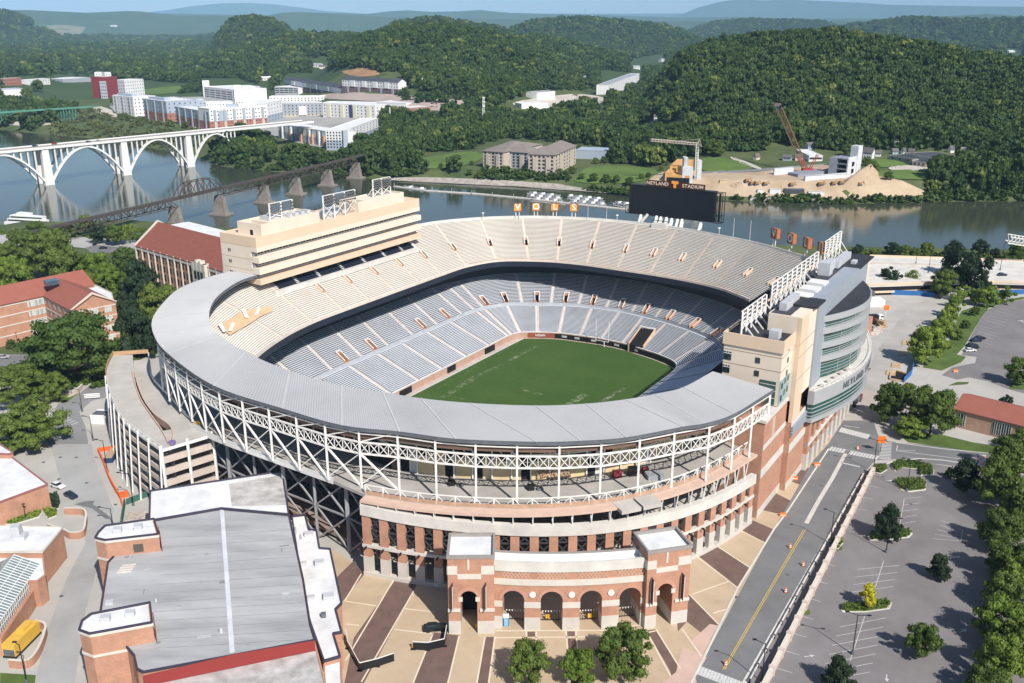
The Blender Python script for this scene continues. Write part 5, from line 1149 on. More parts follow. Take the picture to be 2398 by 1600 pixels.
# plaza
sheet('plaza',[(770,1280),(850,1335),(1010,1345),(1560,1330),(1640,1290),(1745,1180),(1800,1120),(1850,1060),(1915,1000),(1945,1030),(1905,1080),(1812,1240),(1615,1600),(1500,1800),(500,1800),(790,1560)],3.03,tan)
for pl in (Z8([(-60,900),(80,765),(152,850),(25,1010),(-60,1100)]),Z8([(360,880),(512,885),(238,1400),(100,1650),(-40,1800),(20,1560),(80,1270)]),Z8([(604,1235),(772,1255),(690,1568),(640,1750),(380,1750),(468,1568)]),Z8([(945,1265),(1000,1265),(965,1568),(940,1750),(860,1750),(893,1568)]),
           Z8([(1215,1230),(1270,1230),(1270,1268),(1215,1268)]),Z8([(1215,1280),(1275,1280),(1272,1600),(1210,1600)]),Z8([(1475,1228),(1530,1228),(1530,1262),(1475,1262)]),Z8([(1478,1275),(1535,1275),(1570,1600),(1500,1600)]),
           Z8([(2000,1222),(2060,1215),(2290,1600),(2230,1700),(2150,1480)]),Z9([(100,730),(222,670),(442,810),(365,940)]),Z9([(380,560),(462,500),(602,562),(545,648)]),Z9([(530,435),(610,320),(735,385),(690,470)]),Z9([(690,235),(770,125),(870,180),(815,285)]),Z9([(40,985),(240,1180),(185,1285),(30,1165),(-30,1230),(-40,1100)]),
           Z6([(1180,1010),(1240,1015),(1180,1068)]),Z6([(1110,1120),(1180,1125),(1140,1180),(1090,1175)])):
    sheet('paving_band',pl,3.045,bpav)
for k_,pl in enumerate((Z9([(0,1330),(160,1400),(60,1568),(-60,1568)]),Z9([(60,1290),(180,1180),(235,1190),(125,1390)]),Z8([(2100,1568),(2290,1420),(2330,1568)]))): sheet('pink_paving',pl,3.0515+k_*.005,pinkp)
m=MB()
for (a,b) in (((25,1030),(230,1062)),((30,1180),(115,1190)),((415,1080),(600,1100)),((345,1215),(600,1245)),((160,850),(345,885)),((475,960),(130,1560)),((345,885),(25,1420)),((20,1030),(130,850)),((1010,1225),(1720,1222)),((1010,1270),(1880,1262)),((770,1260),(690,1600)),((940,1265),(880,1600)),((1005,1265),(960,1600)),((600,1240),(455,1600)),((1212,1225),(1215,1600)),((1275,1225),(1280,1600)),((1472,1225),(1500,1600)),((1536,1225),(1570,1600)),((1995,1222),(2200,1600)),((2062,1215),(2300,1600)),((1720,1222),(1990,1180)),((1880,1262),(2060,1225))):
    p,q=G(*z8(*a),3.06),G(*z8(*b),3.06);d=(q-p).normalized();n_=Vector((-d.y,d.x,0))*.17;m.quad(p-n_,q-n_,q+n_,p+n_)
for (a,b) in (((65,985),(305,900)),((90,735),(365,945)),((200,1110),(300,1080)),((225,668),(445,812)),((372,562),(545,650)),((0,1215),(125,1392)),((45,985),(240,1185))):
    p,q=G(*z9(*a),3.06),G(*z9(*b),3.06);d=(q-p).normalized();n_=Vector((-d.y,d.x,0))*.17;m.quad(p-n_,q-n_,q+n_,p+n_)
tag(m.build('plaza_joints',joint),None,None,None,'structure')
# right hand streets and lots
sheet('street',[(1540,1740),(1618,1600),(1812,1240),(1905,1078),(1940,1040),(1975,985),(2045,985),(2060,1030),(2098,1036),(2200,1045),(2320,1055),(2800,1100),(2800,1180),(2398,1122),(2300,1100),(2100,1075),(2050,1078),(2026,1104),(1752,1600),(1690,1740)],3.05,asphalt)
sheet('street',Z6([(1000,1380),(1080,1220),(1200,1050),(1290,880),(1420,700),(1480,660),(1500,600),(1640,560),(1720,620),(1600,720),(1500,850),(1390,1000),(1270,1220),(1250,1370)]),3.035,mat('dusty_street',(.40,.37,.335),.95,.16,.08))
sheet('parking_lot',[(1752,1600),(2030,1104),(2050,1085),(2160,1082),(2300,1105),(2398,1128),(2900,1200),(2900,1900),(1600,1900)],3.045,lot)
sheet('parking_lot',Z6([(1830,930),(1870,850),(1980,640),(2100,590),(2240,565),(2600,540),(2900,1000),(2240,1180),(2130,1150),(2000,1100),(1880,1075),(1800,1090),(1700,1060),(1770,1010),(1920,980),(1930,940)]),3.04,lot)
sheet('parking_lot',Z6([(1195,520),(1270,500),(1660,545),(1560,600),(1440,650),(1270,630),(1180,600)]),3.03,mat('pale_yard',(.44,.415,.38),.95,.15,.1))
sheet('riverside_parking',[(1985,600),(2398,608),(2600,620),(2600,660),(2398,650),(2200,668),(1985,655)],3.035,concrete_lt)
for pl in (Z6([(1575,1010),(1620,930),(1740,850),(1800,700),(1830,640),(1980,590),(2100,570),(2240,545),(2240,562),(2120,585),(2010,620),(1960,680),(1850,870),(1800,925),(1860,940),(1830,975),(1700,1030)]),Z6([(1440,1470),(1500,1440),(1700,1450),(1900,1500),(2300,1560),(2300,1640),(1900,1560),(1480,1500)]),Z6([(2140,1150),(2180,1060),(2300,1080),(2300,1160)]),Z6([(1740,1130),(1800,1105),(1880,1105),(1870,1120)]),
           Z7([(0,1500),(235,1515),(225,1600),(0,1650)]),Z4([(360,1200),(520,1180),(430,1240),(380,1240)]),Z9([(750,1100),(770,1065),(835,1085),(838,1115),(815,1125)]),Z9([(970,680),(990,655),(1045,665),(1050,690),(1020,700)])):
    sheet('lawn',pl,3.055,grassm)
def bush_bed(pts,h,label,m=None):
    P_=[G(p[0],p[1],3.1) for p in pts];c=sum(P_,Vector())/len(P_);t=thing('hedge',label,'hedge',tuple(c));mb=MB();mb.prism([tuple(c.lerp(p,1.07))[:2] for p in P_],3.0,3.2);part(mb,'kerb',concrete_lt,t)
    xs=[p.x for p in P_];ys=[p.y for p in P_];n=max(300,int((max(xs)-min(xs))*(max(ys)-min(ys))*28));n=min(n,5000);x=rng.uniform(min(xs),max(xs),n);y=rng.uniform(min(ys),max(ys),n)
    k=inside(np.array([tuple(p)[:2] for p in P_]),x,y);x,y=x[k],y[k];z=3.15+h*rng.uniform(.35,1.0,len(x));C=np.stack([x,y,z],-1);nn=rng.normal(size=C.shape)+[0,0,1.2];nn /= np.linalg.norm(nn,axis=1)[:,None];t1=np.cross(nn,rng.normal(size=C.shape));t1 /= np.linalg.norm(t1,axis=1)[:,None];t2=np.cross(nn,t1);s=.22
    V_=np.stack([C+(t1+t2)*s,C+(t2-t1)*s,C-(t1+t2)*s,C+(t1-t2)*s],1).reshape(-1,3);F_=np.arange(len(V_)).reshape(-1,4)
    o=bpy.data.objects.new('foliage',raw_mesh('foliage',V_,F_,m or LF_CITY));COL.objects.link(o);o.parent=t;o.matrix_parent_inverse=t.matrix_basis.inverted();mb=MB();mb.prism([tuple(c.lerp(p,.93))[:2] for p in P_],3.2,3.15+h*.6);part(mb,'inner_growth',m or LF_CITY,t);return t
bush_bed(Z9([(1225,610),(1240,590),(1400,580),(1480,570),(1500,590),(1480,612),(1340,628),(1235,630)]),.9,'low green hedge round the foot of the tall conical car park tree')
bush_bed(Z9([(1048,1090),(1060,1060),(1150,1060),(1330,1030),(1362,1045),(1350,1080),(1200,1100),(1060,1100)]),.9,'low green hedge round the foot of the yellow tree')
bush_bed(Z9([(1393,255),(1420,235),(1560,235),(1592,265),(1590,300),(1490,312),(1440,300)]),.9,'green hedge island holding a lamp post north of the conical tree')
bush_bed(Z9([(1375,150),(1400,120),(1480,118),(1620,145),(1640,170),(1640,205),(1560,205),(1555,165),(1440,155),(1400,178)]),1.0,'bent green hedge at the top of the car park')
bush_bed(Z9([(1245,180),(1260,150),(1330,142),(1340,170),(1300,195)]),.9,'small round hedge beside the street corner lamp')
bush_bed(Z9([(968,650),(990,625),(1040,622),(1052,650),(1020,690)]),.7,'small grey green shrub bed beside the car park wall')
bush_bed(Z7([(0,500),(60,450),(180,440),(270,455),(250,480),(100,525),(0,530)]),1.0,'bright green hedge under the brick wall at the left edge',LF_LIGHT)
bush_bed(Z7([(280,440),(330,430),(375,440),(370,470),(320,490)]),.9,'bright green hedge clump beside the ramp wall',LF_LIGHT)
bush_bed(Z7([(330,360),(380,348),(395,390),(385,425),(345,425)]),1.8,'dark round bush at the corner of the white roofed brick building',LF_DARK)
# road markings
def stripes(name,a,b,c,n,wd,z=3.07,mm=marking,f=z9):
    """n bars laid from a to b,each running by the vector c (pixels)"""
    m=MB();A,B=G(*f(*a),z),G(*f(*b),z);Cv=G(*f(a[0]+c[0],a[1]+c[1]),z)-A;Cw=G(*f(b[0]+c[0],b[1]+c[1]),z)-B;d=(B-A).normalized()*wd/2
    for k in range(n):
        t=k/max(1,n-1);p=A.lerp(B,t);q=p+Cv.lerp(Cw,t);m.quad(p-d,p+d,q+d,q-d)
    o=m.build(name,mm);tag(o,None,None,None,'structure');return o
def pline(name,pts,wd,z=3.07,mm=marking,f=z9):
    m=MB();P_=[G(*f(*p),z) for p in pts]
    for a,b in zip(P_,P_[1:]): d=(b-a).normalized();n_=Vector((-d.y,d.x,0))*wd/2;m.quad(a-n_,b-n_,b+n_,a+n_)
    o=m.build(name,mm);tag(o,None,None,None,'structure');return o
stripes('crossing',(118,1455),(395,1560),(-22,55),14,.62);stripes('crossing',(985,18),(1285,78),(-20,24),16,.7)
m=None
stripes('crossing',(1295,-10),(1290,95),(78,2),12,.5);stripes('crossing',(1050,1405),(1225,1450),(-18,28),12,.7,f=z6);stripes('crossing',(360,1320),(470,1385),(40,-15),7,.5,f=z4)
pline('centre_line',[(265,1478),(795,560)],.16,mm=yellowmark);pline('centre_line',[(278,1478),(808,560)],.16,mm=yellowmark)
pline('median_strip',[(812,520),(900,360),(980,230),(1060,80),(1090,40)],1.1,mm=mat('pale_median',(.55,.52,.48)))
pline('stop_line',[(1042,122),(1165,150)],.6);pline('lane_line',[(1410,10),(1405,45),(1890,105)],.25);pline('stop_line',[(1060,1392),(1165,1405)],.3,f=z6);pline('lane_line',[(1530,45),(1420,40)],.2)
pline('kerb_line',[(60,1568),(365,942),(600,560),(690,440),(960,30)],.45,3.1,concrete_lt);pline('kerb_line',[(405,1568),(1190,195)],.9,3.1,concrete_lt)
pline('kerb_line',[(1340,130),(1400,108),(1560,95),(1700,105),(1990,145),(2240,200)],.5,3.1,concrete_lt);pline('kerb_line',[(1400,-10),(1700,30),(2000,60),(2240,100)],.4,3.1,concrete_lt)
for a,b,c,n,f in (((1130,860),(1560,355),None,0,z9),): pass
def stalls(a0,a1,b0,b1,n,f=z9,wd=.11):
    m=MB()
    for k in range(n):
        t=k/(n-1);p=G(*f(a0[0]+(a1[0]-a0[0])*t,a0[1]+(a1[1]-a0[1])*t),3.062);q=G(*f(b0[0]+(b1[0]-b0[0])*t,b0[1]+(b1[1]-b0[1])*t),3.062);d=(q-p).normalized();n_=Vector((-d.y,d.x,0))*wd/2;m.quad(p-n_,q-n_,q+n_,p+n_)
    o=m.build('stall_markings',marking);tag(o,None,None,None,'structure')
stalls((1570,347),(1530,505),(1460,357),(1430,525),5);stalls((1425,795),(1380,935),(1150,822),(1105,972),4);stalls((1335,1140),(1230,1495),(1030,1200),(890,1560),7);stalls((1220,275),(1140,425),(1290,285),(1210,435),3)
stalls((925,780),(620,1470),(1000,800),(720,1500),7);stalls((1700,500),(1640,620),(1830,565),(1810,635),5);stalls((2080,585),(1890,840),(2200,610),(2010,880),16,z6);stalls((1985,1095),(2000,1120),(2080,1110),(2090,1140),3,z6)
pline('bay_line',[(1320,765),(1265,940)],.14);pline('bay_line',[(1455,360),(1425,530)],.14);pline('bay_line',[(1195,1130),(1100,1420)],.14);pline('bay_line',[(1840,560),(1825,640)],.14)
def arrow(px,py,ang,f=z9):
    c=G(*f(px,py),3.066);m=MB();X=Vector((cos(ang),sin(ang),0));Y=Vector((-X.y,X.x,0));m.quad(c-X*1.2-Y*.1,c+X*.2-Y*.1,c+X*.2+Y*.1,c-X*1.2+Y*.1);m.add([c+X*.2-Y*.45,c+X*1.1,c+X*.2+Y*.45],[(0,1,2)]);tag(m.build('arrow_marking',marking),None,None,None,'structure')
for a in ((835,1390,.2),(1340,1535,-1.9),(1355,240,.2),(1840,1225,.5),(1800,740,.3)): arrow(*a)
cb=MB()
for i in range(5):
    for j in range(6):
        if (i+j)%2==0: a=[G(*z9(1895+(i+p)*19,68+(j+q)*17+i*2),3.075) for p,q in ((0,0),(1,0),(1,1),(0,1))];cb.quad(*a)
tag(cb.build('chequered_crossing',mat('orange_chequer',(.62,.30,.20))),None,None,None,'structure');sheet('chequered_crossing_base',Z9([(1893,66),(1990,72),(1988,172),(1893,160)]),3.07,marking)
tag(text('T',4.2,G(*z6(2230,710),3.07),Vector((1,.15,0)),marking,None,up=Vector((0,1,0)),name='road_letter_marking'),None,None,None,'structure')
# manholes
for a,f in (((500,88),z7),((568,255),z7),((386,230),z7),((758,397),z7),((285,120),z7),((395,87),z7),((402,998),z7),((688,857),z9),((908,272),z9),((350,1003),z9),((1500,395),z9),((2040,902),z6),((2170,770),z6),((1575,1360),z6)):
    c=G(*f(*a),3.05);m=MB();m.cyl(c,c+Vector((0,0,.03)),.48,.48,14);tag(m.build('manhole_cover',graysteel),None,None,None,'structure')
# car park wall
cw=thing('car_park_wall','pink concrete wall with regular piers between the street and the car park','wall',tuple(G(*z9(985,640),3)))
A_,B_=G(*z9(505,1640),3),G(*z9(1240,190),3);d=(B_-A_).normalized();n_=Vector((d.y,-d.x,0));L_=(B_-A_).length
pinkc=mat('pink_wall_concrete',(.56,.47,.40),.9,.12,.3)
m=MB();m.box(A_,d*L_,n_*.75,(0,0,1.7));part(m,'wall',pinkc,cw);m=MB();m.box(A_-n_*.1+Vector((0,0,1.7)),d*L_,n_*.95,(0,0,.18));part(m,'coping',mat('pale_coping',(.66,.58,.50),.9,.1,.4),cw)
nb_=int(L_/6.2)
for k in range(nb_+1): m=MB();m.box(A_+d*(L_-1)*k/nb_-n_*.25,d*.8,n_*1.2,(0,0,2.15));part(m,'pier',pinkc,cw)
gr=thing('guard_rail','low white rail on dark posts along the street edge beside the wall','railing',tuple(G(*z9(900,640),3)));A_,B_=G(*z9(440,1568),3.05),G(*z9(1190,205),3.05)
m=MB();m.bar(A_+Vector((0,0,.75)),B_+Vector((0,0,.75)),.12,None,.3);part(m,'rail',whitesteel,gr)
for k in range(20): p=A_.lerp(B_,k/19);m=MB();m.bar(p,p+Vector((0,0,1.0)),.3);part(m,'post',blackpaint,gr)
# ================================================================ BUILDINGS, NEAR AND FAR
NW_={};CNT={}
def windows(parent,A,B,z0,z1,rows,cols,w,h,mm=None,off=0.06,frame=None,skip=None,margin=.5):
    """separate window meshes on the wall from A to B (outside is to the right of A->B)"""
    A,B=Vector((A[0],A[1],0)),Vector((B[0],B[1],0));d=(B-A);L=d.length;d.normalize();n=Vector((d.y,-d.x,0));key=(round(w,2),round(h,2),(mm or glass).name,frame.name if frame else '')
    extra=MB()
    if key not in NW_:
        m=MB()
        if frame: m.box((-w/2-.12,0,-h/2-.12),(w+.24,0,0),(0,.06,0),(0,0,h+.24),frame)
        m.box((-w/2,0,-h/2),(w,0,0),(0,.10,0),(0,0,h),mm or glass)
        if frame: m.box((-.05,0,-h/2),(.1,0,0),(0,.13,0),(0,0,h),frame)
        o=m.build('window');NW_[key]=o.data;bpy.data.objects.remove(o)
    ang=atan2(-n.x,n.y)
    for r in range(rows):
        for c in range(cols):
            if skip and skip(r,c): continue
            p=A+d*(margin+(L-2*margin)*(c+.5)/cols)+n*(off-.05);z=z0+(z1-z0)*(r+.5)/rows
            cnt=CNT.get(parent.name,0)
            if cnt<88:
                o=bpy.data.objects.new('window',NW_[key]);COL.objects.link(o);o.parent=parent;o.matrix_parent_inverse=parent.matrix_basis.inverted();o.matrix_basis=Matrix.Translation((p.x,p.y,z)) @ Matrix.Rotation(ang,4,'Z');CNT[parent.name]=cnt+1;kid(parent,o)
            else: extra.box(p-d*w/2+Vector((0,0,z-h/2)),d*w,n*.1,(0,0,h))
    if extra.v: o=part(extra,'window_field',mm or glass,parent);o['kind']='stuff'
def flat(parent,poly,z0,z1,wall,roof=None,par=.6,parm=None,lower=None,lz=None):
    m=MB();P_=[(p[0],p[1]) for p in poly]
    if lower: m.prism(P_,z0,lz,lower);m.prism(P_,lz,z1,wall)
    else: m.prism(P_,z0,z1,wall)
    part(m,'wall',None,parent);c=Vector((sum(p[0] for p in P_)/len(P_),sum(p[1] for p in P_)/len(P_),0));ins=[tuple(c.lerp(Vector((p[0],p[1],0)),.985))[:2] for p in P_]
    m=MB();m.prism(ins,z1,z1+.12);part(m,'roof',roof or whiteroof,parent)
    if par:
        m=MB();m.wall([tuple(p) for p in P_]+[tuple(P_[0])],z1-.05,z1+par,.34);part(m,'parapet',parm or wall,parent)
def gable(parent,A,B,wd,z0,ze,zr,wall,roof,name='roof',over=.5):
    """ridge runs from A to B"""
    A,B=Vector((A[0],A[1],0)),Vector((B[0],B[1],0));d=(B-A).normalized();n=Vector((d.y,-d.x,0))*wd/2;Z=lambda p,z: Vector((p.x,p.y,z))
    m=MB();m.hexa([Z(A-n,z0),Z(B-n,z0),Z(B+n,z0),Z(A+n,z0)],[Z(A-n,ze),Z(B-n,ze),Z(B+n,ze),Z(A+n,ze)]);m.add([Z(A-n,ze),Z(A+n,ze),Z(A,zr),Z(B-n,ze),Z(B+n,ze),Z(B,zr)],[(0,1,2),(4,3,5)]);part(m,'wall',wall,parent)
    m=MB();n2=n*(1+2*over/wd);dz=(zr-ze)*2*over/wd;a,b=A-d*over,B+d*over
    for s in (-1,1): m.hexa([Z(a+n2*s,ze-dz),Z(b+n2*s,ze-dz),Z(b,zr),Z(a,zr)],[Z(a+n2*s,ze-dz+.25),Z(b+n2*s,ze-dz+.25),Z(b,zr+.25),Z(a,zr+.25)])
    part(m,name,roof,parent)
xy=lambda p: (p.x,p.y)
# red roofed hall, left edge
hl=thing('university_hall','red brick hall with terracotta roofs and stone bands at the left edge','hall building',(-185,360,3))
tile=mat('terracotta_roof',(0.30,0.105,0.075),.85,.08,.5)
A,B=G(*z4(-200,520),25),G(*z4(535,372),25);A2,B2=G(*z4(392,425),25),G(*z4(604,527),25)
gable(hl,A,B,17,3,20,25,brick,tile);gable(hl,A2,B2,17,3,20,24.6,brick,tile)
d=(B2-A2).normalized();n=Vector((d.y,-d.x,0));
for z in (6.5,10.6,14.7,18.8):
    m=MB();m.box(A2-n*-8.6+Vector((0,0,z-25)),d*(B2-A2).length,n*.15,(0,0,.45));m.box(B2+d*.02-n*8.5+Vector((0,0,z-25)),n*17,d*.15,(0,0,.45));part(m,'stone_band',stone,hl)
m=MB();e=B2+d*.05
for s in (-1,1): m.bar(e+n*8.9*s+Vector((0,0,-5)),e+Vector((0,0,.3)),.7)
part(m,'gable_coping',stone,hl)
windows(hl,A2+n*8.5,B2+n*8.5,4,19.6,4,6,2.0,2.2,glass,.1,white);windows(hl,B2+n*8.5,B2-n*8.5,4,19.6,4,3,2.4,2.2,mat('pale_blind',(.50,.52,.48)),.1,white)
dA=(B-A).normalized();nA=Vector((dA.y,-dA.x,0));windows(hl,A+nA*8.5+dA*18,B+nA*8.5-dA*22,4,19.6,4,9,2.3,2.2,mat('pale_blind',(.50,.52,.48)),.1,white)
for z in (6.5,10.6,14.7,18.8): m=MB();m.box(A+nA*8.5+Vector((0,0,z-25)),dA*((B-A).length-20),nA*.15,(0,0,.45));part(m,'stone_band',stone,hl)
q=[G(*z4(*p),19) for p in ((590,452),(730,520),(745,575),(620,560),(500,480))];flat(hl,[xy(p) for p in q],3,18.6,brick,whiteroof,.5,stone)
m=MB();p=G(*z4(335,440),26);m.cbox(p-Vector((0,0,1.6)),5,4,1.8,.7);part(m,'skylight',blueglass,hl);m=MB();p=G(*z4(268,505),21);m.cyl(p,p+Vector((0,0,1)),1.6,1.2,12);part(m,'roof_vent',white,hl)
# brick building with steep red roof beside the press box
mbn=thing('brick_college_building','tall brick building with steep red roof and stone portal beside the press box','college building',(-160,440,3))
A,B=G(*z4(890,215),22),G(*z4(1570,415),22);d=(B-A);d.z=0;L_=d.length;d.normalize();n=Vector((-d.y,d.x,0));Z=lambda p,z: Vector((p.x,p.y,z))
m=MB();m.prism([xy(A),xy(B),xy(B+n*30),xy(A+n*30)],3,22);part(m,'wall',brick,mbn)
m=MB();R0=G(*z4(957,88),33);rz=32.0;a2,b2=A+n*13,B+n*13
m.hexa([Z(A-n*.5,22),Z(B-n*.5,22),Z(b2,rz),Z(a2,rz)],[Z(A-n*.5,22.3),Z(B-n*.5,22.3),Z(b2,rz+.3),Z(a2,rz+.3)]);m.hexa([Z(a2,rz),Z(b2,rz),Z(b2+n*3,rz-2),Z(a2+n*3,rz-2)],[Z(a2,rz+.3),Z(b2,rz+.3),Z(b2+n*3,rz-1.7),Z(a2+n*3,rz-1.7)]);part(m,'roof',redroof,mbn)
m=MB();m.add([Z(A,22),Z(a2,rz),Z(a2+n*3,rz-2),Z(a2+n*3,22)],[(0,1,2,3)]);part(m,'gable_wall',brick,mbn);m=MB();m.bar(Z(A-n*.6,22.2),Z(a2,rz+.6),.9);m.bar(Z(a2,rz+.6),Z(a2+n*3,rz-1.4),.9);part(m,'gable_coping',stone,mbn)
m=MB();m.prism([xy(a2+n*3),xy(b2+n*3),xy(B+n*30),xy(A+n*30 )],22.01,29.5);part(m,'rear_block',brick,mbn);m=MB();m.prism([xy(a2+n*3.3),xy(b2+n*3.3),xy(B+n*29.6),xy(A+n*29.6)],29.52,29.7);part(m,'flat_roof',whiteroof,mbn)
nc=15
for k in range(nc+1): m=MB();p=A+d*(L_*k/nc);m.box(Z(p-d*.35-n*.5,3),d*.7,n*.5,(0,0,19.6));part(m,'stone_pier',stone,mbn)
windows(mbn,A,B,4,21,4,nc*2,1.15,2.9,glass,.08);m=MB();m.box(Z(A-n*.35,20.6),d*L_,n*.34,(0,0,1.3));part(m,'cornice',stone,mbn)
p=A+d*(L_*.60);m=MB();m.box(Z(p-n*1.8,3),d*11,n*1.8,(0,0,20.5));
for k in range(4): m.box(Z(p+d*(k*3.1)-n*1.9,20),d*1.6,n*2.6,(0,0,5-abs(k-1.5)))
part(m,'stone_portal',stone,mbn);windows(mbn,p+d*1-n*1.8,p+d*10-n*1.8,6,20,3,3,1.8,3.6,glass,.1)
# ramp tower
rt=thing('ramp_tower','open concrete ramp building on slanting white columns left of the stadium','ramp building',(-105,245,3))
out_=[G(*D4(*p),22) for p in ((200,70),(110,280),(150,560),(290,870),(480,1060),(830,1310))];inn=[G(*D4(*p),22) for p in ((660,40),(700,330),(960,620),(1130,820),(1270,940),(1500,1110))]
mid1=[G(*D4(*p),22) for p in ((440,60),(445,290),(540,620),(680,850),(830,1060),(930,1255))];mid2=[G(*D4(*p),22) for p in ((450,60),(475,300),(575,620),(730,850),(960,1040),(940,1260))]
O_,M1,M2,I_=catmull(out_,5),catmull(mid1,5),catmull(mid2,5),catmull(inn,5);NN=len(O_);ramp_c=mat('ramp_concrete',(.47,.44,.40),.9,.14,.12)
def slabm(P_,Q_,zf,th=.45):
    m=MB()
    for k in range(len(P_)-1): a,b,c,e=P_[k],P_[k+1],Q_[k+1],Q_[k];z0,z1=zf(k),zf(k+1);m.hexa([at_z(a,z0-th),at_z(b,z1-th),at_z(c,z1-th),at_z(e,z0-th)],[at_z(a,z0),at_z(b,z1),at_z(c,z1),at_z(e,z0)])
    return m
for lv in range(6):
    z=22-lv*3.3;part(slabm(O_,M1,lambda k: z),'ramp_deck',ramp_c,rt);part(slabm(M2,I_,lambda k: z-max(0,(20-k))*.14 if k>5 else z-2.1),'inner_ramp',ramp_c,rt)
    part(slabm(M1[:7],M2[:7],lambda k: z),'landing',ramp_c,rt) if lv==0 else None;m=slabm(M1[20:],M2[20:],lambda k: z-.005);part(m,'landing',ramp_c,rt)
    for (Q,nm) in ((O_,'edge_wall'),(I_,'inner_edge_wall')): m=MB();m.wall([xy(p) for p in Q],z-.5,z+(.9 if lv else .25),.3);part(m,nm,pinkc if lv else whitesteel,rt)
    m=MB();m.wall([xy(O_[-1]),xy(I_[-1])],z-.6,z+(1.1 if lv else .1),.35);part(m,'front_wall',white if lv==0 else pinkc,rt)
for Q in (M1[5:],M2[5:]): m=MB();m.wall([xy(p) for p in Q],20.5,22.7,.25);part(m,'slot_wall',pink,rt)
for k in range(0,NN):
    a=O_[k];o2=(a-I_[k]);o2.z=0;o2.normalize()
    if k>6 and k%2: m=MB();m.bar(at_z(a+o2*.3,23.2),at_z(a+o2*1.8,3),.34);part(m,'slanting_column',white,rt)
for t_k in (0,.5,1): p=O_[-1].lerp(I_[-1],t_k);m=MB();m.bar(at_z(p,3),at_z(p,23),.6);part(m,'front_column',white,rt)
m=MB()
for k in range(6,NN-1): m.bar(at_z(O_[k],23.2),at_z(O_[k+1],23.2),.12);m.bar(at_z(O_[k],22.2),at_z(O_[k+1],23.2),.1);m.bar(at_z(O_[k],23.2),at_z(O_[k],22),.1)
part(m,'handrail',whitesteel,rt)
m=MB();m.wall([xy(out_[0]),xy(inn[0])],22,23.3,.2);m.wall([xy(p) for p in O_[:8]],22.3,23.4,.2);part(m,'orange_screen',mat('orange_screen',(.46,.29,.16)),rt)
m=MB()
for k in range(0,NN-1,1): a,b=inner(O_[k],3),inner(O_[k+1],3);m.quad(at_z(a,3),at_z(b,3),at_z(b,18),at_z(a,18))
part(m,'shade_wall',mat('ramp_shadow_wall',(.12,.10,.10)),rt)  # dark colour paints the shade between the ramp decks
m=MB();p=G(*D4(970,1230),22.3);m.cyl(p,p+Vector((0,0,.8)),.9,.9,10,mat('purple_tub',(.18,.14,.30)));tg=m.build('plastic_tub');tag(tg,'purple plastic tub left on the upper deck of the ramp building','tub')
m=MB();p=G(*D4(1380,1000),22.1);m.box(p-Vector((3,-2,0)),(5,-3.5,0),(.5,.6,0),(0,0,.5),yellowmark);tag(m.build('yellow_kerb'),'yellow painted kerb at the corner of the upper ramp deck','kerb')
for i,(a,b) in enumerate(((925,1170),(1020,1225))):
    c=G(*z7(a+35,175+i*55),9.5);t=thing('gate_sign',['square white gate sign reading 22 on the ramp, upper one','square white gate sign reading 22 on the ramp, lower one'][i],'gate sign',tuple(c),'gate signs');X=Vector((.80,-.60,0));Y=Vector((.45,.60,.66)).normalized();m=MB();m.box(c-X*1.7-Y*1.6,X*3.4,Y*3.2,X.cross(Y)*-.15);part(m,'board',white,t);text('22',2.0,c+X.cross(Y)*.03,X,blackpaint,t,up=Y,name='number');m=MB();m.bar(at_z(c,3),c-Y*.8,.3);part(m,'post',graysteel,t)
# big grey roofed gym in the bottom left
gy=thing('brick_gymnasium','wide brick gymnasium with a worn grey membrane roof in the near corner','gymnasium',(-65,170,3))
roofg=mat('grey_membrane',(.30,.30,.305),.85,.14,.16,col2=(.49,.49,.49),streak=(.25,1.1,1));RZ=16
def gpoly(l,z): return [xy(G(*z7(*p),z)) for p in l]
main=gpoly([(985,500),(1450,430),(1895,470),(1990,900),(2035,1190),(2065,1290),(940,1500),(900,1480),(880,1390),(655,1130),(708,780)],RZ)
flat(gy,main,3,RZ,brick,roofg,.35,mat('dark_edge',(.05,.045,.07)))
nr_=gpoly([(985,315),(1850,185),(1895,468),(1450,428),(980,510)],RZ+.3);flat(gy,nr_,3,RZ+.3,brick,whiteroof,.5,mat('dark_edge',(.05,.045,.07)))
m=MB();m.prism(gpoly([(1500,262),(1840,205),(1880,400),(1520,408)],RZ+.45),RZ+.44,RZ+.47);part(m,'stained_roof',mat('stained_roof',(.30,.28,.26),.9,.35,.35,col2=(.62,.60,.58)),gy)
sr=gpoly([(940,1535),(2060,1300),(2140,1600),(2200,2000),(900,2000)],RZ-2.2);flat(gy,sr,3,RZ-2.2,brick,mat('stained_roof',(.3,.28,.26)),.3)
a,b=G(*z7(940,1520),RZ),G(*z7(2062,1290),RZ);e_=a.lerp(b,.52);m=MB();m.add([at_z(a,RZ-2),at_z(e_,RZ-2),at_z(b,RZ-2),at_z(b,RZ+.3),at_z(e_,RZ+.9),at_z(a,RZ+.3)],[(0,1,2,3,4,5)]);m2=MB();d=(b-a).normalized();n=Vector((d.y,-d.x,0))*.35;m.v=[tuple(Vector(v)+n) for v in m.v];part(m,'red_fascia',mat('red_cladding',(.26,.04,.035),.5,.04,.3),gy)
ax_=gpoly([(1915,480),(2000,470),(2025,570),(2075,570),(2095,690),(2165,695),(2240,1050),(2200,1090),(2240,1240),(2185,1250),(2230,1400),(2125,1430),(2040,1190),(2000,1050)],11.5)
flat(gy,ax_,3,11.5,brick,whiteroof,.5,mat('dark_edge',(.05,.045,.07)))
ax2=gpoly([(2125,1440),(2235,1405),(2260,1900),(2150,2000)],10.5);flat(gy,ax2,3,10.4,brick,whiteroof,.4)
rr2=random.Random(8)
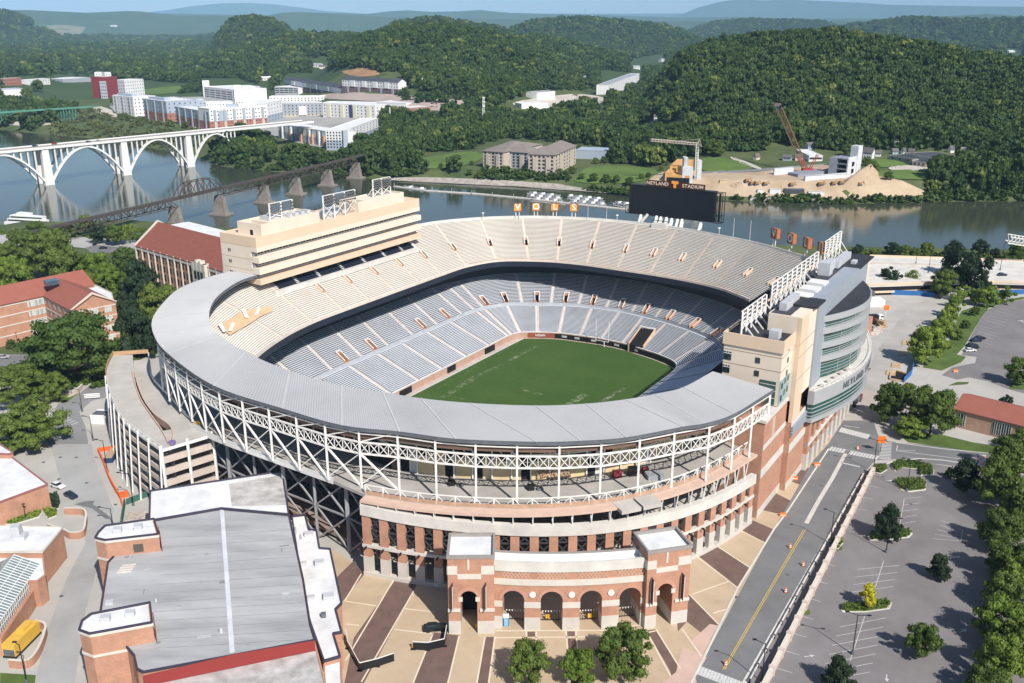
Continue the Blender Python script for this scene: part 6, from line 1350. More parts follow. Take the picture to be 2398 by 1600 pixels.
for k in range(26): m=MB();a=rr2.uniform(760,1980);b=rr2.uniform(560,1330);p=G(*z7(a,b),RZ+.135);m.cbox(p-Vector((0,0,.01)),rr2.uniform(.5,3.2),rr2.uniform(.12,1.1),.015,rr2.choice((.25,.25,1.8)));part(m,'roof_patch',mat('roof_patch_%d'%(k%3),((.24,)*3,(.52,)*3,(.40,)*3)[k%3],.85,.2,1),gy)
for b in range(560,1340,60): m=MB();p,q=G(*z7(1010 if b>900 else 1050,b+60),RZ+.14),G(*z7(1900+(b-500)*.16,b),RZ+.14);m.bar(p,q,.09,None,.02);part(m,'membrane_seam',mat('roof_patch_0',(.24,)*3),gy)
for k,pl in enumerate(([(645,590),(690,545),(1010,500),(1040,600),(690,640),(625,625)],[(540,1170),(600,1125),(985,1050),(1000,1180),(590,1255),(520,1230)])):
    P_=gpoly(pl,RZ+4);t_=MB();t_.prism(P_,3,RZ+4);part(t_,'stair_tower',brick,gy);t_=MB();c=Vector((sum(p[0] for p in P_)/6,sum(p[1] for p in P_)/6,0));t_.prism([tuple(c.lerp(Vector((*p,0)),.95))[:2] for p in P_],RZ+4,RZ+4.15);part(t_,'tower_roof',whiteroof,gy);t_=MB();t_.wall(P_+[P_[0]],RZ+4.2,RZ+4.6,.3);part(t_,'tower_parapet',mat('dark_edge',(.05,.045,.07)),gy);t_=MB();t_.wall(P_+[P_[0]],RZ+3.6,RZ+4.18,.3,stone);t_.wall(P_+[P_[0]],RZ-.8,RZ-.3,.3,stone);part(t_,'stone_band',None,gy)
    q=[Vector((*p,0)) for p in P_];a_,b_=q[4],q[3];t_=MB();
    if k==0: d=(b_-a_).normalized();n=Vector((d.y,-d.x,0));t_.box(a_+d*(b_-a_).length*.5+n*.02+Vector((0,0,RZ+.6)),d*2.0,n*.1,(0,0,1.9));part(t_,'louvre',mat('brown_louvre',(.10,.085,.07)),gy)
    for f_ in (.35,.7): t_=MB();p=q[0].lerp(q[2],f_)*.55+q[5].lerp(q[3],f_)*.45;t_.cbox(at_z(p,RZ+4.1),1.7,1.3,1.2,.2);part(t_,'roof_unit',duct,gy)
    t_=MB();p=q[3]+(q[3]-c).normalized()*.35;p2=q[2]+(q[2]-c).normalized()*.3
    for r_ in range(9): t_.bar(at_z(p,RZ+.4+r_*.5),at_z(p.lerp(p2,.3),RZ+.4+r_*.5),.1)
    for e_ in (p,p.lerp(p2,.3)): t_.bar(at_z(e_,RZ),at_z(e_,RZ+5.2),.12)
    part(t_,'ladder',mat('rusty_red_steel',(.22,.05,.04)),gy)
P_=gpoly([(880,1395),(805,1380),(905,1535),(940,1520)],RZ-.1)
a_,b_=G(*z7(540,1400),12),G(*z7(805,1380),12);windows(gy,a_.lerp(b_,.62),a_.lerp(b_,.98),9.5,12,1,4,.5,1.2,glass,.15,white)
m=MB();p,q=G(*z7(1455,432),RZ+.2),G(*z7(1522,1365),RZ+.2);m.bar(p,q,.9,None,.1);part(m,'ridge_seam',mat('pale_seam',(.62,.63,.66)),gy)
for i,(a,b,s_,h_) in enumerate(((1450,1235,.8,.9),(1023,1035,.5,.7),(2025,600,2.0,.8),(1990,800,1.3,1.0),(2095,790,2.0,1.0),(2040,1020,1.5,.9),(2155,1010,2.2,.9),(720,1045,1.5,.5),(2122,1135,1.0,1.0))):
    zz=11.6 if a>1900 else RZ+.1;m=MB();p=G(*z7(a,b),zz);m.cbox(p,s_,s_*.8,h_,.2) if i>1 else m.cyl(p,p+Vector((0,0,h_)),s_*.5,s_*.35,10);part(m,'roof_vent',duct if i != 8 else graysteel,gy)
m=MB();p=G(*z7(800,800),RZ+.2)
for k in range(4): m.bar(p+Vector((0,-k*.9,.1)),p+Vector((2.8,-k*.9+.5,.1)),.25)
part(m,'roof_grating',stone,gy)
# small brick buildings on the left edge
for nm,lab,pts,zt,extra in (('brick_workshop','low brick building with a white roof beside the two parked cars',[(-300,90),(50,70),(312,270),(0,385),(-300,470)],9.6,0),('brick_annex','brick annex with a white roof and a rooftop cooling unit',[(-260,560),(0,545),(410,553),(278,712),(-200,712)],11,1),('brick_corner_house','brick corner building whose white roof just enters the left edge',[(-200,-20),(-20,-5),(85,60),(60,70),(-200,60)],11,0)):
    P_=gpoly(pts,zt);b=thing(nm,lab,'brick building',(P_[2][0],P_[2][1],3));flat(b,P_[::-1] if False else P_,3,zt,brick,whiteroof,.4,stone if extra else mat('red_coping',(.30,.12,.11)))
    if extra: m=MB();p=G(*z7(130,625),zt);m.cbox(p,3.2,2.6,1.3,.1);m.cbox(p+Vector((-.6,.3,1.3)),2.0,2.0,2.2,.1);part(m,'cooling_unit',duct,b);windows(b,Vector((*P_[3],0)),Vector((*P_[4],0)),4,8,1,1,.8,2.2,glass,.1,white)
    else: windows(b,Vector((*P_[2],0)),Vector((*P_[3],0)),4.5,8,1,3,.9,1.3,glass,.1,white)
gh=thing('greenhouse','glass greenhouse with white glazing bars on a brick base at the left edge','greenhouse',tuple(G(*z7(120,1000),8)))
a,b=G(*z7(265,800),9),G(*z7(-30,1230),9);d=(b-a).normalized();n=Vector((d.y,-d.x,0));n=-n if n.x>0 else n;L_=(b-a).length
base=[xy(a+(-n)*.8),xy(b+(-n)*.8),xy(b+n*12),xy(a+n*12)];m=MB();m.prism(base,3,7.2);part(m,'base_wall',brick,gh)
m=MB();R_=n*5.2;m.hexa([at_z(a,7.2),at_z(b,7.2),at_z(b+R_*2,7.2),at_z(a+R_*2,7.2)],[at_z(a,9.6),at_z(b,9.6),at_z(b+R_*2,9.6),at_z(a+R_*2,9.6)]);m.add([at_z(a,9.6),at_z(b,9.6),at_z(b+R_,12.2),at_z(a+R_,12.2),at_z(a+R_*2,9.6),at_z(b+R_*2,9.6)],[(0,1,2,3),(3,2,5,4),(0,3,4),(1,5,2)]);part(m,'glazing',mat('greenhouse_glass',(.20,.25,.26),.12,.3,.5,spec=.8),gh)
m=MB();nb_=26
for k in range(nb_+1): p=a.lerp(b,k/nb_);m.bar(at_z(p,7.2),at_z(p-n*.03,9.6),.1);m.bar(at_z(p,9.65),at_z(p+R_,12.25),.13)
for f_ in (0,.33,.66,1): m.bar(at_z(a+R_*f_,9.65+2.6*f_),at_z(b+R_*f_,9.65+2.6*f_),.12)
m.bar(at_z(a-n*.05,8.4),at_z(b-n*.05,8.4),.08);part(m,'glazing_bars',white,gh)
fa=gpoly([(290,900),(230,740),(278,712),(410,553),(440,735),(300,960)],3)
w2=thing('brick_wing','plain brick wing linking the annex to the greenhouse','brick wing',tuple(G(*z7(290,900),3)));P_=gpoly([(278,712),(295,860),(245,900),(-40,900),(-40,712)],9.5);flat(w2,P_,3,9.4,brick,whiteroof,.3)
# curved brick walls by the street
for i,pts in enumerate((((315,545),(420,580),(465,600),(540,590),(560,540),(555,450),(425,440)),((60,1440),(180,1440),(250,1370),(297,1250),(295,1200),(235,1180)))):
    P_=[xy(p) for p in catmull([G(*z7(*p),4) for p in pts],6)];b=thing('retaining_wall',['curved brick retaining wall round the sunken bay by the two parked cars','curved brick retaining wall round the yellow machine'][i],'wall',(P_[8][0],P_[8][1],3),'curved retaining walls');m=MB();m.wall(P_,3,4.9,.35);part(m,'wall',brick,b);m=MB();m.wall(P_,4.9,5.05,.5);part(m,'coping',stone,b)
b=thing('retaining_wall','curved tan retaining wall under the big oak beside the hall','wall',tuple(G(*z4(430,1170),3)),'curved retaining walls');m=MB();P_=[xy(p) for p in catmull([G(*z4(*p),4) for p in ((310,1150),(360,1185),(430,1190),(500,1165),(540,1130))],6)];m.wall(P_,3,4.6,.5);part(m,'wall',pinkc,b);m=MB();m.wall(P_,4.6,4.75,.65);part(m,'coping',stone,b)
# red roofed brick building on the right
rb=thing('low_brick_hall','low brick hall with a red pitched roof and tall white framed windows on the right','brick hall',(160,275,3));A,B=G(*z6(1790,1400),3),G(*z6(2175,1500),3);d=(B-A).normalized();n=Vector((-d.y,d.x,0));A=A-d*1;B2=A+d*60
gable(rb,A+n*8,B2+n*8,16,3,9.0,11.5,mat_brick('tan_red_brick',(.52,.33,.24)),tile);windows(rb,A+d*11,A+d*17.5,3.6,8.4,1,4,1.1,4.2,glass,.1,white);windows(rb,A+d*1,A+d*4,3.6,8.4,1,2,1.0,4.2,glass,.1,white);windows(rb,A+d*24,A+d*28,3.6,8.4,1,2,1.1,4.2,glass,.1,white);m=MB();p=A+n*9+d*30;m.cbox(at_z(p,10),1.6,1.6,4);part(m,'chimney',stone,rb)
# riverside car park structure
pg=thing('parking_garage','low two level concrete car park by the river on the right','parking garage',(210,455,3));P_=[xy(G(*z6(*p),8)) for p in ((1185,475),(1230,282),(2700,330),(2600,470),(2050,455),(1640,460))]
for z0,z1 in ((7.2,8),(8,9.0),(4.2,5.2)): m=MB();(m.prism(P_,z0,z1) if z0==7.2 else m.wall(P_+[P_[0]],z0,z1,.3));part(m,'deck' if z0==7.2 else 'parapet',concrete_lt if z0==7.2 else cream,pg)
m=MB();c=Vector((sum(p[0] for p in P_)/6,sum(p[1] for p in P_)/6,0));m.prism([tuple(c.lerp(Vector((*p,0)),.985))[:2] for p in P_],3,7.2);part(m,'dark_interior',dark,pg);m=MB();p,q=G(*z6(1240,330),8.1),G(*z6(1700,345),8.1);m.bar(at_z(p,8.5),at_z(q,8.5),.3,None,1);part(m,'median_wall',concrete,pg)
# ================================================================ ACROSS THE RIVER
def zp1(a,b): return a/2.8,b/2.8
def y1(a,b): return a/5.4075,150+b/5.4075
def y2(a,b): return 380+a/5.4075,150+b/5.4075
def y3(a,b): return 640+a/4.7,160+b/4.7
def y4(a,b): return 1450+a/4.7,330+b/4.7
def y5(a,b): return 1900+a/4.719,330+b/4.719
fwhite=mat('far_white_render',(.74,.73,.72),.8,.06,.05);fgrey=mat('far_grey_panel',(.33,.35,.38),.8,.08,.05);fblue=mat('far_blue_grey_panel',(.36,.41,.48),.8,.08,.05);fbrick=mat('far_brick',(.34,.16,.12),.85,.1,.05);fyel=mat('far_yellow_render',(.70,.65,.47),.8,.05,.05);fdark=mat('far_dark_roof',(.07,.075,.09),.8,.1,.05);ftan=mat('far_tan_render',(.50,.43,.36),.8,.08,.05);fgl=mat('far_window',(.035,.045,.06),.2,.2,.1)
def fbx(name,label,cat,bl,br,ty,depth,wall,roof=None,rows=4,cols=10,lower=None,lf=.45,par=.8,ww=1.5,wh=1.7,parent=None,roofz=0,group=None,side=0):
    A,B=GT(*bl),GT(*br);A.z-=0;z0=min(A.z,B.z)-2;base=(A.z+B.z)/2
    r=ray(bl[0],ty);zt=CAMH+r[2]*A.y/r[1];d=Vector((B.x-A.x,B.y-A.y,0));L=d.length;d.normalize();n=Vector((-d.y,d.x,0));n=n if n.y>0 or abs(n.y)<.2 and n.x<0 else -n
    t=parent or thing(name,label,cat,(A.x,A.y,base),group);P_=[xy(A),xy(B),xy(B+n*depth),xy(A+n*depth)]
    flat(t,P_,z0,zt,wall,roof,par,wall,lower,base+(zt-base)*lf if lower else None)
    if rows: windows(t,A,B,base+.8,zt-.4,rows,cols,ww,wh,fgl,.06)
    if side and rows:
        if A.x<0: windows(t,B,B+n*depth,base+.8,zt-.4,rows,side,ww,wh,fgl,.06)
        else: windows(t,A+n*depth,A,base+.8,zt-.4,rows,side,ww,wh,fgl,.06)
    return t,A,B,n,base,zt
def bays(t,A,B,n,z0,z1,k,mm,w=3.0,out=1.2,lowm=None,lz=None):
    d=(B-A);L=d.length;d=Vector((d.x,d.y,0)).normalized()
    for i in range(k):
        p=at_z(A,z0)+d*(L*(i+.5)/k-w/2)-n*out;m=MB();m.box(p,d*w,n*out,(0,0,z1-z0),mm)
        if lowm: m.box(p-n*.1-d*.1,d*(w+.2),n*out,(0,0,lz-z0),lowm)
        part(m,'bay',None,t)
ap=[('white and blue apartment block with grey glass corner nearest the red tower',y1(1450,625),y1(1710,668),y1(0,400)[1],34,fwhite,5,6,None),('white apartment block with brick base right of the glass corner block',y1(1840,700),y1(2130,745),y1(0,445)[1],45,fblue,5,8,fbrick)]
for lab,a,b,ty,dp,wl,rw,cl,lo in ap:
    t,A,B,n,z0,z1=fbx('apartment_block',lab,'apartment block',a,b,ty,dp,wl,whiteroof,rw,cl,lo,side=6,group='riverside apartment blocks');bays(t,A,B,n,z0,z1,3,fgrey);m=MB();m.prism([xy(A+n*8),xy(B+n*8-(B-A)*.3),xy(B+n*16-(B-A)*.3),xy(A+n*16)],z1,z1+3);part(m,'roof_block',fblue,t)
t,A,B,n,z0,z1=fbx('apartment_block','long blue white apartment wing with dark brick base facing left','apartment block',y2(190,760),y2(610,845),y2(0,545)[1],24,fblue,whiteroof,5,14,fbrick,.5,group='riverside apartment blocks');bays(t,A,B,n,z0,z1,5,fgrey,3.5)
t,A,B,n,z0,z1=fbx('apartment_block','long white apartment wing with tan and brick base facing the bridge','apartment block',y2(620,845),y2(1340,780),y2(0,575)[1],30,fwhite,whiteroof,5,18,fbrick,.42,side=5,group='riverside apartment blocks');bays(t,A,B,n,z0,z1-1,6,fgrey,3.2,1.4,ftan,z0+9)
for i in range(3): m=MB();p=A.lerp(B,.2+.3*i)+n*16;m.cbox(at_z(p,z1),14,8,3.5,.1);part(m,'roof_block',fblue if i%2 else fwhite,t)
fbx('apartment_block','glass cornered apartment end block beside the dark grey building','apartment block',y2(1345,760),y2(1530,700),y2(0,500)[1],30,fwhite,whiteroof,5,5,fblue,.4,group='riverside apartment blocks')
t,A,B,n,z0,z1=fbx('grey_apartment_block','dark grey apartment building with white balconies behind the front block','apartment block',y3(110,545),y3(545,520),y3(0,395)[1],26,fgrey,whiteroof,4,10,ftan,.2);bays(t,A,B,n,z0+2,z1-3,1,fwhite,10,1.5)
t,A,B,n,z0,z1=fbx('yellow_apartment_block','pale yellow and white apartment building with a dark blue stripe','apartment block',y3(550,545),y3(1125,560),y3(0,385)[1],26,fwhite,whiteroof,4,14,None,side=3);bays(t,A,B,n,z0,z1,4,fyel,6,.8);m=MB();d=(B-A).normalized();m.box(at_z(A+d*(B-A).length*.52,z0)-n*1,d*5,n,(0,0,z1-z0));part(m,'stripe_panel',mat('far_navy',(.05,.06,.16)),t)
t,A,B,n,z0,z1=fbx('riverside_hotel','long white and blue riverside block with orange panels facing left','hotel',y3(60,770),y3(790,905),y3(0,612)[1],20,fwhite,whiteroof,6,14,fblue,.5,group='front riverside block');bays(t,A,B,n,z0,z0+15,7,fwhite,3);bays(t,A+(B-A)*.12,B-(B-A)*.2,n,z0,z0+11,4,mat('far_orange',(.62,.32,.17)),3.4,1.7)
t,A,B,n,z0,z1=fbx('riverside_hotel','white end wing of the riverside block with a dark glass corner','hotel',y3(795,905),y3(1160,730),y3(0,690)[1],20,fwhite,whiteroof,6,10,fblue,.5,group='front riverside block');m=MB();m.cbox(at_z(A,z0),5,5,z1-z0+.5,.5);part(m,'glass_corner',fblue,t);windows(t,A+n*20,A,z0+.8,z1-.4,6,6,1.5,1.7,fgl)
for i,(a,b,ty) in enumerate(((y3(-40,400),y3(560,345),y3(0,318)[1]),(y3(560,480),y3(1130,430),y3(0,380)[1]))): fbx('white_block',['plain white building behind the dark grey apartments','plain white building behind the yellow apartments'][i],'white building',a,b,ty,22,fwhite,whiteroof,2,16)
pgm=mat('far_dark_slot',(.05,.05,.07))
def garage(label,bl,br,ty,depth,lev):
    t,A,B,n,z0,z1=fbx('parking_deck',label,'parking deck',bl,br,ty,depth,fwhite,whiteroof,0,0,group='white parking decks');d=(B-A);L=d.length;d.normalize()
    for k in range(lev):
        z=z0+2.2+(z1-z0-3)*k/lev
        for j in range(5): m=MB();m.box(at_z(A,z)+d*(L*(j+.08)/5)-n*.12,d*L*.165,n*.3,(0,0,1.4));part(m,'opening',pgm,t)
    return t,A,B,n,z0,z1
t,A,B,n,z0,z1=garage('long white parking deck with dark openings and a stair tower',y2(540,425),y2(900,475),y2(0,290)[1],60,4)
for f_,h_ in ((-.04,10),(1.05,8)): m=MB();p=A.lerp(B,f_)+n*6;m.cbox(at_z(p,z0),11,11,z1-z0+h_,.3);part(m,'stair_tower',fwhite,t)
garage('shorter white parking deck in the middle with dark openings',y2(1020,440),y2(1250,425),y2(0,300)[1],50,4);t,A,B,n,z0,z1=garage('right hand white parking deck beside the hillside terrace',y2(1430,395),y2(1725,390),y2(0,290)[1],50,3)
for i,(lab,a,b,ty,wl,rw,cl,dp) in enumerate((('grey banded wing left of the red office tower',y1(1285,440),y1(1370,440),y1(0,225)[1],fgrey,5,3,20),('red panelled office tower with a lettered top',y1(1372,440),y1(1512,430),y1(0,172)[1],mat('far_red_panel',(.23,.035,.04)),6,5,30),('grey banded wing right of the red office tower',y1(1514,430),y1(1598,425),y1(0,215)[1],fgrey,5,3,26),('white gridded office wing with square windows',y1(1600,425),y1(1840,405),y1(0,215)[1],fwhite,5,8,28))):
    r_=fbx('office_tower',lab,'office tower',a,b,ty,dp,wl,None,rw,cl,side=4 if i==3 else 0,group='office tower wings')
    if i==1: text('ORANGE',2.4,at_z(r_[1].lerp(r_[2],.5),r_[5]-3)-r_[3]*.3,r_[2]-r_[1],mat('far_orange_sign',(.7,.12,.03)),r_[0]) if False else None
for i,(a,b,ty) in enumerate(((y3(130,262),y3(740,282),y3(0,118)[1]),(y3(765,285),y3(1380,280),y3(0,122)[1]))):
    t,A,B,n,z0,z1=fbx('hillside_terrace',['left hand hillside apartment terrace, white over dark brick, dark roof','right hand hillside apartment terrace, white over dark brick, dark roof'][i],'apartment terrace',a,b,ty,16,fwhite,fdark,4,22,mat('far_dark_brick',(.20,.13,.13)),.48,0);gable(t,(A+n*8)[:2],(B+n*8)[:2],16,z1-.5,z1,z1+4,fwhite,fdark);bays(t,A,B,n,z0,z0+(z1-z0)*.5,5,fgrey,4,.8);bays(t,A+(B-A)*.1,B-(B-A)*.1,n,z0+(z1-z0)*.5,z1-1,4,fwhite,9,1.0)
misc=[('apartment_block','white apartment block behind the glass cornered one, stepped roof',y2(-60,560),y2(180,600),y2(0,430)[1],fwhite,3,8,30,whiteroof),('apartment_block','low blue roofed apartment block behind the long white wing, left',y2(190,560),y2(560,540),y2(0,470)[1],fblue,1,8,30,whiteroof),('apartment_block','white apartment block behind the long white wing, centre',y2(560,590),y2(900,570),y2(0,495)[1],fwhite,2,10,30,whiteroof),('apartment_block','white apartment block behind the long white wing, right',y2(930,560),y2(1330,540),y2(0,470)[1],fwhite,2,12,30,whiteroof),('brick_block','small old brick block at the far left edge',y1(50,275),y1(280,270),y1(0,188)[1],fbrick,2,7,14,whiteroof),('white_flats','row of white flats left of the warehouse roof',y1(370,270),y1(640,260),y1(0,205)[1],fwhite,2,8,20,whiteroof),('warehouse','long low warehouse with white roof behind the dark trees',y1(800,235),y1(1170,225),y1(0,195)[1],fgrey,0,0,60,whiteroof),('warehouse','long white warehouse at the left edge above the green bridge',y1(-100,425),y1(335,410),y1(0,335)[1],fwhite,0,0,40,fblue),
 ('hill_house','white house left of its twin above the red office tower',y1(1200,160),y1(1290,165),y1(0,105)[1],fwhite,1,2,12,fgrey),('hill_house','white house right of its twin above the red office tower',y1(1330,165),y1(1410,165),y1(0,108)[1],fwhite,1,2,12,fgrey),
 ('shop','low brick shop with flat roof left of the parked cars',y3(1270,520),y3(1500,530),y3(0,440)[1],fbrick,1,8,30,whiteroof),('shop','low brick shop with flat roof nearest the parked cars',y3(1502,525),y3(1740,475),y3(0,440)[1],mat('far_tan_brick',(.36,.22,.18)),1,8,25,whiteroof),('store','wide white roofed store behind the brick shops',y3(1140,440),y3(1460,420),y3(0,375)[1],fwhite,0,0,40,whiteroof),
 ('white_office','white two storey office under the lattice mast',y3(2090,615),y3(2350,650),y3(0,560)[1],fwhite,2,8,14,whiteroof),('dark_lodge','low dark lodge almost hidden by river trees',y3(1350,680),y3(1800,640),y3(0,620)[1],fgrey,1,10,14,fdark),('diner','white diner with a dark front beside the parked lot',y3(1370,600),y3(1580,600),y3(0,560)[1],fwhite,0,0,10,whiteroof),
 ('grey_shed','blue grey metal shed right of the tan riverside condominium',z2(1535,1040),z2(1735,1048),z2(0,985)[1],fblue,0,0,25,fblue),('store','white commercial shed in the valley left of centre',z2(1180,715),z2(1355,715),z2(0,682)[1],fwhite,0,0,20,whiteroof),('store','pale commercial building in the valley with dark roof',z2(1280,660),z2(1400,655),z2(0,610)[1],fwhite,0,0,20,fgrey),
 ('row_building','long white terrace with grey roof running up the valley',z2(1745,620),z2(1950,545),z2(0,560)[1],fwhite,3,14,20,fgrey),('white_shop','white flat roofed building below the brown crane boom',y4(2085,232),y4(2235,222),y4(0,165)[1],fwhite,1,7,42,whiteroof)]
for nm,lab,a,b,ty,wl,rw,cl,dp,rf in misc: fbx(nm,lab,nm.replace('_',' '),a,b,ty,dp,wl,rf,rw,cl,par=.4)
# tan riverside condominium
cdm=thing('riverside_condominium','tan five storey riverside condominium with brown hipped roofs and balconies','condominium',tuple(GT(*z2(1225,1120))));broof=mat('brown_shingle',(.22,.19,.17),.9,.08,.1)
def hip(t,P_,z1,rise,mm):
    a,b,c,d=[Vector((*p,z1)) for p in P_];e,f=(a+d)/2,(b+c)/2;dd=(f-e);L=dd.length;dd.normalize();w_=min((d-a).length/2,L*.42);r0,r1=e+dd*w_+Vector((0,0,rise)),f-dd*w_+Vector((0,0,rise));m=MB();m.add([a,b,c,d,r0,r1],[(0,1,5,4),(1,2,5),(2,3,4,5),(3,0,4),(3,2,1,0)]);part(m,'roof',mm,t)
for (a,b,ty,dp,wl,cl) in ((z2(928,1100),z2(1060,1112),z2(0,990)[1],70,ftan,5),(z2(1062,1098),z2(1222,1112),z2(0,992)[1],22,fgrey,6),(z2(1224,1140),z2(1396,1150),z2(0,1012)[1],22,ftan,6),(z2(1398,1150),z2(1535,1075),z2(0,1018)[1],22,ftan,8)):
    _,A,B,n,z0,z1=fbx('','','',a,b,ty,dp,wl,broof,5,cl,None,par=0,parent=cdm,ww=2);d=(B-A);d.z=0;d.normalize();hip(cdm,[xy(A-d-n),xy(B+d-n),xy(B+n*(dp+1)+d),xy(A+n*(dp+1)-d)],z1+.1,6,broof);bays(cdm,A,B,n,z0,z1-2,2,ftan,3.4,1.2)
# houses
gw_,hr_=mat('far_house_white',(.72,.70,.68)),mat('far_house_roof',(.13,.12,.12))
hs=[('big white gabled house with dark windows right of the parking tower',y5(630,190),105,gw_,hr_,9),('small grey roofed house beside the big white gabled one',y5(735,170),60,gw_,hr_,5),('blue grey cottage at the road bend',y5(915,145),70,fblue,hr_,5),('white cottage with dark gable left of the utility poles',y5(1015,140),55,gw_,hr_,5),('cream cottage right of the utility poles',y5(1105,150),60,ftan,hr_,5),('white house at the upper edge of the trees right of the cottages',y5(925,90),50,gw_,hr_,7),('white house under trees above the long warehouse',y5(1540,130),60,gw_,hr_,6),('tan roofed bungalow behind the long warehouse',y5(1695,135),80,gw_,mat('far_tan_roof',(.30,.26,.22)),5),('white bungalow with gabled porch near the right edge',y5(2245,165),80,gw_,hr_,5),('small white cabin left of the right edge bungalow',y5(2150,250),75,gw_,hr_,4),
 ('tan house with dark roof beside the curved lane',y4(1510,205),70,mat('far_cream',(.66,.58,.46)),mat('far_brown_roof',(.16,.12,.10)),5),('blue house with white gable trim',y4(1850,215),90,fblue,hr_,5),('pinkish house with brown roof beside the blue house',y4(1970,210),80,mat('far_pink',(.55,.42,.38)),mat('far_brown_roof',(.16,.12,.10)),5),('grey house among trees behind the crane boom',y4(2090,90),90,fblue,hr_,6),('white mansion with columns on the wooded slope above the crane',z3(630,728),70,gw_,mat('far_brown_roof',(.16,.12,.10)),8),('pale house in the trees left of the apartments in the valley',z2(1590,520),60,gw_,fgrey,7),
 ('white house on the slope at top centre',z2(1930,452),45,gw_,fgrey,8),('tall white house at the end of the valley lane',z2(2100,405),40,gw_,fgrey,9),('white bungalow between dark trees left of the grey shed',z2(1570,800),50,gw_,hr_,5),('white cottage among trees at centre right',z2(2065,780),35,gw_,hr_,5),('cream house high on the wooded hill left',zp1(1200,465),45,ftan,hr_,7),('cream house with pale roof above its neighbour',zp1(1290,450),50,ftan,fgrey,8),('white hilltop house above the hillside terrace',zp1(2085,440),60,gw_,fgrey,8),('grey roofed villa above the terraces',zp1(2120,450),50,gw_,hr_,7),('white villa left of the hillside terraces',zp1(1745,525),70,gw_,whiteroof,7),
 ('white factory roof far off in the left hills',zp1(745,175),90,gw_,whiteroof,14),('pale works buildings far off at the left',zp1(520,240),160,gw_,whiteroof,9),('white warehouse far off at the right edge',z3(2145,345),60,gw_,whiteroof,9),('grey works building at the far right edge',z3(2200,395),70,fgrey,whiteroof,7),('white house alone at the far right in the woods',z3(875,920),38,gw_,hr_,6),('white cottage beside the boom among the woods',z3(1000,925),30,gw_,hr_,6)]
for i,(lab,p,w_,wl,rf,h) in enumerate(hs):
    sc_=4.719 if i<10 else (4.7 if i<14 else 2.8);g=GT(*p);s=CF/(g.y*cos(TH)+(CAMH-g.z)*sin(TH));wd=min(w_/sc_/s*1.0,60);t=thing('house',lab,'house',tuple(g),'houses across the river');rx=.25*((i*37)%7-3);d=Vector((cos(rx),sin(rx),0));gable(t,xy(g-d*wd/2),xy(g+d*wd/2),wd*.62,g.z-2,g.z+h*.62,g.z+h,wl,rf)
    n=Vector((d.y,-d.x,0));windows(t,g-d*wd*.45+n*wd*.31,g+d*wd*.45+n*wd*.31,g.z+.4,g.z+h*.6,1+(h>6),3,wd*.09,1.1,fgl,.08)
# long warehouses on the right bank
for lab,a,b,ty,dp,wl,rr_ in (('long cream warehouse with dark roof on the right bank',y5(1345,300),y5(1690,275),y5(0,198)[1],38,mat('far_cream',(.66,.58,.46)),6),('lean-to with dark roof joined to the cream warehouse',y5(1112,272),y5(1262,300),y5(0,225)[1],20,ftan,3),('older grey block wall shed left of the cream warehouse',y5(850,200),y5(1108,262),y5(0,165)[1],24,mat('far_block_wall',(.30,.30,.29)),4)):
    t,A,B,n,z0,z1=fbx('long_warehouse',lab,'warehouse',a,b,ty,dp,wl,fdark,1 if rr_<5 else 0,3,par=.2,group='right bank warehouses')
# unfinished parking tower, walls, dirt
t=thing('unfinished_parking_tower','tall unfinished grey concrete tower with open dark floors beside the dirt mound','concrete tower',tuple(GT(*y5(375,410))));A,B,C_=GT(*y5(268,395)),GT(*y5(378,412)),GT(*y5(520,365));ztp=CAMH+ray(*y5(378,200))[2]*B.y/ray(*y5(378,200))[1];L_=GT(*y5(180,385));gcon=mat('far_grey_concrete',(.25,.27,.31));lcon=mat('far_pale_concrete',(.62,.63,.65));bk=(C_-B);bk.z=0
m=MB();m.prism([xy(L_),xy(A),xy(A+bk),xy(L_+bk)],0,ztp);part(m,'left_wall',gcon,t);m=MB();m.prism([xy(B-(B-A)*.02),xy(B+(B-A)*.1),xy(C_+(B-A)*.1),xy(C_)],0,ztp+1);part(m,'right_wall',lcon,t)
for k in range(6): m=MB();z=3+(ztp-3)*k/5;m.prism([xy(A),xy(B),xy(B+bk),xy(A+bk)],z-.9,z);part(m,'floor_slab',gcon,t)
m=MB();m.prism([xy(A+bk*.3),xy(B+bk*.3),xy(B+bk*.4),xy(A+bk*.4)],0,ztp-1);part(m,'dark_core',dark,t);m=MB();q=C_-bk*.35;m.prism([xy(q-(B-A)*.6),xy(q+(B-A)*.14),xy(C_+(B-A)*.14),xy(C_-(B-A)*.6)],0,ztp+9);part(m,'stair_tower',lcon,t)
for k in range(4): m=MB();p=B.lerp(C_,.35)+(B-A)*.1;m.cbox(at_z(p,ztp-6-k*5.5),2.2,2.2,3,.9);part(m,'opening',dark,t)
def mound(name,lab,pts,peak,h,m_):
    P_=[GT(*p) for p in pts];pk=GT(*peak);mb=MB();rings=[];nr_=7;L=catmull(P_,4,True)
    for k in range(nr_+1): f=k/nr_;rings.append([Vector(((1-f)*p.x+f*pk.x+random.uniform(-1,1)*(0<k<nr_),(1-f)*p.y+f*pk.y,(1-f)*(p.z-.3)+f*pk.z+h*(f**.8)+random.uniform(-.5,.5)*(0<k))) for p in L])
    for a,b in zip(rings,rings[1:]): mb.strip(a,b,closed=True)
    o=mb.build(name,m_,smooth=True);tag(o,lab,name.replace('_',' '));return o
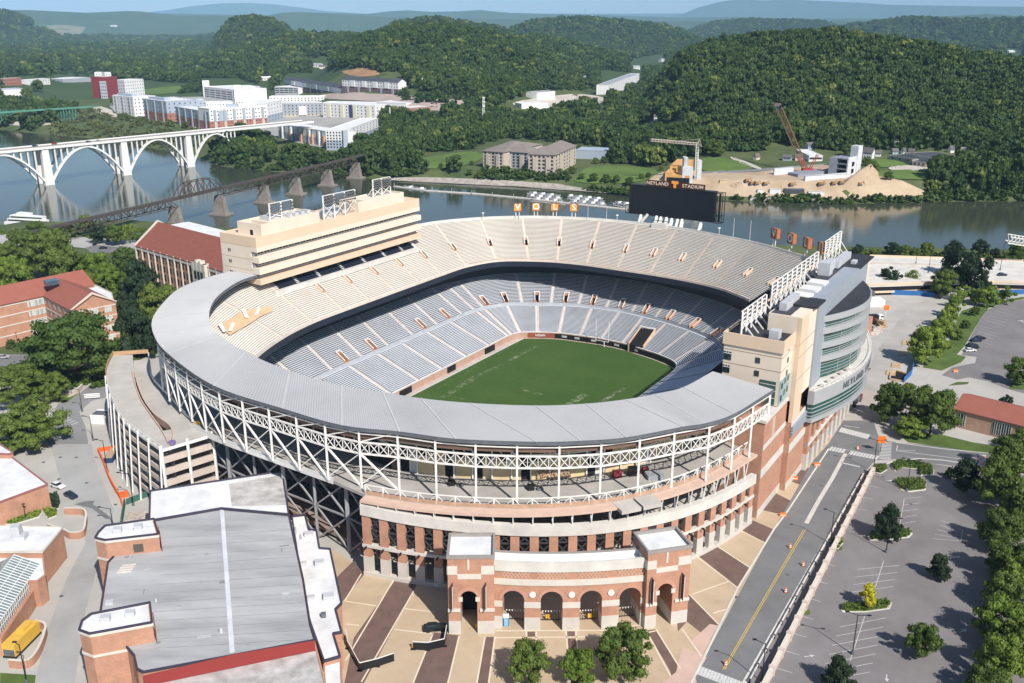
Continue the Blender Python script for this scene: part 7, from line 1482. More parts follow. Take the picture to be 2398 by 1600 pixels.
def gsheet(name,pts,m_,lift=.6,label=None,kind='structure'):
    P_=[GT(*p) for p in catmull([Vector((a,b,0)) for a,b in pts],3,True) for p in [(p.x,p.y)]] if False else None
    L=[GT(p.x,p.y) for p in catmull([Vector((a,b,0)) for a,b in pts],3,True)];c=sum(L,Vector())/len(L);c.z=gz(c.x,c.y);mb=MB();prev=L
    for f in (.12,.25,.4,.55,.7,.85,1):
        cur_=[Vector((p.x+(c.x-p.x)*f,p.y+(c.y-p.y)*f,0)) for p in L]
        for q in cur_: q.z=gz(q.x,q.y)+lift
        mb.strip([Vector((q.x,q.y,q.z+(lift if f==.12 else 0))) for q in prev],cur_,closed=True);prev=cur_
    o=mb.build(name,m_);return tag(o,label,None,None,kind)
lawn2=mat('far_lawn',(.105,.165,.035),.95,.2,.05);earth2=mat('far_earth',(.36,.26,.165),.95,.16,.035,bump=.8,bscale=.12,col2=(.53,.42,.30));pale2=mat('far_pale_gravel',(.50,.45,.38),.95,.15,.03)
for nm,pts,m_ in (('earth_ground',[y4(330,480),y4(480,350),y4(940,355),y4(1500,350),y4(2230,270),y5(300,330),y5(700,380),y5(1000,455),y5(1260,570),y5(1240,600),y5(900,640),y5(400,660),y4(1800,625),y4(1200,615),y4(700,590)],earth2),('lawn',[y4(920,200),y4(1250,210),y4(1470,300),y4(1300,335),y4(930,335)],lawn2),('lawn',[y5(710,220),y5(900,215),y5(1050,265),y5(900,295),y5(715,290)],lawn2),('lawn',[y5(720,340),y5(1260,330),y5(1270,430),y5(1000,430),y5(760,400)],lawn2),('lawn',[z2(500,1050),z2(800,1000),z2(915,1010),z2(910,1050),z2(760,1100),z2(560,1110)],lawn2),('lawn',[z2(1530,1170),z2(1650,1095),z2(2050,1110),z2(2010,1180),z2(1800,1210),z2(1560,1200)],lawn2),('paved_yard',[y1(1450,600),y2(200,750),y2(620,860),y2(1330,800),y3(60,770),y3(800,915),y3(1170,750),y3(1140,480),y2(1000,430),y2(0,430),y1(1500,440)],mat('far_paving',(.34,.33,.31),.9,.15,.03)),('gravel_field',[y3(560,290),y3(1300,290),y3(1850,370),y3(2250,390),y3(2200,460),y3(1750,470),y3(1100,370),y3(600,340)],mat('far_pink_gravel',(.40,.32,.28),.95,.12,.03)),('gravel_bank',[z2(330,1170),z2(700,1170),z2(1360,1205),z2(1500,1225),z2(1860,1275),z2(1500,1248),z2(1000,1220),z2(340,1190)],mat('far_rubble',(.36,.32,.28),.95,.3,.3)),('road',[y2(600,850),y2(1290,800),y2(1290,850),y2(1000,895)],pale2),('cleared_slope',[z2(0,470),z2(180,450),z2(250,490),z2(100,505)],mat('far_red_earth',(.36,.21,.11),.95,.15,.05)),('road',[y1(1180,560),y1(1290,545),y1(1470,620),y1(1460,680),y1(1250,640)],pale2),('road',[y4(1230,200),y4(1290,195),y4(1560,305),y4(1500,310)],pale2),('road',[y4(930,345),y4(1500,320),y4(2200,260),y4(2210,275),y4(1500,345),y4(930,365)],mat('far_road',(.22,.22,.23))),('gravel_lot',[y5(860,300),y5(1060,275),y5(1340,320),y5(1100,335),y5(900,330)],pale2),('parking_roof',[y5(1700,240),y5(2000,240),y5(2350,300),y5(2250,330),y5(1800,280)],mat('far_lot',(.26,.25,.24))),('field',[zp1(130,190),zp1(350,165),zp1(480,170),zp1(560,185),zp1(300,200)],mat('far_dry_field',(.20,.19,.11),.95,.2,.01)),('lawn',[zp1(945,590),zp1(1160,565),zp1(1200,580),zp1(1150,610),zp1(960,620)],lawn2),('valley_lot',[z2(1150,670),z2(1500,620),z2(1710,640),z2(1690,680),z2(1350,720),z2(1160,700)],pale2),('marina_yard',[y1(0,740),y1(300,670),y1(700,745),y1(500,790),y1(150,780)],pale2)):
    gsheet(nm,pts,m_)
mound('dirt_mound','big brown dirt mound beside the unfinished concrete tower',[y5(330,500),y5(400,440),y5(520,410),y5(720,430),y5(780,480),y5(600,520)],y5(640,440),13,earth2);mound('dirt_mound','low spread dirt heap among the diggers on the building site',[y4(1190,510),y4(1300,470),y4(1400,480),y4(1420,520),y4(1280,540)],y4(1300,500),3,earth2)
def wbar(name,lab,a,b,h,w_,m_,cat,group=None,winm=None):
    A,B=GT(*a),GT(*b);t=thing(name,lab,cat,tuple(A),group);m=MB();d=(B-A);d.z=0;d.normalize();n=Vector((-d.y,d.x,0));m.hexa([at_z(A,A.z-1),at_z(B,B.z-1),at_z(B+n*w_,B.z-1),at_z(A+n*w_,A.z-1)],[at_z(A,A.z+h),at_z(B,B.z+h),at_z(B+n*w_,B.z+h),at_z(A+n*w_,A.z+h)]);part(m,'body',m_,t)
    m=MB();m.box(at_z(A,A.z+h)-n*.1,d*(B-A).length,n*.25,(0,0,.25));part(m,'edge',gcon,t);return t
for i,(lab,a,b,h,w_,m_,cat) in enumerate((('long white wall panel by the red crane',y4(1705,385),y4(1915,370),6,2,lcon,'concrete wall'),('dark topped retaining wall left of the concrete tower',y4(1965,410),y4(2290,370),3,12,gcon,'concrete wall'),('long pale retaining wall in front of the concrete tower',y4(2045,458),y4(2500,415),4.5,2,lcon,'concrete wall'),('white site trailer nearest the scoreboard',y4(1520,590),y4(1585,592),4,4,fwhite,'site trailer'),('white site trailer second from the scoreboard',y4(1655,592),y4(1775,598),4.5,4,fwhite,'site trailer'),('black site container with a white patch',y4(1815,592),y4(2035,596),4.5,4,fdark,'site container'),('long white container by the river edge',y4(2080,612),y4(2250,616),4,4,fwhite,'site container'),('pale quay wall along the building site',y4(1440,655),y4(2400,672),2.5,2,concrete,'quay wall'),('tan loading box beside the scoreboard',y4(1105,478),y4(1180,474),3,12,mat('far_sand',(.60,.46,.30)),'timber formwork'))): wbar(cat.replace(' ','_'),lab,a,b,h,w_,m_,cat)
t=thing('timber_frame_building','orange timber deck building under construction behind the scoreboard','unfinished building',tuple(GT(*y4(620,470))));om=mat('orange_timber',(.66,.36,.13));A,B=GT(*y4(500,470)),GT(*y4(770,480));d=(B-A);d.z=0;L=d.length;d.normalize();n=Vector((-d.y,d.x,0))
for k,(f0,f1,h,dp) in enumerate(((0,.3,10,20),(.3,1.0,8,30),(.05,.75,13,60))): m=MB();o_=0 if k<2 else 18;m.box(at_z(A,A.z-1)+d*L*f0+n*o_,d*L*(f1-f0),n*(dp-o_),(0,0,h));part(m,'deck',om,t)
for k in range(5): m=MB();m.box(at_z(A,A.z)+d*L*(.08+.18*k)-n*.2,d*4,n*.4,(0,0,5));part(m,'dark_bay',dark,t)
for (a,b,ty) in ((y4(690,475),y4(805,475),y4(0,290)[1]),(y4(703,450),y4(745,450),y4(0,185)[1]),(y4(860,430),y4(900,430),y4(0,218)[1])): P0,P1=GT(*a),GT(*b);zt=CAMH+ray(a[0],ty)[2]*P0.y/ray(a[0],ty)[1];m=MB();m.box(at_z(P0,P0.z),at_z(P1,P0.z)-at_z(P0,P0.z),(0,8,0),(0,0,zt-P0.z));part(m,'concrete_core',lcon,t)
def lattice(m,a,b,w_,n,th=.25):
    d=(b-a).normalized();x=d.cross(Vector((.3,1,.2))).normalized()*w_/2;y=d.cross(x).normalized()*w_/2;c=[x+y,x-y,-x-y,-x+y]
    for e in c: m.bar(a+e,b+e,th)
    for k in range(n):
        p,q=a.lerp(b,k/n),a.lerp(b,(k+1)/n)
        for j in range(4): m.bar(p+c[j],q+c[(j+1)%4],th*.7)
t=thing('tower_crane','white tower crane with a long pale jib behind the scoreboard','tower crane',tuple(GT(*y4(845,430))));b_=GT(*y4(845,430));tp=atY(*y4(862,35),b_.y);m=MB();lattice(m,b_,tp,1.8,14,.4);part(m,'mast',whitesteel,t);m=MB();jl=atY(*y4(350,-10),b_.y+10);jr=atY(*y4(905,60),b_.y-5);lattice(m,jl,tp,1.6,16,.35);m.bar(tp,jr,.8);part(m,'jib',ftan,t);m=MB();pk=atY(*y4(885,-20),b_.y);m.bar(tp,pk,.5);m.bar(pk,jl.lerp(tp,.4),.2);m.bar(pk,jr,.2);part(m,'tie',ftan,t)
t=thing('crawler_crane','red crawler crane with a very long rusty lattice boom','crawler crane',tuple(GT(*z3(820,1135))));b_=GT(*z3(820,1135));tp=atY(*z3(638,712),b_.y+25);m=MB();lattice(m,b_+Vector((-2,0,3)),tp,4.0,30,.32);part(m,'boom',mat('rusty_boom',(.20,.12,.06)),t);rd_=mat('crane_red',(.40,.06,.06));m=MB();m.cbox(b_,9,6,3.5);part(m,'body',rd_,t);m=MB();lattice(m,b_,b_+Vector((-8,0,13)),1.6,5,.28);lattice(m,b_,b_+Vector((7,0,15)),1.6,5,.28);part(m,'mast',rd_,t)
for i,p in enumerate((y4(1400,460),y4(1450,490),y4(1505,490),y4(1890,500),y5(100,500),y5(235,495),y5(320,490),y5(530,500),y4(2200,500),y4(1600,495))):
    b_=GT(*p);t=thing('digger','small %s digger on the building site, %s'%(('orange','yellow')[i%2],['nearest the tan formwork','second right of the formwork','third right of the formwork','below the white wall panel','below the concrete tower left','below the concrete tower middle','below the concrete tower right','at the foot of the dirt mound','below the retaining wall','in the middle of the bare ground'][i]),'digger',tuple(b_),'diggers on the building site');cm=mat('digger_orange',(.34,.18,.06));m=MB();m.cbox(b_,4,2.6,1.1,.3);part(m,'tracks',fdark,t);m=MB();m.cbox(b_+Vector((0,0,1.1)),2.8,2.2,1.5,.5);part(m,'cab',cm,t);m=MB();m.bar(b_+Vector((1,0,2)),b_+Vector((3,0,3.4)),.4);m.bar(b_+Vector((3,0,3.4)),b_+Vector((4.2,0,1)),.35);part(m,'arm',cm,t)
# concrete arch road bridge
br=thing('arch_bridge','long white concrete arch road bridge over the river on the left','arch bridge',(-353,864,-6));D=Vector((45.3,56.2,0)).normalized();N=Vector((-D.y,D.x,0));Bw=mat('bridge_white_concrete',(.72,.71,.69),.85,.07,.05);P0=Vector((-353.2,864.1,-6));ps=[-222,-147,-72,0,66.5,127];zd=24.6;WDT=18
m=MB();m.box(P0+D*-300-N*.8+Vector((0,0,zd+6)),D*520,N*(WDT+1.6),(0,0,1.2));part(m,'deck',Bw,br)
m=MB();m.box(P0+D*-300+N*0+Vector((0,0,zd+7.21)),D*520,N*WDT,(0,0,.05));part(m,'carriageway',mat('bridge_road',(.34,.31,.28),.9,.08,.1),br)
for o_ in (-.8,WDT+.3): m=MB();m.box(P0+D*-300+N*o_+Vector((0,0,zd+7.2)),D*520,N*.5,(0,0,.9));part(m,'parapet',Bw,br)
for s_ in ps[:-1]:
    for o_ in (0,WDT-3.6): m=MB();q=P0+D*s_+N*o_;m.hexa([q-D*4,q+D*4,q+D*4+N*3.6,q-D*4+N*3.6],[at_z(p,zd) for p in (q-D*2.8,q+D*2.8,q+D*2.8+N*3.6,q-D*2.8+N*3.6)]);part(m,'pier',Bw,br)
for a,b in zip(ps,ps[1:]):
    for o_ in (.2,WDT-2.6):
        m=MB();n_=18;zz_=lambda f: -2+(zd-.5+2)*(1-(2*f-1)**2)
        for k in range(n_):
            f0,f1=k/n_,(k+1)/n_;q0,q1=P0+D*(a+3+(b-a-6)*f0)+N*o_,P0+D*(a+3+(b-a-6)*f1)+N*o_;t0,t1=zz_(f0),zz_(f1);e0=2.6-1.2*(1-abs(2*f0-1));m.hexa([at_z(q0,t0-e0),at_z(q1,t1-e0),at_z(q1+N*2.4,t1-e0),at_z(q0+N*2.4,t0-e0)],[at_z(q0,t0),at_z(q1,t1),at_z(q1+N*2.4,t1),at_z(q0+N*2.4,t0)])
        part(m,'arch_rib',Bw,br);m=MB()
        for k in range(1,12):
            f=k/12;q=P0+D*(a+3+(b-a-6)*f)+N*(o_+.5)
            if zd-zz_(f)>1: m.bar(at_z(q,zz_(f)),at_z(q,zd),1.1)
        part(m,'spandrel_columns',Bw,br)
# railway bridge
rl=thing('railway_bridge','dark rusty steel railway bridge on stone piers with a camelback truss','railway bridge',(-209,674,-6));rs=mat('rusty_dark_steel',(.085,.065,.055),.8,.3,.3);pst=mat('weathered_stone',(.24,.21,.185),.9,.25,.25);D=Vector((.3845,.923,0)).normalized();N=Vector((-D.y,D.x,0));P0=Vector((-226.6,631.1,0));ps=[-46,0,46.8,98,140,186,232];zr=13.0
for s_ in ps[1:]: q=P0+D*s_;m=MB();m.hexa([at_z(q+D*a*2.5+N*b,-7) for a,b in ((-1,-2),(1,-2),(1,10),(-1,10))],[at_z(q+D*a*1.5+N*b,8.0) for a,b in ((-1,0),(1,0),(1,7),(-1,7))]);m.hexa([at_z(q+D*a*4.8+N*b,-7) for a,b in ((-1,-4),(1,-4),(1,11),(-1,11))],[at_z(q+D*a*4.6+N*b,-4.6) for a,b in ((-1,-3.6),(1,-3.6),(1,11),(-1,11))]);part(m,'pier',pst,rl)
m=MB();m.box(at_z(P0-D*130,zr),D*375,N*5.2,(0,0,.8));part(m,'track_deck',mat('track_deck',(.07,.058,.05),.9,.3,.5),rl)
for o_ in (0,5): 
    for a,b in zip([-130,-88]+ps,[-88]+ps):
        m=MB();k_=max(4,int((b-a)/6));th=a>=0 and b<50;lo,hi=(zr-.2,zr+9.5) if th else (zr-5,zr)
        for k in range(k_):
            f0,f1=k/k_,(k+1)/k_;q0,q1=P0+D*(a+(b-a)*f0)+N*o_,P0+D*(a+(b-a)*f1)+N*o_;h0=hi if not th else (lo+(hi-lo)*min(1,min(f0,1-f0)*5));h1=hi if not th else (lo+(hi-lo)*min(1,min(f1,1-f1)*5));m.bar(at_z(q0,lo),at_z(q1,lo),.45);m.bar(at_z(q0,h0),at_z(q1,h1),.5);m.bar(at_z(q0,lo),at_z(q0,h0),.35);m.bar(at_z(q0,lo if k%2 else h0),at_z(q1,h1 if k%2 else lo),.35)
        part(m,'truss',rs,rl)
m=MB()
for k in range(2,7): q=P0+D*(46.8*k/8);m.bar(at_z(q,zr+9.5),at_z(q+N*5,zr+9.5),.3);
part(m,'top_bracing',rs,rl)
# green arch bridge far left
gb=thing('green_steel_bridge','green steel arch bridge over the bend of the river at far left','steel bridge',tuple(GT(*y1(780,720))));gm_=mat('green_steel',(.10,.26,.20),.6,.1,.1);b0=GT(*y1(790,735));zt=atY(*y1(780,575),b0.y).z;Lp=[atY(*y1(a,590-a*.022),b0.y*(1-(800-a)*.00006)) for a in (-300,0,400,800,1190)]
m=MB()
for a,b in zip(Lp,Lp[1:]): a=at_z(a,zt);b=at_z(b,zt);m.box(a,b-a,(2,14,0),(0,0,1.6))
part(m,'deck',gm_,gb);m=MB();n_=34
def gpos(f): x=-300+1290*f;return at_z(atY(*y1(x,590),b0.y),zt)
for k in range(n_):
    f0,f1=k/n_,(k+1)/n_;lz=lambda f: zt-2-24*(((f*1290-300-330)/460)**2 if f*1290-300<790 else max(0,1-((f*1290-300-790)/240)));p,q=gpos(f0),gpos(f1);m.bar(at_z(p,max(lz(f0),zt-28)),at_z(q,max(lz(f1),zt-28)),.9);m.bar(p,at_z(p,max(lz(f0),zt-28)),.6);m.bar(p,at_z(q,max(lz(f1),zt-28)),.4)
part(m,'arch_truss',gm_,gb)
# mast
for i,(a,b_,w_) in enumerate(((z2(930,832),z2(930,640),1.8),(z2(532,590),z2(530,510),.8),(z2(318,810),z2(316,705),.6),(z2(1597,116),z2(1597,55),3))):
    p=GT(*a);q=atY(*b_,p.y);t=thing('mast',['tall white lattice phone mast with antenna clusters by the river trees','thin white pole at the foot of the wooded hill','white flagpole beside the brick shops','thin lattice mast on the far hilltop'][i],'mast',tuple(p));m=MB();lattice(m,p,q,w_,10,.35 if i != 3 else 1.0);part(m,'tower',whitesteel if i<3 else graysteel,t)
    if i==0: m=MB();[m.cyl(at_z(q,q.z-1-k*5),at_z(q,q.z+.6-k*5),1.7,1.7,8) for k in range(3)];part(m,'antenna',whitesteel,t)
p=GT(*z2(1643,112));t=thing('water_tank','white water tank on the far hilltop','water tank',tuple(p));m=MB();m.cyl(p,p+Vector((0,0,14)),3);part(m,'stem',white,t);m=MB();m.cyl(p+Vector((0,0,14)),p+Vector((0,0,26)),10,8,14);part(m,'tank',white,t)
# marina, jetties and boats
jm=mat('jetty_timber',(.42,.40,.36),.9,.1,.2)
jt=thing('floating_jetty','long thin floating jetty running along the marina','jetty',tuple(G(*z2(700,1255),-6)));m=MB();J=[G(*z2(*p),-5.6) for p in ((345,1222),(560,1250),(900,1272),(1200,1300),(1500,1335),(1870,1372))]
for a,b in zip(J,J[1:]): m.bar(a,b,2.4,None,.8)
part(m,'walkway',concrete_lt,jt);m=MB()
for k in range(12): p=J[0].lerp(J[-1],k/11);m.cyl(p,p+Vector((0,0,3)),.25,.25,6);
part(m,'pile',jm,jt);m=MB()
for x0,x1,yy,r3 in ((1215,1440,1285,3),(1480,1720,1305,3),(1780,1890,1345,1)):
    for r in range(r3): a=G(*z2(x0+r*12,yy+r*17),-5.7);b=G(*z2(x1+r*12,yy+24+r*17),-5.7);m.bar(a,b,1.6,None,.5)
part(m,'finger_pier',jm,jt)
hull=MB();hull.hexa([(-4,-.9,-.2),(3,-.9,-.2),(3,.9,-.2),(-4,.9,-.2)],[(-4.2,-1.3,1),(3.2,-1.4,1.1),(3.2,1.4,1.1),(-4.2,1.3,1)]);hull.add([(3,-.9,-.2),(3,.9,-.2),(3.2,1.4,1.1),(3.2,-1.4,1.1),(5.6,0,1.4),(5,0,.2)],[(0,3,4,5),(1,5,4,2),(3,2,4),(0,5,1)]);hm_=hull.build('hull',mat('boat_hull',(.42,.43,.45),.4,.3,.3)).data;cb_=MB();cb_.cbox((-.3,0,1.0),3.4,2.0,1.4);cbm=cb_.build('cabin',mat('boat_canopy',(.16,.17,.20))).data;cb2=MB();cb2.cbox((-.3,0,1.0),4.2,2.2,1.5);cbw=cb2.build('cabin',white).data
for o in [o for o in COL.objects if o.name in ('hull','cabin','cabin.001')]: bpy.data.objects.remove(o)
k=0
for g,(x0,x1,yy,sl_) in enumerate(((1225,1420,1270,.10),(1490,1700,1290,.10),(1790,1880,1335,.1),(400,545,1228,.12))):
    for r in range(3 if g<2 else 1):
        for c in range(7 if g<2 else 4):
            px=x0+(x1-x0)*(c+.5)/(7 if g<2 else 4)+r*12;py=yy+(px-x0)*sl_+r*17;p=G(*z2(px,py),-6);t=thing('motor_boat','%s boat in the %s, slip %s from the bank'%(('grey covered','white cabined')[k%2],['left marina cluster','middle marina cluster','right marina cluster','slips beside the press box'][g],['first','second','third','fourth','fifth','sixth','seventh','eighth','ninth','tenth','eleventh','twelfth','thirteenth','fourteenth','fifteenth','sixteenth','seventeenth','eighteenth','nineteenth','twentieth','last'][r*7+c]),'boat',tuple(p),'boats in the marina',.35+.2*(k%3));k+=1
            for me_,nm in ((hm_,'hull'),((cbm,cbw)[(k+1)%2],'cabin')): o=bpy.data.objects.new(nm,me_);COL.objects.link(o);o.parent=t;o.scale=(.78,.78,.78);kid(t,o)
yt=thing('river_yacht','white three deck river cruiser moored at the left edge','river boat',tuple(G(*zp1(190,1490),-6)));c=G(*zp1(55,1470),-6);e=G(*zp1(325,1490),-6);d=(e-c);L=d.length;a_=atan2(d.y,d.x);X=d.normalized();Y=Vector((-X.y,X.x,0))
for nm,z0,z1,f0,f1,w_,mm in (('hull',0,2.4,0,1,7,white),('lower_deck',2.4,4.8,.08,.95,6.4,white),('upper_deck',4.8,7.2,.15,.9,6,white),('wheelhouse',7.2,9,.3,.6,4,white),('window_band',3.2,4.2,.1,.93,6.6,fgl),('window_band',5.6,6.5,.17,.88,6.2,fgl)): m=MB();q=c+X*L*f0;m.hexa([at_z(q-Y*w_/2,-6+z0),at_z(c+X*L*f1-Y*w_*.3,-6+z0),at_z(c+X*L*f1+Y*w_*.3,-6+z0),at_z(q+Y*w_/2,-6+z0)],[at_z(q-Y*w_/2,-6+z1),at_z(c+X*L*(f1+.02)-Y*w_*.3,-6+z1),at_z(c+X*L*(f1+.02)+Y*w_*.3,-6+z1),at_z(q+Y*w_/2,-6+z1)]);part(m,nm,mm,yt)
# ================================================================ NEAR TREES, one object each
TM={}
def tree_mesh(kind,var):
    k=(kind,var)
    if k not in TM:
        shp,n,s,cl,m={'round': (round_,9000,.026,60,LF_CITY),'wide': (wide_,12000,.021,80,LF_CITY),'cone': (cone_,6000,.032,50,LF_DARK),'oval': (oval_,6000,.031,44,LF_CITY),'light': (round_,8000,.027,56,LF_LIGHT),'yellow': (oval_,2600,.045,26,LF_YEL),'pine': (oval_,2600,.040,30,LF_DARK),'small': (oval_,1500,.055,18,LF_LIGHT),'sparse': (round_,1300,.035,26,LF_LIGHT)}[kind]
        V_,F_=leaf_cloud(shp,n,s,300+var*7+len(kind),cl,core=kind != 'sparse');TM[k]=raw_mesh('crown',V_,F_,m)
        mb=MB();r_=random.Random(var);mb.cyl((0,0,0),(0,0,.45),.045,.03,8);mb.cyl((0,0,.45),(.02,0,.8),.03,.01,6)
        for i in range(7): a=r_.uniform(0,6.28);z_=r_.uniform(.22,.55);mb.cyl((0,0,z_),(.5*cos(a),.5*sin(a),z_+.22),.018,.006,5)
        o=mb.build('trunk',bark);TM[k+('t',)]=o.data;bpy.data.objects.remove(o)
    return TM[k],TM[k+('t',)]
def plant(px,py,rp,kind,label,hf=1.9,group='campus trees',z=None,lift=.16):
    """crown centre (px,py) and crown radius rp in the photograph;stands on the ground below it"""
    zg=3.0 if z is None else z;D_=None
    for _ in range(4):
        r_m=4.0 if D_ is None else rp*D_/CF;H_=r_m*hf;p=G(px,py,zg+H_*.56);D_=p.y*cos(TH)+(CAMH-p.z)*sin(TH)
    if z is None: zg=gz(p.x,p.y) if p.y>430 else 3.0
    i=NT[0];NT[0]+=1;crown,trunk=tree_mesh(kind,i%3)
    t=thing({'cone': 'conifer','pine': 'pine_tree'}.get(kind,'deciduous_tree'),label,'tree',(p.x,p.y,zg),group,random.uniform(0,6.28))
    c=bpy.data.objects.new('crown',crown);COL.objects.link(c);c.parent=t;c.location=(0,0,H_*lift);c.scale=(r_m*1.12,r_m*1.12,H_*(1-lift)*1.0);kid(t,c)
    c=bpy.data.objects.new('trunk',trunk);COL.objects.link(c);c.parent=t;c.scale=(r_m*.9,r_m*.9,H_*.8);kid(t,c);return t
NT=[0]
T=[(1240,1548,54,'round','leafy tree on the plaza, left one of the three below the gateway'),(1358,1560,48,'light','leafy tree on the plaza, middle one of the three below the gateway'),(1462,1520,68,'wide','largest leafy tree on the plaza, right one of the three below the gateway'),
 (2082,1218,35,'cone','tall conical tree in a hedge island in the car park',2.7),(2201,1325,31,'cone','conical tree right of the yellow tree row, nearer the street trees',2.1),(2160,1500,40,'oval','dark oval tree in the lower car park by the long shade',2.2),(1966,1572,40,'cone','conical tree at the bottom edge of the car park',2.3),(2035,1396,23,'yellow','bright yellow tree in a low hedge island',2.6),(2264,1112,42,'cone','broad dark tree at the top right of the car park',2.0),(2224,1106,13,'cone','small dark bush tree beside the broad dark tree',2.0),
 (164,812,112,'wide','huge spreading oak in front of the red roofed hall',1.35),(48,900,66,'wide','wide oak at the left edge below the hall',1.4),(62,990,82,'wide','wide oak at the left edge beside the crossing',1.35),(128,905,38,'round','round tree between the big oaks and the curved wall'),(328,668,50,'pine','tall dark tree between the brick college and the canopy',2.4),(372,712,54,'round','green tree against the left rim of the canopy',2.0),(318,775,50,'pine','dark evergreen beside the top of the ramp building',2.3),(300,725,34,'pine','slim dark evergreen left of the canopy',2.6),(350,800,34,'pine','dark evergreen tucked under the canopy edge',2.2),
 (118,590,60,'wide','big dark tree behind the hall nearest the river road'),(55,575,40,'round','dark tree by the river road at the left'),(150,620,50,'round','round tree just behind the hall roof'),(30,640,46,'light','yellow green tree behind the hall roof at the left edge'),(222,628,42,'light','light green tree between the hall and the college building'),(255,652,36,'light','second light green tree between the hall and the college'),(292,612,36,'round','tree left of the brick college gable'),(205,668,32,'round','tree at the right gable of the hall'),(262,700,26,'round','tree at the foot of the brick college wall'),(295,660,26,'round','small tree before the left bays of the brick college'),(85,545,30,'round','tree beside the river road near the yacht'),(10,595,34,'round','tree cut by the left edge above the river road'),(150,540,22,'light','pale bush tree at the near end of the railway bridge'),(200,520,20,'light','thin tree in front of the railway bridge deck'),(225,545,26,'pine','dark shrubby tree under the railway bridge'),(268,548,26,'round','shrubby tree under the railway bridge trusses'),(302,545,24,'sparse','white blossoming tree beside the river road'),(335,560,18,'round','tree between the river road and the college gable'),(457,532,13,'light','small tree behind the flat white roof of the college'),(492,545,12,'round','small tree left of the press box by the water'),(25,805,12,'round','clipped round bush at the hall entrance'),
 (2085,940,48,'round','full green tree left of the big magnolia at the corner'),(2186,960,60,'wide','big dark magnolia beside the low brick hall'),(2132,998,40,'light','bright lime green tree under the magnolia',1.25),(2125,925,30,'round','tree behind the magnolia and its neighbour'),(2172,805,48,'light','bushy light green tree at the near end of the street row'),(2208,770,32,'light','second light green tree in the street row'),(2222,742,26,'small','third slim green tree in the street row'),(2232,720,22,'small','fourth slim green tree in the street row'),(2245,700,20,'small','fifth slim green tree in the street row'),(2258,688,20,'small','sixth slim green tree in the street row'),(2288,694,20,'small','slim tree at the top of the lawn strip'),(2316,690,28,'small','taller slim tree at the top of the lawn strip'),(2360,690,22,'small','slim tree at the lawn corner by the blue fence'),(2284,728,12,'oval','small round lawn tree, uppermost of four'),(2262,758,11,'oval','small round lawn tree, second of four'),(2245,783,13,'oval','small round lawn tree, third of four'),(2221,810,8,'oval','tiny lawn tree, lowest of four'),
 (2088,646,27,'pine','dark tree in front of the river car park'),(2137,652,21,'sparse','thin pale tree in front of the river car park'),(2213,662,34,'round','dark round tree beside the tall pines'),(2252,615,44,'pine','tall spreading pine above the river car park, left',2.2),(2290,640,46,'pine','tall spreading pine above the river car park, right',2.0),(2296,580,20,'pine','pine top against the river'),(2009,584,15,'pine','dark bank tree just right of the tower roof'),(2091,588,23,'pine','bank tree left of a pair by the river'),(2118,590,18,'round','bank tree right of the pair by the river'),(2139,592,15,'round','low bank tree beyond the river car park'),(2170,586,20,'round','round bank tree at the river behind the car park'),(2234,588,26,'pine','bank pine behind the river car park'),(2328,590,13,'pine','small dark bank tree near the gantry'),(2384,590,25,'round','bank tree at the right edge by the gantry'),
 (2385,868,34,'round','tree cut by the right edge above the brick hall'),(2355,938,17,'pine','small tree behind the red roof of the low brick hall'),(2362,1062,46,'round','tree at the right edge below the low brick hall'),(2392,1030,30,'round','tree behind the low hall tree at the right edge'),
 (2352,1128,64,'round','tall street tree at the right edge beside the chequered crossing'),(2395,1190,60,'round','second tall tree down the right edge'),(2352,1240,52,'wide','third tall tree down the right edge'),(2362,1308,54,'round','fourth tall tree down the right edge, bright crown'),(2400,1350,56,'light','fifth tall tree down the right edge, light crown'),(2352,1385,50,'round','sixth tall tree down the right edge'),(2345,1452,62,'light','seventh tall tree down the right edge, lime crown'),(2395,1500,60,'round','eighth tree at the very corner of the right edge'),(2350,1540,62,'light','ninth tree at the bottom right corner, lime crown'),(2310,1600,50,'round','lowest tree at the bottom right edge')]
for q in T: plant(q[0],q[1],q[2],q[3],q[4],*(q[5:] if len(q)>5 else ()))
ZONES=[(1340,1440,340,382,'in the row above the right riverside lawn'),(1440,1500,340,382,'at the top corner of the right riverside lawn'),(1340,1570,380,430,'along the lower edge of the right riverside lawn'),(1000,1120,375,400,'at the edge of the left riverside lawn'),(1080,1345,395,415,'in front of the tan condominium'),(2000,2100,370,420,'beside the fields on the right bank'),(2150,2400,340,410,'near the houses on the right bank'),(0,120,200,245,'by the warehouse at the far left'),(260,345,235,290,'at the foot of the first apartment block'),(390,580,285,305,'between the apartments and the arch bridge'),(870,1060,265,345,'near the brick shops'),(1600,1740,320,355,'behind the crane'),(0,2400,0,600,'near the wooded hill foot')]
OR_='first second third fourth fifth sixth seventh eighth ninth tenth eleventh twelfth'.split();ZC_={}
def FTL(px,py,i):
    z=[q for q in ZONES if q[0]<=px<=q[1] and q[2]<=py<=q[3]][0][4];k=ZC_[z]=ZC_.get(z,-1)+1;return 'single %s tree %s, %s of its line'%(('round','oval','spreading')[i%3],z,OR_[min(k,11)])
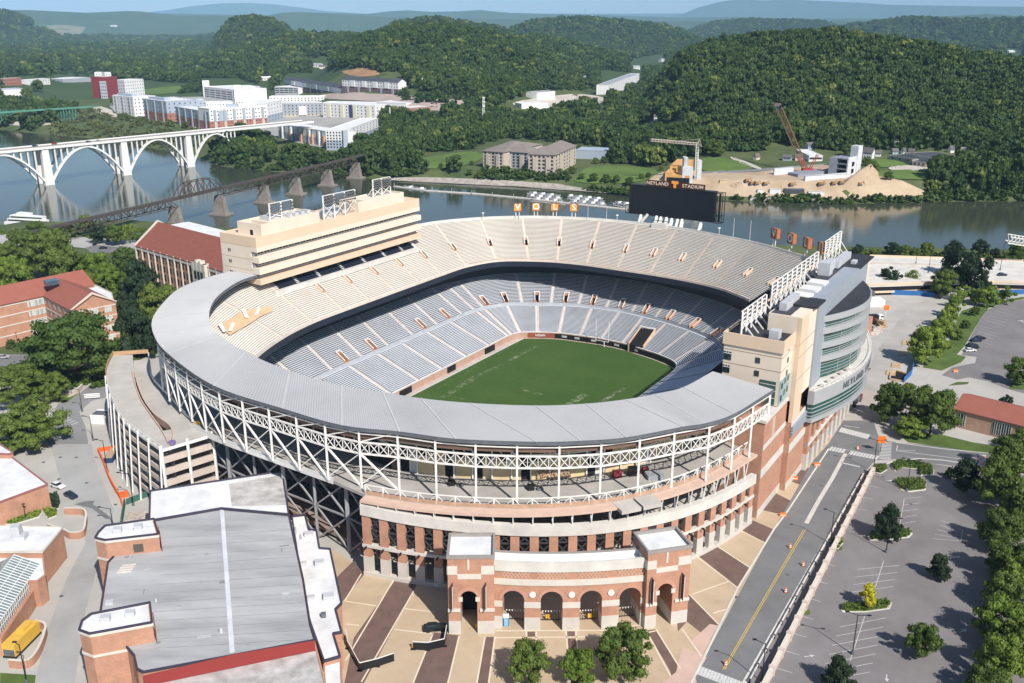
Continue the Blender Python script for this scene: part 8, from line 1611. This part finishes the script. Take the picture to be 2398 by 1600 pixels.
# big trees across the water that can be told apart
FT=[(1380,350,10),(1355,347,8),(1415,376,9),(1438,376,9),(1462,378,9),(1395,378,8),(1493,375,8),(1390,418,11),(1420,420,11),(1443,422,11),(1474,427,11),(1502,415,8),(1518,412,8),(1362,415,8),(1548,395,6),(1562,384,5),(1075,388,6),(1105,383,6),(1033,390,7),(1180,398,9),(1155,402,8),(1140,408,7),(1100,405,8),(1122,410,9),(1230,412,8),(1310,405,9),(1340,400,10),(2040,400,20),(2080,415,12),(2030,380,12),(2180,405,14),(270,240,12),(285,275,8),(300,278,8),(330,283,7),(30,243,18),(90,205,16),(65,222,14),(400,290,9),(435,295,9),(880,340,8),(900,300,9),(1015,285,9),(1050,278,10),(1000,270,8),(565,300,12),(1620,345,14),(1675,350,22),(1720,325,14),(1300,280,8),(1885,300,10),(1965,385,14),(1985,355,16),(2250,372,8),(2330,372,10),(2390,350,14)]
for i,(px,py,r_) in enumerate(FT):
    g=GT(px,py+r_*.7);t=plant(px,py,r_,('round','oval','wide')[i%3],FTL(px,py,i),1.8,'single trees across the river',z=g.z)
    dd=Vector((g.x,g.y,g.z));t.location=dd;t.matrix_basis=Matrix.Translation(dd)
# scrub along the far bank and on the cleared slopes
def scrub(name,polys,n,s0,s1,mm,label):
    px,py=[],[]
    for pl in polys:
        P_=np.array(pl,float);k=n;a=rng.uniform(P_[:,0].min(),P_[:,0].max(),k*3);b=rng.uniform(P_[:,1].min(),P_[:,1].max(),k*3);ok=inside(P_,a,b);px+=list(a[ok][:k]);py+=list(b[ok][:k])
    V_,F_=leaf_cloud(wide_,46,.22,77,7);VV,FF=[],[];o=0
    for a,b in zip(px,py): g=GT(a,b);s=random.uniform(s0,s1);an=random.uniform(0,6.28);R_=np.array([[cos(an),-sin(an),0],[sin(an),cos(an),0],[0,0,1]]);VV.append((V_*[s,s,s*1.1]) @ R_.T+[g.x,g.y,g.z-.3]);FF.append(F_+o);o+=len(V_)
    ob=bpy.data.objects.new(name,raw_mesh(name,np.concatenate(VV),np.concatenate(FF),mm));COL.objects.link(ob);tag(ob,label,None,None,'stuff')
scrub('scrub',[[(100,316),(120,290),(215,252),(430,300),(560,306),(500,345),(350,346),(214,323)]],420,1.6,4.2,leaf_mat('olive_scrub',(.075,.10,.025),(.15,.165,.05)),'olive scrub on the slope under the apartments')
scrub('bank_bushes',[[(1694,466),(1755,462),(1990,470),(2155,466),(2155,474),(1990,478),(1755,472)],[(1130,400),(1330,405),(1330,425),(1130,420)],[(1340,440),(1480,452),(1560,440),(1540,458),(1471,460)],[(925,415),(1000,405),(880,405)],[(2165,452),(2420,446),(2420,470),(2165,473)],[(490,375),(620,388),(740,396),(860,405),(860,417),(714,402),(607,400),(507,388)]],90,1.6,5.0,LF_WOOD,'bushes along the far river bank')
scrub('bank_bushes',[[(0,545),(180,540),(330,535),(520,560),(520,575),(300,560),(0,560)],[(1990,590),(2398,598),(2398,606),(1990,600)]],120,1.2,2.6,LF_CITY,'bushes along the near river bank')
scrub('tree_belt',[[(240,205),(330,205),(330,190),(240,188)],[(0,160),(250,168),(250,178),(0,182)],[(440,200),(475,196),(475,215),(420,222)],[(895,215),(1000,220),(1140,240),(1140,250),(1000,245),(900,225)],[(940,196),(1100,215),(1180,240),(1140,238),(950,205)],[(1640,345),(1760,342),(1800,352),(1660,358)],[(1880,345),(2060,342),(2200,348),(2398,352),(2398,362),(2200,356),(1900,352)],[(2250,375),(2398,380),(2398,400),(2180,402),(2190,390)],[(1000,345),(1100,340),(1110,352),(1000,356)],[(900,300),(1000,285),(1060,285),(1040,300),(900,320)],[(0,235),(60,232),(60,250),(0,252)],[(660,360),(830,362),(860,395),(700,385)]],55,4.2,8.0,LF_WOOD,'belts of trees between the far buildings')
scrub('ground_shrubs',[[(0,850),(100,860),(250,870),(260,905),(120,920),(0,905)],[(240,760),(350,750),(350,830),(260,840)],[(0,600),(340,610),(310,720),(270,700),(180,620),(0,640)]],110,1.0,2.6,LF_CITY,'shrubs under the campus trees')
# ================================================================ CARS, LAMPS, BARRIERS
CARM={}
def car_proto():
    m=MB();pr=[(-2.25,.35),(-2.2,.95),(-1.6,1.02),(1.0,1.0),(2.15,.82),(2.25,.4)];L=[(x,-.88,z) for x,z in pr];Rr=[(x,.88,z) for x,z in pr];n=len(pr);m.add(L+Rr,[tuple(range(n)),tuple(range(2*n-1,n-1,-1))]+[(i,n+i,n+(i+1)%n,(i+1)%n) for i in range(n)]);CARM['body']=m
    m=MB();m.hexa([(-1.9,-.82,.98),(.95,-.82,.98),(.95,.82,.98),(-1.9,.82,.98)],[(-1.35,-.64,1.45),(.2,-.64,1.45),(.2,.64,1.45),(-1.35,.64,1.45)]);CARM['cabin']=m
    m=MB();m.hexa([(-1.4,-.65,1.45),(.22,-.65,1.45),(.22,.65,1.45),(-1.4,.65,1.45)],[(-1.3,-.6,1.5),(.12,-.6,1.5),(.12,.6,1.5),(-1.3,.6,1.5)]);CARM['roof']=m
    m=MB();m.cyl((0,-.1,0),(0,.1,0),.34,.34,12);CARM['wheel']=m
car_proto();CD={}
def car(loc,ang,col,label,group='parked cars',sc=1.0,nm='parked_car'):
    t=thing(nm,label,'car',tuple(loc),group,ang);pm=mat('car_paint_%s'%col[0],col[1],.25,.03,1,spec=.6)
    for k in ('body','cabin','roof','wheel'):
        mm={'body': pm,'roof': pm,'cabin': glass,'wheel': blackpaint}[k];key=(k,mm.name)
        if key not in CD: o=CARM[k].build(k,mm);CD[key]=o.data;bpy.data.objects.remove(o)
        for q in ([(0,0,0)] if k != 'wheel' else [(1.4,.8,.34),(1.4,-.8,.34),(-1.4,.8,.34),(-1.4,-.8,.34)]):
            o=bpy.data.objects.new(k if k != 'cabin' else 'windows',CD[key]);COL.objects.link(o);o.parent=t;o.location=[v*sc for v in q];o.scale=(sc,sc,sc);kid(t,o)
    return t
cw_,ck,cs_,cr_,cb=('white',(.75,.75,.75)),('black',(.012,.014,.018)),('silver',(.38,.39,.41)),('red',(.42,.03,.025)),('navy',(.02,.03,.07))
def ang(a,b,f): p,q=G(*f(*a)),G(*f(*b));return atan2(q.y-p.y,q.x-p.x)
car(G(*z7(380,285)),ang((335,265),(430,300),z7),cw_,'white sedan parked at the kerb of the left street');car(G(*z7(466,348)),ang((425,325),(508,368),z7),cb,'dark blue car parked behind the white sedan on the left street')
car(G(*z8(615,1220)),ang((540,1215),(690,1205),z8),ck,'black car standing by the left gateway tower',None,1.1)
for i,(a,b,c,l) in enumerate(((1885,905,cw_,'white car at the near end of the short row on the curved lot'),(1905,885,ck,'black car just behind the white car on the curved lot'),(1900,872,ck,'third car of the row on the curved lot, black'),(1925,840,cb,'dark blue car further up the row on the curved lot'),(1950,825,ck,'black car at the far end of the row on the curved lot'))): car(G(*z6(a,b)),.15,c,l,'cars on the curved lot')
car(G(*z6(2097,408),8.05),0,cb,'dark blue car on the roof of the riverside car park',None);car(G(*z4(25,950)),.2,cs_,'silver car under the trees at the left edge',None);car(G(*z4(678,232)),.3,ck,'black car driving on the river road',None)
zb=zd+7.3-6
for i,(a,b,c,l) in enumerate(((395,1040,ck,'dark car on the arch bridge left of the red one'),(445,1045,cb,'second dark car on the arch bridge left of the red one'),(690,1018,cr_,'red car crossing the arch bridge'),(1120,992,cb,'blue car crossing the arch bridge right of the red one'),(1250,978,cs_,'silver car crossing the arch bridge'))): car(G(*y1(a,b),zb),.9,c,l,'cars on the arch bridge',nm='moving_car')
car(G(*y2(825,868),zb),.9,ck,'dark car near the far end of the arch bridge','cars on the arch bridge',nm='moving_car')
ORD='first second third fourth fifth sixth seventh eighth ninth tenth eleventh twelfth thirteenth fourteenth fifteenth sixteenth seventeenth eighteenth nineteenth last'.split()
for i in range(40):
    px=1750+(i%20)*26;py=395+(i // 20)*34+(i%20)*2;car(GT(*y3(px,py))+Vector((0,0,.3)),.3,(ck,cw_,cs_,cb,cr_)[i*7%5],'%s car in the %s row of the gravel lot, %s from the left'%(('black','white','silver','navy','red')[i*7%5],('back','front')[i // 20],ORD[i%20]),'cars on the far gravel lot')
for i in range(24):
    g=GT(*z2(1520+(i%8)*22,632+(i // 8)*14+(i%8)*2))+Vector((0,0,.3));car(g,.2,(cw_,cr_,cs_,ck)[i*5%4],'%s car in row %s of the valley lot in the woods, %s from the left'%(('white','red','silver','black')[i*5%4],('one','two','three')[i // 8],ORD[i%8]),'cars on the valley lot')
# lamp posts
def lamp(px,py,f,h,label,arms=((1,0),),al=2.2,z=3.0,grp='street lamps',col=None):
    b=G(*f(px,py),z);t=thing('lamp_post',label,'lamp post',tuple(b),grp);m=MB();m.cyl(b,b+Vector((0,0,h)),.14,.08,8);part(m,'pole',col or blackpaint,t);m=MB();m.cyl(b,b+Vector((0,0,.9)),.36,.32,10);part(m,'base',graysteel,t)
    for (ax,ay) in arms: e=b+Vector((ax*al,ay*al,h+.25));m=MB();m.bar(b+Vector((0,0,h-.2)),e,.1);part(m,'arm',col or blackpaint,t);m=MB();m.box(e-Vector((.35,.2,.1)),(.8,0,0),(0,.4,0),(0,0,.16));part(m,'lamp_head',col or blackpaint,t)
w2_=((.9,-.3),(-.9,.3))
lamp(1115,1380,z9,9.6,'double headed lamp post below the yellow tree',w2_);lamp(1335,712,z9,9.6,'double headed lamp post below the tall conical tree',w2_);lamp(1470,310,z9,9.6,'double headed lamp post in the upper hedge island',w2_);lamp(1250,180,z9,10,'lamp post at the street corner by the round hedge',w2_)
lamp(970,655,z9,9,'single arm lamp leaning over the street beside the conical tree',((-.9,.4),));lamp(520,1560,z9,9,'single arm lamp leaning over the street near the bottom edge',((-.9,.4),));lamp(1540,965,z6,9,'pale single arm lamp by the green street trees',((-.9,.3),),col=whitesteel)
lamp(705,185,z7,10,'lamp post beside the blue skip',((-.9,.1),));lamp(875,405,z7,9.5,'double armed lamp post above the rubble patch',((-1,.1),(-.9,.5)),3);lamp(740,535,z7,5,'short lamp post behind the gym stair tower',((-1,.1),),3);lamp(540,1300,z4,8,'lamp post by the barrier at the street bend',((-1,.1),));lamp(612,1490,z4,8,'lamp post on the pavement left of the ramp building',((-1,.1),));lamp(172,500,z7,4.5,'dark lantern post in the hedge by the brick workshop',((0,.1),),.3);lamp(175,1568,z7,9,'lamp post at the bottom left lawn',((-.5,.2),));lamp(120,880,z4,6,'lamp post in front of the red roofed hall',((.1,0),),.3)
lamp(1612,390,z6,11,'tall thin lamp on the riverside car park, left',((.4,0),),1,8);lamp(2083,372,z6,14,'tall thin pole on the riverside car park, right',((.4,0),),1,8);lamp(1530,330,z6,8,'slim lamp at the river edge of the car park',((.4,0),),1,8);lamp(1218,660,z6,9,'lamp post by the white trailer next to the tower',((.6,0),),1)
# traffic drums, barriers, netting
for i,(a,b,l) in enumerate(((705,682,'uppermost on the centre line'),(790,800,'beside the guard rail'),(675,972,'between the centre line and the rail'),(283,1450,'at the lower crossing'),(1148,35,'at the upper crossing'))):
    p=G(*z9(a,b));t=thing('traffic_drum','orange and white traffic drum on the street, %s'%l,'traffic drum',tuple(p),'traffic drums');m=MB()
    for k in range(5): m.cyl(p+Vector((0,0,.05+k*.22)),p+Vector((0,0,.27+k*.22)),.38-k*.035,.35-k*.035,12,orange if k%2==0 else white)
    part(m,'drum',None,t);m=MB();m.cyl(p,p+Vector((0,0,.06)),.55,.55,12);part(m,'base',blackpaint,t)
m=MB();P_=[xy(G(*z7(*p))) for p in ((795,32),(645,52),(680,130),(700,190),(730,260),(765,320),(790,360),(805,410))];m.wall(P_,3,4.3,.35);m.wall([xy(G(*z7(785,355))),xy(G(*z7(842,342)))],3,4.6,1.0);tag(m.build('barrier_fence',mat('orange_barrier',(.80,.13,.03),.7,.12,1)),'long bright orange plastic barrier curving down the left pavement','barrier')
t=thing('skip','dark blue skip full of timber behind the orange barrier','skip',tuple(G(*z7(740,110))));c=G(*z7(735,95));m=MB();X=(G(*z7(770,40))-G(*z7(710,140))).normalized();Y=Vector((-X.y,X.x,0));m.hexa([c-X*3.2-Y,c+X*3.2-Y,c+X*3.2+Y,c-X*3.2+Y],[c+Vector((0,0,1.7))+q for q in (-X*3.8-Y*1.3,X*3.8-Y*1.3,X*3.8+Y*1.3,-X*3.8+Y*1.3)]);part(m,'body',mat('skip_blue',(.03,.07,.16)),t);m=MB();m.box(c+Vector((0,0,1.72))-X*3.4-Y,X*6.8,Y*2,(0,0,.3));part(m,'load',mat('broken_timber',(.45,.31,.2),.9,.4,2),t)
sheet('rubble_patch',Z7([(820,450),(965,440),(970,500),(830,525)]),3.12,mat('rubble',(.30,.24,.20),.95,.7,1.2,col2=(.66,.58,.50),bump=1,bscale=3));m=MB();m.wall([xy(G(*z7(820,400))),xy(G(*z7(800,530)))],3,5,.3);m.wall([xy(G(*z7(830,400))),xy(G(*z7(985,340)))],3,4.8,.08);tag(m.build('green_screen_fence',mat('green_screen',(.05,.13,.10))),'green screened fence beside the rubble patch','fence')
def truck(loc,a,cc,bc,label,l=6.5):
    t=thing('work_truck',label,'truck',tuple(loc),None,a);M_=Matrix.Translation(Vector(loc)) @ Matrix.Rotation(a,4,'Z')
    for nm,args,mm in (('bed',((-1,0,1),l*.68,2.3,1.5),bc),('cab',((l*.42,0,.6),l*.28,2.2,1.9),cc),('chassis',((0,0,.5),l,1.6,.45),blackpaint)):
        m=MB();m.cbox(*args);m.v=[tuple(M_ @ Vector(v)) for v in m.v];part(m,nm,mm,t)
    for x in (-l*.33,l*.4):
        for y in (-1,1): m=MB();m.cyl((x,y-.12,.5),(x,y+.12,.5),.5,.5,10);m.v=[tuple(M_ @ Vector(v)) for v in m.v];part(m,'wheel',blackpaint,t)
    m=MB();m.cbox((l*.47,0,1.5),l*.2,2.24,.7);m.v=[tuple(M_ @ Vector(v)) for v in m.v];part(m,'windscreen',glass,t)
dr=mat('dark_red_paint',(.14,.04,.035));truck(G(*z6(1130,1250)),ang((1060,1320),(1170,1210),z6),dr,graysteel,'dark red tipper truck on the street under the glass club deck',8);truck(G(*z6(1255,700)),.1,white,blackpaint,'white cab flatbed truck on the building yard behind the tower');truck(G(*z6(1290,735)),2.2,dr,dirt,'red digger truck beside the rubble heaps behind the tower',5)
m=MB();c=G(*z6(1215,605));m.box(c-Vector((7,2,0)),(14,0,0),(0,6,0),(0,0,3.2));tag(m.build('site_trailer',white),'white site trailer just beyond the end of the suite tower','trailer')
m=MB();m.box(G(*z6(1175,560)),(6,0,0),(0,12,0),(0,0,3.4));tag(m.build('site_container',graysteel),'grey site container behind the white trailer','container')
m=MB();m.wall([xy(G(*z6(*p))) for p in ((1262,530),(1400,535),(1560,540),(1650,552))],3,5.4,.2);m.wall([xy(G(*z6(*p))) for p in ((1900,540),(2050,535),(2240,530),(2400,528))],3,5.4,.2);tag(m.build('blue_screen_fence',mat('blue_screen',(.03,.13,.34))),'bright blue screened fence in front of the riverside car park','fence')
for i,(a,b) in enumerate(((1720,555),(1825,535))): m=MB();c=G(*z6(a+40,b));m.box(c-Vector((4,1,0)),(8,0,0),(0,4,0),(0,0,3));tag(m.build('site_hut',white),['white site hut at the top of the street row of trees','cream site hut behind the slim green trees'][i],'hut')
for i,(a,b,l) in enumerate(((1330,640,'orange square road sign in the yard behind the tower'),(1296,1500,'orange and white road sign at the crossing'))): p=G(*z6(a,b+(40 if i==0 else 68)));t=thing('road_sign',l,'road sign',tuple(p));m=MB();m.bar(p,p+Vector((0,0,4)),.15);part(m,'post',whitesteel if i==0 else blackpaint,t);m=MB();m.box(p+Vector((-1.2,-.1,3.2)),(2.4,0,0),(0,.1,0),(0,0,2.2));part(m,'board',orange,t)
mound('rubble_heap','pale heap of broken concrete in the yard behind the tower',[z6(1190,770),z6(1230,740),z6(1300,750),z6(1310,790),z6(1220,810)],z6(1250,770),1.8,mat('rubble',(.3,.24,.2)));mound('rubble_heap','brown heap of rubble beside the red digger',[z6(1260,720),z6(1330,715),z6(1340,750),z6(1290,760)],z6(1300,735),1.6,dirt)
t=thing('excavation_shoring','timber framed excavation pit in the street beside a blue screen','excavation',tuple(G(*z6(1420,1070))));m=MB();Q=[G(*z6(*p),3.06) for p in ((1365,1050),(1400,1035),(1480,1060),(1450,1105),(1360,1090))];m.add(Q,[tuple(range(5))]);part(m,'pit',dark,t);m=MB()
for p,q in zip(Q,Q[1:]+Q[:1]): m.bar(p+Vector((0,0,.3)),q+Vector((0,0,.3)),.5)
part(m,'timber',mat('tan_timber',(.5,.36,.22)),t);m=MB();m.wall([xy(G(*z6(*p))) for p in ((1450,1110),(1500,1060),(1525,960),(1530,890))],3,5,.2);part(m,'blue_screen',mat('blue_screen',(.03,.13,.34)),t);m=MB();[m.box(G(*z6(a,b),3.06),(2.2,5,0),(3,-1,0),(0,0,.25)) for a,b in ((1335,1060),(1370,1010),(1420,930),(1440,860))];part(m,'timber_mat',mat('tan_timber',(.5,.36,.22)),t)
for i,(a,b,l) in enumerate(((965,1350,'orange barrier block by the tower base, left'),(1040,1340,'orange barrier block by the tower base, right'),(965,1380,'orange barrier block by the tower base, lower'),(950,1468,'orange barrier block beside the scaffold trolley'),(735,1790,'orange barrel rack by the brick tower base'),(658,2030,'orange barricade across the kerb'),(882,1700,'orange block beside the stacked rails'),(1790,1040,'red and orange barricade at the car park mouth'))): p=G(*(z6(a,b) if b<1600 else z9(a,b-1557)));t_=thing('road_barrier',l,'barrier',tuple(p),'orange barriers');m=MB();m.hexa([p+Vector(q) for q in ((-.9,-.35,0),(.9,-.35,0),(.9,.35,0),(-.9,.35,0))],[p+Vector(q) for q in ((-.8,-.1,1),(.8,-.1,1),(.8,.1,1),(-.8,.1,1))]);part(m,'shell',orange,t_);m=MB();m.box(p+Vector((-.7,-.3,.35)),(1.4,0,0),(0,.02,.0),(0,0,.2));part(m,'stripe',white,t_)
# black panel fences and small things on the plaza
def pfence(pts,f,label,h=2.0):
    t=thing('panel_fence',label,'fence',tuple(G(*f(*pts[0]))),'black panel fences')
    for a,b in zip(pts,pts[1:]): p,q=G(*f(*a)),G(*f(*b));m=MB();m.wall([xy(p),xy(q)],3.1,3+h,.1);part(m,'panel',blackpaint,t);m=MB();m.bar(at_z(p,3+h),at_z(q,3+h),.14);part(m,'rail',whitesteel,t);m=MB();m.box(p-Vector((.5,.2,0)),(1,0,0),(0,.4,0),(0,0,.3));part(m,'foot',blackpaint,t)
pfence([(120,1490),(235,1462),(345,1425)],z8,'black panel fence on the plaza beside the gym, two panels');pfence([(120,1490),(42,1345),(30,1270)],z8,'black panel fence running down to the gym wall');pfence([(470,1350),(565,1355),(675,1330),(690,1240)],z8,'black panel fence beside the black car')
p=G(*z8(462,1345));m=MB();m.box(p,(1.1,0,0),(0,.1,0),(0,0,1.2));tag(m.build('site_board',mat('amber_board',(.85,.42,.03))),'orange notice board at the end of the black panel fence','notice board')
for i,(a,b,l) in enumerate(((1350,1140,'second'),(1625,1135,'third'),(890,1200,'left tower'))): p=G(*z8(a,b+15));m=MB();m.box(p+Vector((-.4,-.1,.5)),(.8,0,0),(0,.08,0),(0,0,1));tag(m.build('notice_board',mat('amber_board',(.85,.42,.03))),'orange notice board hanging in the %s arch of the gateway'%l,'notice board','gate notice boards')
t=thing('portable_toilet','blue portable toilet standing in the first gateway arch','portable toilet',tuple(G(*z8(1078,1185))));p=G(*z8(1078,1185));bt=mat('toilet_blue',(.05,.24,.45),.5,.05,1);m=MB();m.cbox(p,1.2,1.2,2.1,.1);part(m,'cabin',bt,t);m=MB();m.cbox(p+Vector((0,0,2.1)),1.3,1.3,.25,.1);part(m,'roof',white,t);m=MB();m.box(p+Vector((-.4,-.64,.1)),(.8,0,0),(0,.03,0),(0,0,1.8));part(m,'door',mat('pale_blue_door',(.25,.45,.62)),t)
t=thing('utility_cart','white golf cart in the shade left of the gateway','golf cart',tuple(G(*z8(638,925))));p=G(*z8(638,930));m=MB();m.cbox(p+Vector((0,0,.3)),2.4,1.3,.5,.2);part(m,'body',white,t);m=MB();m.cbox(p+Vector((0,0,1.8)),2.0,1.3,.1,.2);part(m,'roof',white,t);m=MB();[m.bar(p+Vector((a,b,.7)),p+Vector((a,b,1.8)),.06) for a in (-.8,.8) for b in (-.5,.5)];part(m,'post',whitesteel,t)
# yellow machine, mobile stage bits
t=thing('generator_trailer','yellow covered generator inside the curved brick wall','generator',tuple(G(*z7(150,1300))));c=G(*z7(150,1320));X=(G(*z7(210,1230))-G(*z7(90,1350))).normalized();Y=Vector((-X.y,X.x,0));ym=mat('machine_yellow',(.68,.42,.07),.5,.08,1)
for nm,a,b,w_,z0,z1,mm in (('body',-4.2,4.2,2.8,3.5,6.2,ym),('base',-4.3,4.3,2.9,3,3.49,blackpaint),('hood',0,3,1.6,6.2,6.9,ym),('grille',-4.25,-4.1,2.4,3.6,5,graysteel)): m=MB();m.box(at_z(c+X*a-Y*w_/2,z0),X*(b-a),Y*w_,(0,0,z1-z0));part(m,nm,mm,t)
# barrier stand at the left crossing, white hut, gantry on the right
t=thing('service_hut','white service hut with a dark roof beside the ramp building','hut',tuple(G(*z4(668,1370))));m=MB();m.cbox(G(*z4(668,1360)),4.6,5.2,3,-.1);part(m,'cabin',white,t);m=MB();m.cbox(G(*z4(660,1310),6),4.6,3,.2,-.1);part(m,'roof',graysteel,t)
t=thing('striped_barrier','white striped road barrier on the left street','barrier',tuple(G(*z4(578,1210))));p=G(*z4(555,1220));m=MB();[m.bar(p+Vector((0,0,z_)),p+Vector((5,1,z_)),.3) for z_ in (.6,1.2,1.8)];part(m,'bar',white,t);m=MB();[m.bar(p+Vector((x,x*.2,0)),p+Vector((x,x*.2,2)),.15) for x in (.5,4.5)];part(m,'leg',graysteel,t)
t=thing('light_gantry','white lattice floodlight gantry cut by the right edge','gantry',tuple(G(*z6(2240,300))));p=atY(*z6(2135,165),470);q=atY(*z6(2350,200),470);m=MB();lattice(m,p,q,3.5,9,.35);part(m,'boom',whitesteel,t);m=MB();m.bar(q,at_z(q,8),.8);part(m,'mast',whitesteel,t)
# clutter on the concourse
for i,(a,b,w_,h_,mm,l) in enumerate(((720,270,1.6,1.3,blackpaint,'black equipment case at the left of the concourse railing'),(780,275,1.5,.5,graysteel,'flat grey case on the concourse beside the black case'),(1240,300,1.6,1.3,blackpaint,'black equipment case in the middle of the concourse railing'),(1300,300,1.5,.5,graysteel,'flat grey case right of the middle black case'),(1805,215,2,1.6,mat('maroon_paint',(.22,.03,.04)),'maroon cabinet on the concourse'),(1905,205,2,2.2,blackpaint,'black drinks cooler on the concourse'),(1990,190,1.5,1.5,mat('maroon_paint',(.22,.03,.04)),'maroon bin beside the black drinks cooler'),(2050,220,4,1.2,mat('scrap_grey',(.3,.31,.33),.6,.4,2),'pile of grey scrap metal on the concourse'))): m=MB();c=G(*z8(a,b),ZC);m.cbox(c,w_,w_*.7,h_,.2);tag(m.build('equipment_case',mm),l,'equipment','things stored on the concourse')
m=MB();rj=random.Random(3)
for i in range(46): c=G(*z8(1285+i*4.7,238),ZC);z_=rj.uniform(0,1.6);m.bar(c+Vector((0,0,z_+.2)),c+Vector((rj.uniform(-.6,.6),rj.uniform(-.4,.6),z_+rj.uniform(.8,1.6))),.35)
tag(m.build('timber_stack',mat('broken_timber',(.45,.31,.2))),'long heap of broken timber against the pale concourse wall','timber heap')
# ---------------------------------------------------------------- air
hm = bpy.data.materials.new('haze_air'); hm.use_nodes = True; t = hm.node_tree; t.nodes.remove(t.nodes['Principled BSDF'])
pv = t.nodes.new('ShaderNodeVolumePrincipled'); pv.inputs['Color'].default_value = (0.40, 0.69, 1.0, 1); pv.inputs['Density'].default_value = 4.0e-5; pv.inputs['Anisotropy'].default_value = -0.25
t.links.new(pv.outputs[0], t.nodes['Material Output'].inputs['Volume'])
mb = MB(); mb.box((-40000, -1500, -15), (80000, 0, 0), (0, 46000, 0), (0, 0, 1400)); hz = mb.build('haze', hm); tag(hz, 'pale blue summer haze', kind='stuff')
